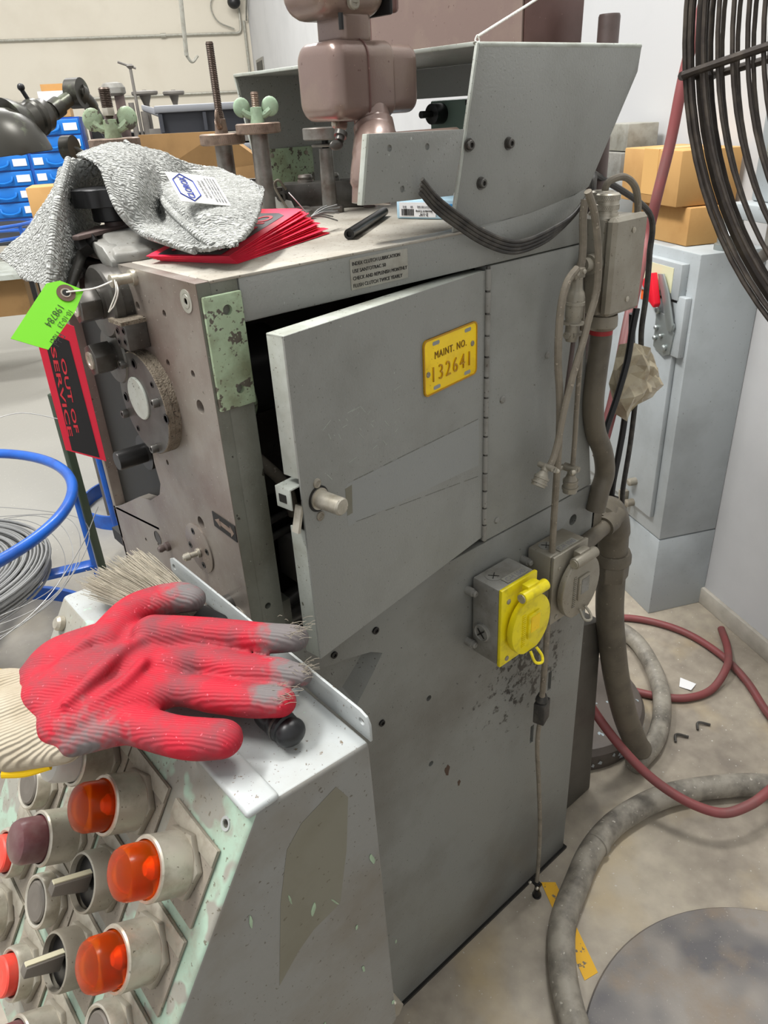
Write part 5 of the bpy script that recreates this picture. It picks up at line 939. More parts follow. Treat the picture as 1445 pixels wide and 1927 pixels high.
tube(bm, [sp_+V((-.004, -.006, .002)), sp_+V((-.006, -.008, -.008)), sp_+V((-.008, .006, -.022)), sp_+V((-.008, .014, -.028))], .0006, 6)
tube(bm, [sp_+V((-.003, -.0055, .0)), sp_+V((-.005, -.010, -.008)), sp_+V((-.007, .0, -.020)), sp_+V((-.008, .012, -.027))], .0006, 6)
link('string', bm, 'white_string', gt, True)
r = [V(p) for p in D['rtag']]; nn = (r[3]-r[0]).cross(r[1]-r[0]).normalized()
if nn.dot(V(cam.location)-r[0]) < 0: nn = -nn
def flat(p, o=r[2]): return p-nn*((p-o).dot(nn))
rt = thing('out_of_service_tag', 'red and black OUT OF SERVICE tag hanging below the green tag', 'tag')
link('tag_card', prism(B(), [flat(r[5]), flat(r[0]), flat(r[1]), flat(r[2]), flat(r[3]), flat(r[4])], nn*-.0006), 'red_card', rt)
pp = [flat(V(p))+nn*.0002 for p in D['rtagp']]; link('black_panel', prism(B(), [pp[0], pp[1], pp[2], pp[3], pp[4]], nn*.0002), 'card_black', rt)
T4 = [flat(V(p)) for p in D['rtagt']]; xu = (T4[3]-T4[0]).normalized(); 
W1 = (T4[3]-T4[0]).length; yu = nn.cross(xu).normalized(); hh = (T4[1]-T4[0]).length
text('SERVICE', T4[0]+nn*.0005+(T4[3]-T4[0])*.04-yu*hh*.10, xu, yu, W1*.86, hh*.36, 'card_red', rt, bold=.015); text('OUT OF', T4[0]+nn*.0005+(T4[3]-T4[0])*.14+yu*hh*.46, xu, yu, W1*.72, hh*.36, 'card_red', rt, bold=.015)
# ------------------------------------------------------------------ junction box on the press side
jb = thing('junction_box', 'dusty grey junction box with two knurled connectors on top, at the rear press corner', 'junction box')
link('box_body', box(B(), .512, .580, -.020, .030, 1.0665, 1.1765), 'dusty_nickel', jb, bev=.002)
bm = B(); box(bm, .512, .580, -.035, -.0205, 1.0655, 1.1785); link('box_cover', bm, 'dusty_nickel', jb, bev=.0045, seg=1)
for x, z in [(.5492, 1.1618), (.550, 1.082)]:
    bm = B(); lathe(bm, (x, -.035, z), (0, -1, 0), [(0, .0034), (.0010, .0034), (.0016, .002)], 16); box(bm, x-.0026, x+.0026, -.0368, -.0362, z-.0004, z+.0004); link('cover_screw', bm, 'nickel', jb, True)
def connector(name, x, y, z, parent, r=.0118):
    o = link(name, lathe(B(), (x, y, z), (0, 0, 1), [(0, r*1.12), (.0025, r*1.1), (.0025, r), (.006, r), (.006, r*.9), (.008, r*.9), (.0085, r), (.0145, r), (.015, r*.95), (.018, r*.95), (.0185, r), (.0250, r), (.0265, r*.88), (.0265, r*.5)], 32), 'nickel', parent, True)
    bm = B(); n = 40
    for h0, h1 in ((.009, .014), (.019, .0245)):
        for i in range(n):
            a = 2*math.pi*i/n
            for s in (1, -1):
                b2 = a+s*.22; cyl(bm, V((x, y, z+h0))+V((math.cos(a), math.sin(a), 0))*r, V((x, y, z+h1))+V((math.cos(b2), math.sin(b2), 0))*r, .00028, n=4)
    k = link('knurling', bm, 'dusty_nickel', o); k['kind'] = 'stuff'
connector('connector', .5290, -.010, 1.1765, jb, .0135); connector('connector', .5500, .012, 1.1765, jb, .0135)
bm = B(); tube(bm, [(.550, .010, 1.199), (.553, .007, 1.212), (.572, .0, 1.216), (.588, -.006, 1.205), (.596, -.008, 1.185), (.598, -.008, 1.165)], .0042, 10); tag(link('box_cable', bm, 'cable', None, True), 'grey cable arching from the rear connector of the junction box', 'cable')
bm = B(); tube(bm, [(.556, .03, 1.190), (.570, .040, 1.214), (.592, .050, 1.214)]+D['wire1'][:9]+[(.657, .06, .635)], .0042, 10); tag(link('long_cable', bm, 'rubber', None, True), 'long dark cable running down behind the junction box to a plug by the conduit elbow', 'cable')
def strain_plug(name, label, p0, p1, r, m='dusty_nickel', parent=None):
    """cord plug: clamp with two screws, barrel, coupling ring"""
    t = thing(name, label, 'connector'); p0 = V(p0); p1 = V(p1); d = (p1-p0); L_ = d.length; d.normalize(); u, v, _ = frame(d)
    link('barrel', lathe(B(), p0+d*L_*.28, d, [(0, r*.55), (L_*.12, r*.7), (L_*.22, r*.85), (L_*.22, r), (L_*.34, r), (L_*.36, r*.92), (L_*.5, r*.92), (L_*.5, r*1.08), (L_*.58, r*1.08), (L_*.58, r*.95), (L_*.72, r*.95)], 24), m, t, True)
    bm = B(); cyl(bm, p0-u*r*1.1+v*r*.1, p0+u*r*1.1+v*r*.1, r*.38, n=12); cyl(bm, p0-u*r*1.1-v*r*.5, p0+u*r*1.1-v*r*.5, r*.38, n=12); cyl(bm, p0-d*.002, p0+d*L_*.3, r*.5, n=14); link('cord_clamp', bm, m, t, True)
    for s in (-1, 1):
        bm = B(); lathe(bm, p0+u*s*r*.95-v*r*.8, -v, [(0, r*.33), (r*.5, r*.33), (r*.6, r*.2)], 12); link('clamp_screw', bm, 'nickel', t, True)
    return t
# plugs and cords on the side
t = thing('inline_connector', 'dusty circular inline connector hanging beside the junction box', 'connector')
c0, c1 = V(D['conn_a'][0]), V(D['conn_a'][3]); dd = (c1-c0).normalized(); LL = (c1-c0).length
link('barrel', lathe(B(), c0+dd*.010, dd, [(0, .0065), (.012, .0070), (.016, .0095), (.020, .0105), (.026, .0105), (.0265, .0115), (.030, .0115), (.0305, .0100), (.044, .0100), (.046, .0092), (.049, .0092), (.050, .014), (.0515, .014), (.052, .0080), (.066, .0086), (.072, .0065), (LL-.008, .006)], 24), 'dusty_nickel', t, True)
bm = B(); box(bm, -.0095, .0095, -.004, .004, -.006, .005, Matrix.Translation(c0+dd*.005)); link('upper_clamp', bm, 'dusty_nickel', t, bev=.001)
for s in (-1, 1):
    bm = B(); lathe(bm, c0+dd*.004+V((s*.0062, -.004, 0)), (0, -1, 0), [(0, .0026), (.0014, .0026), (.002, .0015)], 12); link('clamp_screw', bm, 'nickel', t, True)
bm = B(); cyl(bm, c1+V((-.011, 0, 0)), c1+V((.011, 0, 0)), .0042, n=12); cyl(bm, c1+V((-.006, -.005, 0)), c1+V((.008, -.006, 0)), .0034, n=12); link('lower_clamp', bm, 'dusty_nickel', t, True)
def cord(name, label, pts, r, m='cable'):
    bm = B(); tube(bm, pts, r, 10); return tag(link(name, bm, m, None, True), label, 'cable')
cord('power_cord', 'grey cord dropping from the hood corner into the inline connector', D['cable_a'], .0043)
cord('power_cord', 'grey cord crossing in front of the inline connector and ending in the angled plug', D['cable_b'], .0041)
cord('power_cord', 'thick grey cord bowing left of the inline connector and running down to the cord switch', D['cable_c'], .0044)
bm = B(); tube(bm, [V(p)+V((.0085, .006, 0)) for p in D['cable_c'][6:]], .0042, 10); tag(link('power_cord', bm, 'rubber', None, True), 'darker cord running down beside the thick grey cord to the cord switch', 'cable')
cord('power_cord', 'thin straight cord ending in the upright plug beside the conduit', D['cable_d'], .0032)
cord('power_cord', 'frayed brown cord hanging from the bottom of the inline connector', D['cable_e'], .0027, 'mauve_pipe')
cord('power_cord', 'thin cord dropping below the cord switch almost to the floor', D['cable_c2'], .0036)
strain_plug('cord_plug', 'angled dusty cord plug hanging at the left of the two plugs under the hinge panel', D['plug_b'][0], V(D['plug_b'][1]), .0095)
strain_plug('cord_plug', 'upright dusty cord plug hanging just above the round hole in the base panel', D['plug_d'][0], V(D['plug_d'][1]), .0100)
t = strain_plug('cord_plug', 'dusty cord plug resting against the conduit elbow', (.657, .06, .640), (.654, .055, .600), .0085)
t = strain_plug('cord_end_plug', 'small black cord end dangling above the floor beside the yellow paint', D['plug_end'][0], D['plug_end'][1], .0085, 'blacksteel')
t = thing('cord_switch', 'dark inline cord coupling in front of the slotted holes of the base', 'connector'); a, b_ = V(D['inline'][0]), V(D['inline'][1])
bm = B(); T_ = Matrix.Translation((a+b_)/2) @ Matrix.Rotation(.3, 4, 'Z'); L_ = (a-b_).length/2; box(bm, -.0125, .0125, -.009, .009, -L_*.75, L_*.6, T_); link('coupling_body', bm, 'rubber', t, bev=.002)
bm = B(); lathe(bm, a+V((0, 0, -.010)), (0, 0, 1), [(0, .010), (.006, .0085), (.012, .006)], 12); link('coupling_nut', bm, 'rubber', t, True)
# flat strap of four black wires
t = thing('ribbon_of_wires', 'ribbon of flat black wires drooping from the bracket plate to the hood corner', 'cable')
P0 = [V(p) for p in D['strap']]
for k in range(4):
    pts = [p+V((0, -.001*k, (k-1.5)*(.0038 if i < 7 else .0018))) for i, p in enumerate(P0)]; bm = B(); tube(bm, pts, .0021, 8); link('wire', bm, 'rubber', t, True)
bm = B(); cyl(bm, (.499, .004, 1.2095), (.5055, .006, 1.2045), .0032, n=10); tag(link('hood_corner_clip', bm, 'blacksteel', None, True), 'small clip holding the cords at the lower rear corner of the hood', 'clip')
bm = B(); cyl(bm, (.497, -.012, 1.128), (.512, -.012, 1.128), .0115, n=24); cyl(bm, (.486, -.012, 1.129), (.498, -.012, 1.128), .0085, n=24); tag(link('box_fitting', bm, 'dusty_nickel', None, True), 'short round fitting between the press and the junction box', 'fitting')
# conduit under the box
cd_ = thing('box_conduit', 'dark grey flexible conduit curving down from the junction box along the press', 'conduit')
bm = B(); tube(bm, D['conduit'], [.0140]*9, 20); link('conduit_tube', bm, 'flex', cd_, True)
c = V(D['conduit'][0]); bm = B(); lathe(bm, (c.x+.001, c.y, 1.068), (0, 0, -1), [(0, .0150), (.006, .0150), (.006, .0185), (.012, .0195), (.020, .0195), (.024, .0165), (.025, .0140)], 28); link('gland_nut', bm, 'dusty_nickel', cd_, True)
bm = B(); lathe(bm, (c.x+.001, c.y, 1.0435), (0, 0, -1), [(0, .0146), (.006, .0146)], 28); link('red_band', bm, 'redtape', cd_, True)
# black cables behind it, with a wrapped join
cord('black_cable', 'thin black cable behind the junction box, dropping towards the red hose', D['wire2'], .0050, 'black')
cord('black_cable', 'paired black cable behind the conduit ending in a dark plug', D['wire3'], .0052, 'black')
strain_plug('cord_plug', 'dark plug on the black cables above the conduit elbow', D['plug_w'][0], D['plug_w'][1], .0105, 'rubber')
bm = B(); lathe(bm, V(D['plug_w'][1])+V((0, 0, .005)), (0.05, 0, -1), [(0, .0045), (.10, .0045)], 12); tag(link('dark_pipe_stub', bm, 'blacksteel', None, True), 'dark pipe stub below the black plug', 'pipe')
bm = B(); random.seed(12); bg_ = [V(p) for p in D['bag']]; cb_ = sum(bg_, V())/len(bg_); lay = []
for s in (0, 1): lay.append([bm.verts.new(p+V((random.uniform(-.004, .004), (.012 if s else -.012)+random.uniform(-.005, .005), random.uniform(-.004, .004)))) for p in bg_])
inn = [bm.verts.new(cb_.lerp(p, .5)+V((0, -.022+random.uniform(-.012, .008), 0))) for p in bg_]; cc = bm.verts.new(cb_+V((0, -.02, 0))); inb = bm.verts.new(cb_+V((0, .02, 0))); n = len(bg_)
for i in range(n):
    j = (i+1) % n; bm.faces.new((lay[0][i], lay[0][j], lay[1][j], lay[1][i])); bm.faces.new((lay[0][i], inn[i], inn[j], lay[0][j])); bm.faces.new((inn[i], cc, inn[j])); bm.faces.new((lay[1][i], lay[1][j], inb))
bmesh.ops.subdivide_edges(bm, edges=bm.edges[:], cuts=1, use_grid_fill=True)
for v in bm.verts: v.co += V((random.gauss(0, .0012), random.gauss(0, .0030), random.gauss(0, .0012)))
tag(link('plastic_film_wrap', bm, 'film'), 'crumpled yellowed plastic film wrapped on the cables below the junction box', 'plastic film')
# red hose from the ceiling behind
bm = B(); tube(bm, D['red_up'], .0098, 14); tag(link('red_air_hose', bm, 'redhose', None, True), 'dusty red air hose coming down past the cardboard boxes behind the junction box', 'hose')
# ------------------------------------------------------------------ receptacles on the base
def receptacle(name, label, x0, x1, y1, z0, z1, cover, hinge, wall_y=0.):
    t = thing(name, label, 'electrical outlet')
    link('cast_box', box(B(), x0, x1, y1+.012, wall_y-.004, z0, z1), 'dusty_nickel' if cover != 'yellow' else 'lug', t, bev=.003)
    for z in (z0+.018, z1-.018):
        bm = B(); lathe(bm, (x0-.006, wall_y-.006, z), (0, -1, 0), [(-.006, .0055), (.006, .0055), (.006, .0042), (.010, .0042), (.011, .003)], 12); link('mounting_lug', bm, 'lug', t, True)
    xc = (x0+x1)/2; w = (x1-x0)
    cp = link('cover_plate', box(B(), x0, x1, y1+.0065, y1+.012, z0-.001, z1+.001), cover, t, bev=.0015)
    zc = (z0+z1)/2-.002; r = w*.56; xc += .006; y1 -= .006
    pts = [(xc+.004+r*math.cos(a), y1-.0015, zc-.004+r*1.15*math.sin(a)) for a in [math.radians(-70+i*10) for i in range(0, 33)]]
    fl_ = link('flap', prism(B(), pts, (0, .010, 0)), cover, t, bev=.002)
    link('flap_boss', box(B(), xc-.006, xc+.018, y1-.005, y1-.001, zc-.022, zc+.016), 'flaphole' if False else cover, fl_, bev=.0015)
    link('flap_window', box(B(), xc-.002, xc+.015, y1-.0056, y1-.005, zc-.012, zc+.012), 'glow' if False else ('yellow_tag' if cover == 'yellow' else 'lug'), fl_)
    bm = B()
    for k in range(16): box(bm, xc-.016, xc-.010, y1-.003, y1-.001, zc-.030+k*.0032, zc-.0285+k*.0032)
    link('grip_ridges', bm, cover, fl_)
    bm = B(); tube(bm, [(xc+.002, y1-.003, z0+.012), (xc-.001, y1-.014, z0+.002), (xc+.008, y1-.018, z0-.001), (xc+.015, y1-.012, z0+.003), (xc+.014, y1-.003, z0+.012)], .0020, 8); link('pull_loop', bm, cover, fl_, True)
    bm = B(); cyl(bm, (xc-.022, y1-.004, z1-.010), (xc+.024, y1-.004, z1-.010), .0078, n=24); hb = link('hinge_barrel', bm, cover, t, bev=.0008)
    bm = B(); cyl(bm, (xc-.0235, y1-.004, z1-.010), (xc-.022, y1-.004, z1-.010), .0060, n=20); link('hinge_pin', bm, 'nickel', hb, True)
    link('hinge_tab', box(B(), xc-.010, xc+.012, y1-.004, y1+.0068, z1-.013, z1+.001), cover, t, bev=.001)
    y1 += .006; xc -= .006
    for z in (z1-.020, z0+.008):
        bm = B(); lathe(bm, (x0+.013, y1+.0065, z), (0, -1, 0), [(0, .0036), (.001, .0036), (.0018, .0022)], 12); link('plate_screw', bm, 'dusty_nickel', t, True)
    # knock-out plug on the near side, rating plate and plug on top
    bm = B(); ym = (y1+.012+wall_y)/2; lathe(bm, (x0, ym, z0+.042), (-1, 0, 0), [(0, .0125), (.004, .0125), (.005, .011), (.0035, .0100)], 24); ko = link('side_plug', bm, 'lug', t, True)
    bm = B()
    for a in (.8, -.8): T_ = Matrix.Translation((x0-.0052, ym, z0+.042)) @ Matrix.Rotation(a, 4, 'X'); box(bm, -.0004, .0004, -.008, .008, -.0008, .0008, T_)
    link('cross_slot', bm, 'blacksteel', ko)
    bm = B(); lathe(bm, (x0+.020, ym+.002, z1), (0, 0, 1), [(0, .0105), (.0006, .0105), (.0008, .0095)], 24); kt = link('top_plug', bm, 'lug', t, True)
    bm = B()
    for a in (.6, -.9): T_ = Matrix.Translation((x0+.020, ym+.002, z1+.0010)) @ Matrix.Rotation(a, 4, 'Z'); box(bm, -.007, .007, -.0005, .0005, -.0002, .0004, T_)
    link('cross_slot', bm, 'blacksteel', kt)
    rp = link('rating_plate', box(B(), x0+.020, x0+.060, ym-.022, ym-.010, z1, z1+.0012), 'plate', t)
    text('C-H 1040', (x0+.023, ym-.0205, z1+.0013), (1, 0, 0), (0, 1, 0), .034, .008, 'grey_ink', rp, thick=.0002)
    return t
receptacle('yellow_cover_outlet', 'grey cast outlet box with a bright yellow flap cover on the press base', .3115, .3800, -.060, .655, .773, 'yellow', None)
receptacle('grey_cover_outlet', 'dusty grey outlet box with a matching grey flap cover, right of the yellow one', .4205, .4960, -.055, .662, .770, 'dusty_nickel', None)
bm = B(); lathe(bm, (.4965, -.015, .722), (1, .12, .02), [(0, .012), (.11, .012), (.11, .016), (.135, .016), (.135, .012), (.16, .012)], 24); tag(link('outlet_nipple', bm, 'flex', None, True), 'dark pipe joining the grey outlet box to the conduit elbow', 'pipe')
bm = B(); lathe(bm, (.384, -.03, .712), (1, 0, 0), [(0, .0105), (.037, .0105)], 20); tag(link('outlet_coupling', bm, 'dusty_nickel', None, True), 'short pipe between the yellow and the grey outlet boxes', 'pipe')
# conduit elbow and the big flexible conduit to the floor
fc = thing('floor_conduit', 'thick dark conduit with elbow and hexagon gland going down behind the grey outlet box', 'conduit')
bm = B(); tube(bm, [(.610, .01, .722), (.640, .02, .722), (.668, .03, .712), (.688, .032, .680), (.694, .032, .640), (.697, .032, .600)], [.019, .024, .027, .027, .025, .024], 24); link('elbow', bm, 'flex', fc, True)
bm = B(); lathe(bm, (.697, .032, .628), (.03, 0, -1), [(0, .028), (.008, .031), (.020, .031), (.022, .029)], 28); link('collar', bm, 'flex', fc, True)
bm = B(); cyl(bm, (.6977, .032, .606), (.699, .032, .574), .030, .029, 6, .3); link('gland_nut', bm, 'flex', fc, bev=.002)
bm = B(); tube(bm, [(.698, .032, .585), (.706, .031, .50), (.722, .028, .42), (.748, .024, .32), (.790, .018, .20), (.835, .010, .10), (.878, .020, .045)], .0245, 24); link('conduit_tube', bm, 'flex', fc, True)
bm = B(); lathe(bm, (.56, .035, .775), (1, .05, -.5), [(0, .022), (.05, .022), (.06, .015)], 20); box(bm, .575, .60, .0, .03, .735, .79); tag(link('pipe_fitting', bm, 'flex', None, True), 'dark pipe tee behind the round hole at the rear of the base', 'fitting')
# hoses on the floor
bm = B(); tube(bm, [V((x, y, .022)) for x, y, z in D['hose_back']], .021, 20); tag(link('grey_hose', bm, 'hose', None, True), 'thick worn grey hose looping on the floor behind the press', 'hose')
HF = [V((x-(.006 if k > 6 else 0), y+(.004 if k > 6 else 0), .0245)) for k, (x, y, z) in enumerate(D['hose_front'])]
bm = B(); tube(bm, HF, .0235, 24); t = link('grey_hose', bm, 'hose', None, True); tag(t, 'thick worn grey hose arching across the floor in front, around the fan base', 'hose')
q = V(HF[5]); q2 = V(HF[4]); dd = (q2-q).normalized(); bm = B(); lathe(bm, q+dd*.012, dd, [(0, .0236), (.001, .0252), (.012, .0252), (.013, .0236)], 28); link('hose_sleeve', bm, 'hose', t, True)
bm = B(); tube(bm, D['red_a']+[(x, y, .0105) for x, y, z in D['red_b'][1:]], .0095, 14); tag(link('red_air_hose', bm, 'redhose', None, True), 'red hose sagging from the press base and looping back along the floor towards the cabinet', 'hose')
bm = B(); tube(bm, [(x, y, .028 if k == 2 else .0105) for k, (x, y, z) in enumerate(D['red_c'])], .0095, 14); tag(link('red_air_hose', bm, 'redhose', None, True), 'red hose end curling up on the floor near the wall', 'hose')
bm = B(); tube(bm, D['black_line'], .004, 8); tag(link('black_line', bm, 'black', None, True), 'thin black line on the floor behind the base', 'cable')
# foot and drum behind the base
t = thing('base_gearbox', 'grey cast foot sticking out behind the press base', 'machine part')
bm = B(); prism(bm, [(.60, .05, .0), (.745, .05, .0), (.720, .05, .46), (.600, .05, .50)], (0, .16, 0)); link('foot_body', bm, 'dark_foot', t, bev=.006)
dr = thing('round_tank', 'dark round tank with flaking paint lying low behind the press', 'tank')
link('tank_body', lathe(B(), (.885, .225, 0), (0, 0, 1), [(0, .176), (.045, .180), (.060, .172), (.066, .155), (.070, .01)], 56), 'tank', dr, True)
bm = B(); random.seed(9)
for k in range(26):
    a = math.radians(random.uniform(-140, -60)); r0 = .1815; c_ = V((.885+r0*math.cos(a), .225+r0*math.sin(a), random.uniform(.018, .045))); w_ = random.uniform(.003, .011); tng = V((-math.sin(a), math.cos(a), 0)); prism(bm, [c_-tng*w_, c_+tng*w_*.7+V((0, 0, -.004)), c_+tng*w_+V((0, 0, .003)), c_+V((0, 0, .007))], V((math.cos(a), math.sin(a), 0))*.0004)
link('flaked_paint', bm, 'cabinet', dr)
sc2 = D['scrap']; bm = B(); prism(bm, [(sc2[0][0], sc2[0][1], .001), (sc2[1][0], sc2[1][1], .001), (sc2[2][0], sc2[2][1], .003), (sc2[3][0], sc2[3][1], .001)], (0, 0, .0012)); tag(link('paper_scrap', bm, 'white'), 'small white paper scrap on the floor inside the red hose loop', 'scrap')
for nm, x, y in (('first', 1.06, -.02), ('second', .99, -.005)):
    bm = B(); tube(bm, [(x, y, .004), (x+.02, y+.01, .006), (x+.035, y-.012, .004)], .003, 6); tag(link('metal_offcut', bm, 'darksteel', None, True), 'small dark metal offcut on the floor, %s from the red hose loop' % nm, 'scrap')
# ------------------------------------------------------------------ pedestal fan
FC = V((.38, -.506, 1.38)); fan = thing('pedestal_fan', 'large floor fan with grimy black wire cage and round steel base at the right', 'fan')
link('base_disc', lathe(B(), (.480, -.506, 0), (0, 0, 1), [(0, .315), (.005, .316), (.008, .313), (.016, .20), (.020, .05), (.0205, .04)], 96), 'fanbase', fan, True)
bm = B(); lathe(bm, (.3725, -.2795, .0098), (0, 0, 1), [(0, .0045), (.0012, .0045)], 14); link('base_hole', bm, 'blacksteel', fan, True)
bm = B(); cyl(bm, (.48, -.506, .02), (.48, -.506, 1.30), .019); cyl(bm, (.48, -.506, .02), (.48, -.506, .06), .035); link('pole', bm, 'fan', fan, True)
bm = B(); lathe(bm, (.42, -.506, 1.38), (1, 0, 0), [(0, .05), (.02, .075), (.10, .075), (.12, .05)], 32); cyl(bm, (.48, -.506, 1.28), (.48, -.506, 1.32), .025); link('motor', bm, 'fan', fan, True)
for k in range(3):
    a0 = k*2*math.pi/3+.5; bm = B(); g_ = []
    for i in range(9):
        r_ = .04+.26*i/8; wd = .35+.25*math.sin(math.pi*i/8); row = []
        for j in range(7): a = a0+(j/6-.5)*wd*1.6; row.append(bm.verts.new(FC+V((.02+.035*(j/6-.5), r_*math.cos(a), r_*math.sin(a)))))
        g_.append(row)
    for i in range(8):
        for j in range(6): bm.faces.new((g_[i][j], g_[i+1][j], g_[i+1][j+1], g_[i][j+1]))
    b_ = link('blade', bm, 'zinc', fan, True); s_ = b_.modifiers.new('s', 'SOLIDIFY'); s_.thickness = .002
def ring(x, r, wr, name='cage_ring', n=96):
    bm = B(); ww = 8; R_ = []
    for i in range(n):
        a = 2*math.pi*i/n; c_ = FC+V((x, r*math.cos(a), r*math.sin(a))); o_ = V((0, math.cos(a), math.sin(a))); R_.append([bm.verts.new(c_+(o_*math.cos(t)+V((1, 0, 0))*math.sin(t))*wr) for t in [2*math.pi*k/ww for k in range(ww)]])
    for i in range(n):
        for k in range(ww): bm.faces.new((R_[i][k], R_[(i+1) % n][k], R_[(i+1) % n][(k+1) % ww], R_[i][(k+1) % ww]))
    return link(name, bm, 'fan', fan, True)
for k in range(5): ring(.0+k*.0095, .3400-.0004*k, .0022)
r_ = .3330
for k in range(24):
    ring(-.004-.028*(1-(r_/.34)**2), r_, .0019)
    r_ -= .0125
r_ = .3330
for k in range(24):
    ring(.046+.020*(1-(r_/.34)**2), r_, .0019); r_ -= .0125
ring(.02, .336, .0045, 'rim_ring')
for k in range(8):
    a = math.radians(-11.5+k*45)
    for s, x0, dz in ((-1, -.006, .028), (1, .048, .020)):
        pts = [FC+V((x0+s*dz*(1-(q/.34)**2), q*math.cos(a), q*math.sin(a))) for q in (.04, .12, .20, .27, .315, .338)]; bm = B(); tube(bm, pts, .0032, 8); link('cage_spoke', bm, 'fan', fan, True)
    bm = B(); cyl(bm, FC+V((-.006, .34*math.cos(a), .34*math.sin(a))), FC+V((.048, .34*math.cos(a), .34*math.sin(a))), .0034, n=8); link('rim_stay', bm, 'fan', fan, True)
# ------------------------------------------------------------------ electrical cabinet against the right wall
K = V((1.378, .3040, 0)); KW = .176; KL = .62; KH = .982; SP = .245
def CW(u, n_, z): return K+WD*u+WN*n_+V((0, 0, z))
def cbox(bm, u0, u1, n0, n1, z0, z1): return prism(bm, [CW(u0, n0, z0), CW(u1, n0, z0), CW(u1, n1, z0), CW(u0, n1, z0)], (0, 0, z1-z0))
cab = thing('electrical_cabinet', 'pale grey electrical cabinet with a red disconnect lever against the white wall', 'cabinet')
link('cabinet_body', cbox(B(), 0, KL, 0, KW, SP, KH), 'cabinet', cab, bev=.003); link('cabinet_plinth', cbox(B(), .0, KL, .0, KW, .0, SP-.003), 'cabinet', cab, bev=.002)
link('cabinet_door', cbox(B(), .036, KL-.03, -.014, -.0005, SP+.052, .868), 'cabinet', cab, bev=.003)
link('door_latch', cbox(B(), .140, .160, -.036, -.0145, .262, .330), 'dusty_nickel', cab, bev=.002)
for z in (.40, .335):
    bm = B(); c_ = CW(.118, -.014, z-.03); lathe(bm, c_, -WN, [(0, .011), (.02, .011), (.024, .006)], 14); link('latch_bolt', bm, 'dusty_nickel', cab, True)
sw = link('switch_housing', cbox(B(), .034, .195, -.020, .0, .875, .957), 'cabinet', cab, bev=.002); link('rating_label', cbox(B(), .062, .185, -.0212, -.0202, .888, .945), 'cream_label', sw)
link('switch_cover', cbox(B(), .008, .040, -.018, .0, .745, .886), 'cabinet', cab, bev=.003)
bm = B(); prism(bm, [CW(.108, -.026, .926), CW(.086, -.026, .929), CW(.058, -.026, .890), CW(.026, -.026, .822), CW(.030, -.026, .805), CW(.046, -.026, .806), CW(.066, -.026, .850)], -WN*.005); link('lever_arm', bm, 'zinc', cab, bev=.001)
bm = B(); prism(bm, [CW(.124, -.031, .924), CW(.108, -.031, .930), CW(.080, -.031, .862), CW(.084, -.031, .852), CW(.104, -.031, .862), CW(.146, -.031, .902)], -WN*.018); link('lever_grip', bm, 'lever_red', cab, bev=.003)
bm = B(); prism(bm, [CW(.108, -.016, .838), CW(.060, -.016, .835), CW(.030, -.016, .80), CW(.036, -.016, .748), CW(.060, -.016, .738), CW(.104, -.016, .752)], -WN*.006); link('switch_plate', bm, 'zinc', cab, bev=.001)
for u, z, r_ in ((.038, .815, .011), (.098, .842, .009), (.096, .800, .006), (.096, .775, .006), (.055, .760, .008), (.074, .785, .005)):
    bm = B(); lathe(bm, CW(u, -.022, z), -WN, [(0, r_), (.005, r_), (.008, r_*.6)], 16); link('pivot', bm, 'zinc', cab, True)
link('warning_label', cbox(B(), .110, .190, -.0150, -.0142, .850, .874), 'orange_label', cab)
# conduit hub on top
bm = B(); c_ = CW(.03, .085, KH); lathe(bm, c_, (0, 0, 1), [(0, .026), (.012, .026), (.014, .021), (.03, .021)], 24); lathe(bm, c_+V((-.02, -.02, .015)), V((.5, .3, .9)), [(0, .012), (.01, .023), (.07, .022), (.075, .017)], 24)
tag(link('conduit_elbow', bm, 'zinc', None, True), 'cast metal conduit elbow standing on top of the cabinet', 'fitting')
bm = B(); c_ = CW(-.02, .17, KH); lathe(bm, c_, (0, 0, 1), [(0, .02), (.06, .02)], 16); lathe(bm, c_+V((0, 0, .05)), V((.3, -.4, .5)), [(0, .026), (.05, .026)], 16); tag(link('conduit_elbow', bm, 'lug', None, True), 'second conduit fitting on the cabinet, half hidden behind the fan cage', 'fitting')
def carton(label, u0, u1, n0, n1, z0, z1, m='cardboard', tape=True, name='cardboard_box', cat='box', top=0.):
    t = thing(name, label, cat); bm = B(); cbox(bm, u0, u1, n0, n1, z0, z1); link('box_body', bm, m, t, bev=.003)
    if tape: link('packing_tape', cbox(B(), (u0+u1)/2-.03, (u0+u1)/2+.03, n0-.0008, n0, z0+.02, z1), 'tape', t); link('packing_tape', cbox(B(), (u0+u1)/2-.03, (u0+u1)/2+.03, n0, n1, z1, z1+.0008), 'tape', t)
    return t
carton('lower cardboard box lying on top of the electrical cabinet', .10, .34, .03, .168, KH+.001, KH+.085, tape=False)
carton('upper taped cardboard box stacked on the lower box on the cabinet', .115, .35, .0, .160, KH+.087, KH+.205)
carton('upper of the two grey metal boxes stacked left of the cardboard boxes', .44, .56, .06, .150, KH+.19, KH+.255, 'plate', False, 'metal_box')
carton('lower of the two grey metal boxes stacked left of the cardboard boxes', .43, .57, .04, .155, KH+.125, KH+.188, 'lug', False, 'metal_box')
carton('pale blue carton under the grey metal boxes on the cabinet', .42, .58, .02, .160, KH+.001, KH+.123, 'cabinet', False, 'pale_carton')
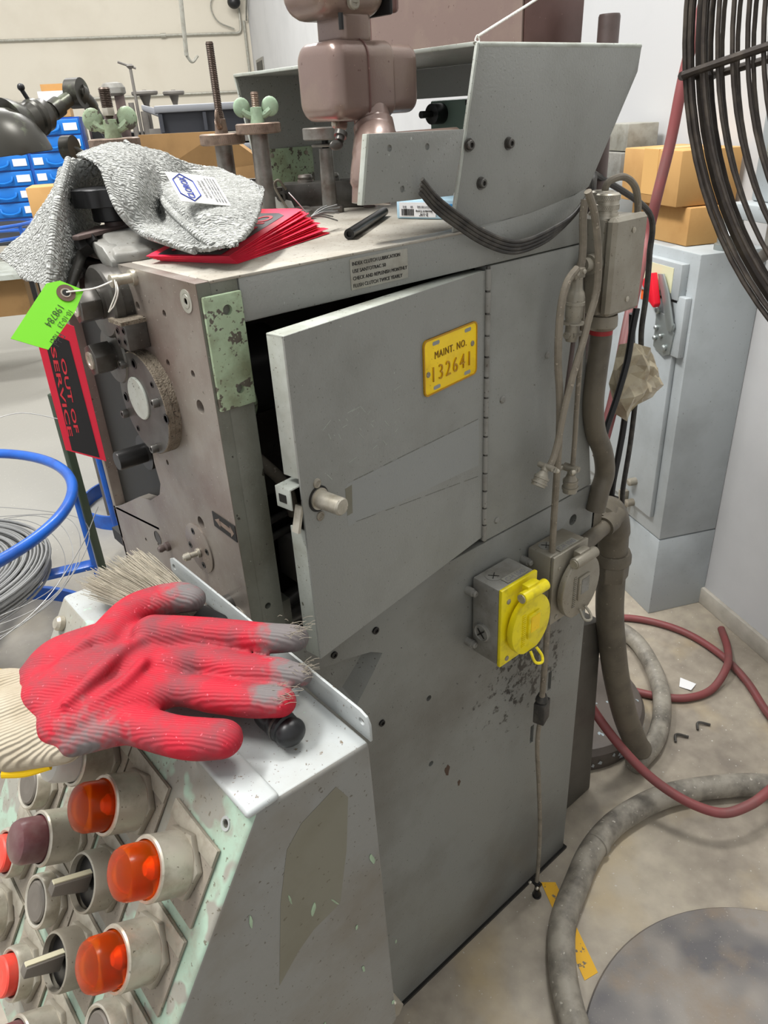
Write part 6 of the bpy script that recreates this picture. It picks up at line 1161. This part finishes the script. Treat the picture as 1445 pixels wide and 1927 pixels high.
# tall pale machine behind the fan cage
t = thing('pale_wall_unit', 'pale blue machine housing on the wall seen through the fan cage', 'machine')
link('unit_body', cbox(B(), -.40, -.10, .02, .165, 1.10, 1.55), 'cabinet', t, bev=.006); link('unit_door', cbox(B(), -.36, -.13, .012, .0195, 1.16, 1.50), 'edge', t, bev=.003); link('unit_ledge', cbox(B(), -.42, -.09, -.02, .165, 1.07, 1.10), 'cabinet', t, bev=.003); link('unit_latch', cbox(B(), -.125, -.115, .0, .019, 1.38, 1.42), 'cream_label', t)
bm = B(); cyl(bm, CW(-.22, .06, 1.07), CW(-.12, .05, .985), .012); cyl(bm, CW(-.3, .09, 1.07), CW(-.3, .09, .98), .03); cyl(bm, CW(-.15, .1, 1.07), CW(-.15, .1, .985), .02); link('unit_pipes', bm, 'bench', t, True)
# ------------------------------------------------------------------ decoiler with its wire
dc = thing('wire_decoiler', 'blue tubular wire basket stand at the left holding a coil of grey wire', 'wire stand')
RCEN = V((-.17, 1.40, .5)); RR = .395
bm = B(); tube(bm, [RCEN+V((RR*math.cos(a), RR*math.sin(a), 0)) for a in [2*math.pi*i/24 for i in range(24)]], .0135, 14, True, 4); link('top_ring', bm, 'blue', dc, True)
for k, a in enumerate([-.32, .95, 2.2, 3.5, 4.75]):
    c_ = RCEN+V((RR*math.cos(a), RR*math.sin(a), 0)); d_ = V((math.cos(a), math.sin(a), 0)); u_ = V((-d_.y, d_.x, 0)); bm = B()
    prism(bm, [c_+u_*.018-d_*.006+V((0, 0, -.008)), c_-u_*.018-d_*.006+V((0, 0, -.008)), c_-u_*.018+d_*.006+V((0, 0, -.008)), c_+u_*.018+d_*.006+V((0, 0, -.008))], (0, 0, -.491)); link('leg', bm, 'blue', dc, bev=.002)
    bm = B(); prism(bm, [RCEN+V((0, 0, -.228))+u_*.02, RCEN+V((0, 0, -.228))-u_*.02, c_-u_*.02+V((0, 0, -.228)), c_+u_*.02+V((0, 0, -.228))], (0, 0, -.012)); link('arm', bm, 'blue', dc, bev=.002)
bm = B(); lathe(bm, (RCEN.x, RCEN.y, .0), (0, 0, 1), [(0, .05), (.30, .045)], 20); link('hub', bm, 'blue', dc, True)
bm = B(); RB_ = [(RR+.006, .0), (RR+.006, .045), (RR-.006, .045), (RR-.006, .0)]; n = 60; rg = [[bm.verts.new((RCEN.x+r*math.cos(2*math.pi*i/n), RCEN.y+r*math.sin(2*math.pi*i/n), z)) for r, z in RB_] for i in range(n)]
for i in range(n):
    for j in range(4): bm.faces.new((rg[i][j], rg[(i+1) % n][j], rg[(i+1) % n][(j+1) % 4], rg[i][(j+1) % 4]))
link('floor_ring', bm, 'blue', dc, True)
random.seed(21); bm = B()
for k in range(60):
    r = .178+.108*((k % 12)/11)+random.uniform(-.003, .003); z = .283+.011*(k//12)+random.uniform(-.002, .002); ph = random.random()*6
    tube(bm, [(RCEN.x+.015+(r+.004*math.cos(2*a+ph))*math.cos(a), RCEN.y+.03+(r+.004*math.sin(a+ph))*math.sin(a), z+.003*math.sin(a+ph)) for a in [2*math.pi*i/16 for i in range(16)]], .0036, 6, True, 4)
cw = link('wire_coil', bm, 'wire', None, True); tag(cw, 'coil of grey galvanised wire lying inside the blue stand', 'wire coil', kind='stuff')
bm = B()
for k in range(4):
    r = .30+.02*k; tube(bm, [(RCEN.x+.03+r*math.cos(a), RCEN.y-.02*k+r*math.sin(a), .31+.02*k+.02*math.sin(3*a+k)) for a in [-1.6+2.6*i/10 for i in range(11)]], .0011, 5)
tube(bm, [(-.30, 1.05, .42), (-.10, 1.35, .56), (.06, 1.45, .64), (.17, 1.46, .66), (.28, 1.40, .62)], .0011, 5); tube(bm, [(-.2, .85, .40), (-.02, .92, .42), (.10, .95, .50), (.16, .95, .58)], .0011, 5)
lw = link('loose_wire', bm, 'wire', None, True); tag(lw, 'loose ends of thin wire springing off the coil in the blue stand', 'wire', kind='stuff')
d2 = thing('wire_decoiler_behind', 'second blue ring stand on the floor behind the green post', 'wire stand')
c2 = V((.62, 2.05, 0)); n = 60; bm = B(); RB_ = [(.196, .0), (.196, .055), (.188, .055), (.188, .0)]; rg = [[bm.verts.new((c2.x+r*math.cos(2*math.pi*i/n), c2.y+r*math.sin(2*math.pi*i/n), z)) for r, z in RB_] for i in range(n)]
for i in range(n):
    for j in range(4): bm.faces.new((rg[i][j], rg[(i+1) % n][j], rg[(i+1) % n][(j+1) % 4], rg[i][(j+1) % 4]))
link('floor_ring', bm, 'blue', d2, True)
for a in (2.6, 3.9, 1.2, 5.2):
    bm = B(); c_ = c2+V((.192*math.cos(a), .192*math.sin(a), .0)); cyl(bm, c_, c_+V((0, 0, .40)), .010, n=10); link('leg', bm, 'blue', d2, True)
bm = B(); tube(bm, [c2+V((.192*math.cos(a), .192*math.sin(a), .40)) for a in [2*math.pi*i/16 for i in range(16)]], .010, 10, True, 4); link('top_ring', bm, 'blue', d2, True)
bm = B(); prism(bm, [(.318, 1.66, 0), (.345, 1.675, 0), (.338, 1.70, 0), (.312, 1.685, 0)], (0, 0, .62)); tag(link('green_post', bm, 'darkgreen', bev=.003), 'dark green steel post standing behind the red tag', 'post')
# ------------------------------------------------------------------ far background, set square to the left-hand wall
BR = WN; BF = -WD                                          # to the right along the cream wall; out from it
def FR(o, x, y, z): return V(o)+BR*x+BF*y+V((0, 0, z))       # x right, y towards us
def fbox(bm, o, x0, x1, y0, y1, z0, z1): return prism(bm, [FR(o, x0, y0, z0), FR(o, x1, y0, z0), FR(o, x1, y1, z0), FR(o, x0, y1, z0)], (0, 0, z1-z0))
def wallp(u, z, off=.0): return CORNER-WN*u-WD*off+V((0, 0, z))
for z, lab, u1 in ((2.18, 'upper thin grey conduit running along the cream wall', .25), (1.585, 'lower thin grey conduit running along the cream wall behind the benches', .05)):
    t = thing('wall_conduit', lab, 'conduit'); bm = B(); cyl(bm, wallp(8, z, .03), wallp(u1, z, .03), .014, n=10); link('conduit_tube', bm, 'plate', t, True)
    for u in (1.0, 2.9, 4.6): bm = B(); cyl(bm, wallp(u-.03, z, .03), wallp(u+.03, z, .03), .024, n=10); link('conduit_coupling', bm, 'plate', t, True)
bm = B(); tube(bm, [wallp(.25, 2.18, .03), wallp(.12, 2.19, .03), wallp(.10, 2.30, .03), wallp(.10, 2.42, .03)], .014, 8); tube(bm, [wallp(.34, 2.6, .04), wallp(.42, 2.45, .04), wallp(.36, 2.3, .04), wallp(.18, 2.22, .04)], .008, 6); tube(bm, [wallp(.06, .0, .03), wallp(.06, 2.3, .03)], .016, 8, smooth=False)
tag(link('corner_conduit', bm, 'plate', None, True), 'conduit and loose cable bending up to the fixture in the room corner', 'conduit')
t = thing('corner_fixture', 'small black and white fixture high in the room corner', 'fixture'); bm = B(); sphere(bm, wallp(.16, 2.47, .14), .075, (1, 1, .9)); link('fixture_body', bm, 'black', t, True); bm = B(); cyl(bm, wallp(.12, 2.50, .04), wallp(.14, 2.60, .30), .04); link('fixture_arm', bm, 'plate', t, True)
bm = B(); tube(bm, [CORNER-WD*.05-WN*.03+V((0, 0, 2.3)), CORNER-WD*.25-WN*.03+V((0, 0, 2.45)), CORNER-WD*.9-WN*.03+V((0, 0, 2.75))], .010, 6); tag(link('wall_cable', bm, 'lug', None, True), 'grey cable climbing the white wall from the corner', 'cable')
bm = B(); prism(bm, [CORNER-WD*.35-WN*.012+V((0, 0, 1.70)), CORNER-WD*.95-WN*.012+V((0, 0, 1.70)), CORNER-WD*.95-WN*.012+V((0, 0, 1.88)), CORNER-WD*.35-WN*.012+V((0, 0, 1.88))], WN*.01); t = link('wall_opening_frame', bm, 'lug'); tag(t, 'small framed dark opening low on the white wall next to the room corner', 'opening')
bm = B(); prism(bm, [CORNER-WD*.42-WN*.016+V((0, 0, 1.72)), CORNER-WD*.88-WN*.016+V((0, 0, 1.72)), CORNER-WD*.88-WN*.016+V((0, 0, 1.85)), CORNER-WD*.42-WN*.016+V((0, 0, 1.85))], WN*.002); link('dark_gap', bm, 'void', t)
a = V(D['cableedge'][0]); b_ = V(D['cableedge'][1]); bm = B(); tube(bm, [a+(a-b_)*3, a, b_], .012, 8, smooth=False); tube(bm, [b_, b_+V((.03, 0, -.03)), b_+V((.07, 0, .0))], .008, 6); tag(link('hanging_pull_rod', bm, 'plate', None, True), 'thin hooked rod hanging from the ceiling in front of the cream wall', 'rod')
# blue drawer rack: its upper right front corner is the reference
DO = V((.8021, 2.2581, 0))
dw = thing('blue_drawer_rack', 'rack of bright blue plastic drawers with white labels behind the work lamp', 'drawer rack')
link('rack_frame', fbox(B(), DO, -.37, .0, -.25, -.004, 1.03, 1.332), 'blue', dw)
for c in range(2):
    for r in range(6):
        x0 = -.365+c*.185; z0 = 1.036+r*.049; bm = B(); fbox(bm, DO, x0, x0+.176, -.02, .004, z0, z0+.045); d_ = link('drawer', bm, 'binblue', dw, bev=.003)
        link('drawer_label', fbox(B(), DO, x0+.125, x0+.168, .0042, .006, z0+.012, z0+.034), 'white', d_); link('drawer_label', fbox(B(), DO, x0+.006, x0+.036, .0042, .006, z0+.012, z0+.034), 'white', d_)
        bm = B(); P_ = [FR(DO, x0+.048, .004, z0+.030), FR(DO, x0+.054, .012, z0+.016), FR(DO, x0+.080, .014, z0+.010), FR(DO, x0+.106, .012, z0+.016), FR(DO, x0+.112, .004, z0+.030)]; tube(bm, P_, .0035, 6, sub=4); link('drawer_pull', bm, 'binblue', d_, True)
bm = B(); cyl(bm, FR(DO, -.03, -.10, 0), FR(DO, -.03, -.10, 1.03), .016, n=10); link('rack_post', bm, 'blue', dw, True)
t = thing('open_carton_on_rack', 'narrow open cardboard carton with white packing standing on the blue drawer rack', 'carton'); link('carton_body', fbox(B(), DO, -.125, -.03, -.2, -.08, 1.334, 1.390), 'cardboard', t); link('carton_flap', fbox(B(), DO, -.12, -.045, -.22, -.201, 1.36, 1.438), 'cardboard', t); link('packing', fbox(B(), DO, -.120, -.035, -.0795, -.074, 1.36, 1.412), 'white', t)
bo_ = V((.5519, 2.0181, 0)); t = thing('brown_carton', 'brown cardboard carton standing just below the blue drawers', 'carton'); link('carton_body', fbox(B(), bo_, -.05, .12, -.14, .0, 1.0, 1.145), 'cardboard', t, bev=.003); link('carton_stand', fbox(B(), bo_, -.06, .13, -.13, -.01, .0, .998), 'bench', t)
co = V((1.196, 4.634, 0)); t = thing('covered_chair', 'dark grey cloth covering a chair at the left edge of the picture', 'chair'); bm = B(); prism(bm, [FR(co, -.62, .08, .72), FR(co, .12, .08, .70), FR(co, .04, .08, .93), FR(co, -.04, .08, 1.07), FR(co, -.20, .08, 1.145), FR(co, -.62, .08, 1.17)], BF*.20); link('cloth_cover', bm, 'cloth_dark', t, bev=.03)
for x in (-.5, .04): bm = B(); cyl(bm, FR(co, x, .18, 0), FR(co, x, .18, .73), .014); link('chair_leg', bm, 'blacksteel', t, True)
bo = V((.877, 4.11, 0)); t = thing('blue_basket_stand', 'blue wire ring stand on the pale table at the left edge', 'wire stand')
for z in (.86, .80): bm = B(); tube(bm, [bo+V((.24*math.cos(a), .24*math.sin(a), z)) for a in [2*math.pi*i/20 for i in range(20)]], .010, 8, True, 3); link('ring', bm, 'blue', t, True)
for a in (3.4, 4.3, 5.2): bm = B(); cyl(bm, bo+V((.24*math.cos(a), .24*math.sin(a), .631)), bo+V((.24*math.cos(a), .24*math.sin(a), .86)), .010, n=8); link('leg', bm, 'blue', t, True)
t = thing('side_table', 'long pale topped table with a black frame across the aisle at the left', 'table'); to = V((.95, 3.80, 0)); link('table_top', fbox(B(), to, -2.0, .10, -.6, .0, .605, .63), 'edge', t); link('lower_shelf', fbox(B(), to, -2.0, -.06, -.5, -.1, .40, .60), 'wood', t)
for x, y in ((-.02, -.04), (.07, -.04), (.07, -.58)): link('leg', fbox(B(), to, x, x+.025, y, y+.03, 0, .603), 'blacksteel', t)
# desk lamp
lp_t = thing('machine_lamp', 'dark olive metal gooseneck work lamp with a rounded shade reaching in from the left', 'lamp')
rc_ = V((.142, .890, 1.266)); ax = V((-.05, .02, 1)).normalized(); hd1 = V((.2272, .9243, 1.3200))
bm = B(); lathe(bm, rc_, ax, [(-.001, .0745), (0, .0765), (.006, .0755), (.022, .071), (.040, .061), (.056, .046), (.066, .028), (.070, .004)], 40, cap=False); link('shade', bm, 'lampiron', lp_t, True)
nd = (hd1-(rc_+V((.022, .010, .040)))).normalized(); h0_ = rc_+V((.022, .010, .040))
bm = B(); lathe(bm, h0_, nd, [(0, .044), (.012, .040), (.030, .030), (.034, .0265), (.050, .0265), (.054, .0295), (.062, .0295), (.066, .0265), (.078, .0255), (.086, .018), (.094, .014)], 28); link('socket_housing', bm, 'lampiron', lp_t, True)
bm = B(); cyl(bm, h0_+nd*.055+V((0, 0, .02)), h0_+nd*.055+V((-.010, 0, .043)), .0035); sphere(bm, h0_+nd*.055+V((-.010, 0, .046)), .006); link('lamp_switch', bm, 'black', lp_t, True)
hd0 = h0_; ax = nd
j1 = V((.3062, .9483, 1.3530)); bm = B(); lathe(bm, hd0+ax*.088, (j1-(hd0+ax*.088)), [(0, .012), (.008, .012), (.008, .016), (.026, .016), (.028, .012), ((j1-(hd0+ax*.088)).length, .012)], 20); link('lamp_neck', bm, 'lampiron', lp_t, True)
bm = B(); u_ = V((.6, -.75, 0)).normalized()*.012; cyl(bm, j1-u_, j1+u_, .024, n=24); cyl(bm, j1+u_, j1+u_*1.4, .008, n=12); link('knuckle_joint', bm, 'lampiron', lp_t, True)
j2 = V((.3420, .970, 1.318)); bm = B(); tube(bm, [j1, j1.lerp(j2, .5)+V((.004, 0, .003)), j2, j2+V((.01, .01, -.012))], [.019, .013, .011, .010], 14); link('lamp_arm', bm, 'lampiron', lp_t, True)
j3 = V((0.2764, 0.9599, 1.2675)); bm = B(); cyl(bm, j3-u_*.8, j3+u_*.8, .021, n=24); cyl(bm, j3-u_*1.3, j3-u_*.8, .008, n=12); tube(bm, [j3, j3+V((.02, .01, -.012)), j3+V((.05, .03, -.03)), j3+V((.07, .04, -.05))], .010, 12); tube(bm, [j2+V((.01, .01, -.012)), j2+V((.03, .02, -.06)), j3+V((.07, .04, -.05)), (.33, 1.02, .9), (.33, 1.05, .5), (.33, 1.06, 0)], .010, 10); link('lower_arm', bm, 'lampiron', lp_t, True)
# bench with machine heads, trays
bt = V((1.10, 2.46, 0)); t = thing('far_bench', 'cluttered grey steel bench far behind the towel, in front of the cream wall', 'bench'); link('bench_top', fbox(B(), bt, -.10, .75, -.45, .06, 1.16, 1.20), 'bench', t); link('bench_body', fbox(B(), bt, -.08, .75, -.42, .03, .0, 1.159), 'crate', t)
def crate(label, o, x0, x1, z0, z1):
    t = thing('storage_crate', label, 'crate'); fbb = fbox(B(), o, x0, x1, -.20, -.01, z0, z1); link('crate_body', fbb, 'crate', t, bev=.004); link('crate_rim', fbox(B(), o, x0-.008, x1+.008, -.205, .004, z1-.016, z1), 'crate_rim', t, bev=.003)
    n = 3
    for k in range(n+1): x = x0+.004+(x1-x0-.008)*k/n; link('crate_rib', fbox(B(), o, x-.004, x+.004, -.009, .002, z0+.006, z1-.018), 'crate', t)
ct = V((.6476, 1.3452, 0)); ct = ct
crate('upper dark grey plastic crate behind the tall threaded rod', ct, .0, .32, 1.272, 1.336); crate('lower dark grey plastic crate visible between the spindle shanks', ct, .0, .34, 1.165, 1.245)
t = thing('crate_stand', 'grey stand carrying the two plastic crates', 'bench'); link('stand_body', fbox(B(), ct, .0, .42, -.21, .0, .0, 1.162), 'bench', t); link('stand_shelf', fbox(B(), ct, -.01, .36, -.20, .003, 1.249, 1.268), 'bench', t)
bm = B(); prism(bm, [V(p) for p in [(.425, .99, 1.281), (.499, .802, 1.281), (.545, .735, 1.225), (.545, .735, 1.20), (.425, .99, 1.20)]], (.012, .006, 0)); tag(link('plywood_board', bm, 'wood'), 'stained plywood board leaning behind the towel and the tall rod spindle', 'board')
bm = B(); prism(bm, [(.43, 1.00, 0), (.545, .742, 0), (.62, .78, 0), (.50, 1.03, 0)], (0, 0, 1.198)); tag(link('board_stand', bm, 'bench', bev=.004), 'grey stand behind the press carrying the plywood board', 'bench')
def handwheel(label, c_, r, col='bench'):
    t = thing('hand_wheel', label, 'hand wheel'); c_ = V(c_); bm = B(); lathe(bm, c_, (0, 0, 1), [(0, r*.9), (.005, r), (.012, r), (.015, r*.9), (.010, r*.5), (.010, .010), (.018, .008)], 24); link('wheel', bm, col, t, True); bm = B(); lathe(bm, c_, (0, 0, -1), [(0, r*.45), (.03, r*.22), (c_.z-1.201, r*.22)], 16); link('wheel_stem', bm, col, t, True)
handwheel('round hand wheel on the far bench, left of the two', (1.1382, 2.4392, 1.392), .048); handwheel('round hand wheel on the far bench, right of the two', (1.2345, 2.397, 1.388), .040)
t = thing('far_machine', 'grey machine with a rounded motor housing on the far bench', 'machine'); fo = V((1.038, 2.4837, 0)); bm = B(); lathe(bm, FR(fo, .0, 0, 1.395), (0, 0, 1), [(0, .032), (.008, .044), (.026, .044), (.040, .034), (.044, .02)], 24); link('motor', bm, 'lug', t, True); link('column', fbox(B(), fo, .0, .035, -.02, .02, 1.20, 1.396), 'mauve_pipe', t); link('arm', fbox(B(), fo, -.02, .065, -.03, .02, 1.31, 1.33), 'lug', t, bev=.004)
for x, z0, z1, r_ in ((.075, 1.20, 1.488, .0055), (.055, 1.20, 1.37, .010), (.095, 1.20, 1.34, .012)): bm = B(); lathe(bm, FR(fo, x, .03, z0), (0, 0, 1), [(0, r_), (z1-z0, r_)], 12); link('rod', bm, 'bench', t, True)
bm = B(); cyl(bm, FR(fo, .035, .03, 1.500), FR(fo, .095, .03, 1.478), .004); lathe(bm, FR(fo, .075, .03, 1.478), (0, 0, 1), [(0, .008), (.008, .014), (.014, .008)], 12); link('t_handle', bm, 'bench', t, True); link('machine_base', fbox(B(), fo, -.10, .14, -.10, .0, 1.201, 1.275), 'blacksteel', t, bev=.01)
t = thing('slotted_cabinet', 'dark metal cabinet with rows of slots next to the blue drawers', 'cabinet'); so = V((.9071, 2.38, 0)); link('cabinet_body', fbox(B(), so, -.030, .075, -.12, .0, .0, 1.335), 'mauve_pipe', t)
for r in range(3):
    for c in range(2): link('slot', fbox(B(), so, -.022+c*.048, .018+c*.048, .0002, .003, 1.16+r*.05, 1.19+r*.05), 'void', t)
t = thing('sheet_tray', 'grey sheet metal tray tilted between the far machine and the crates', 'tray'); tr = V((.8253, 1.8139, 0)); bm = B(); prism(bm, [FR(tr, .0, 0, 1.350), FR(tr, .12, 0, 1.315), FR(tr, .12, 0, 1.285), FR(tr, .0, 0, 1.335)], BF*-.16); link('tray_body', bm, 'crate_rim', t, bev=.003); link('tray_stand', fbox(B(), tr, .01, .11, -.15, -.01, .0, 1.284), 'bench', t)
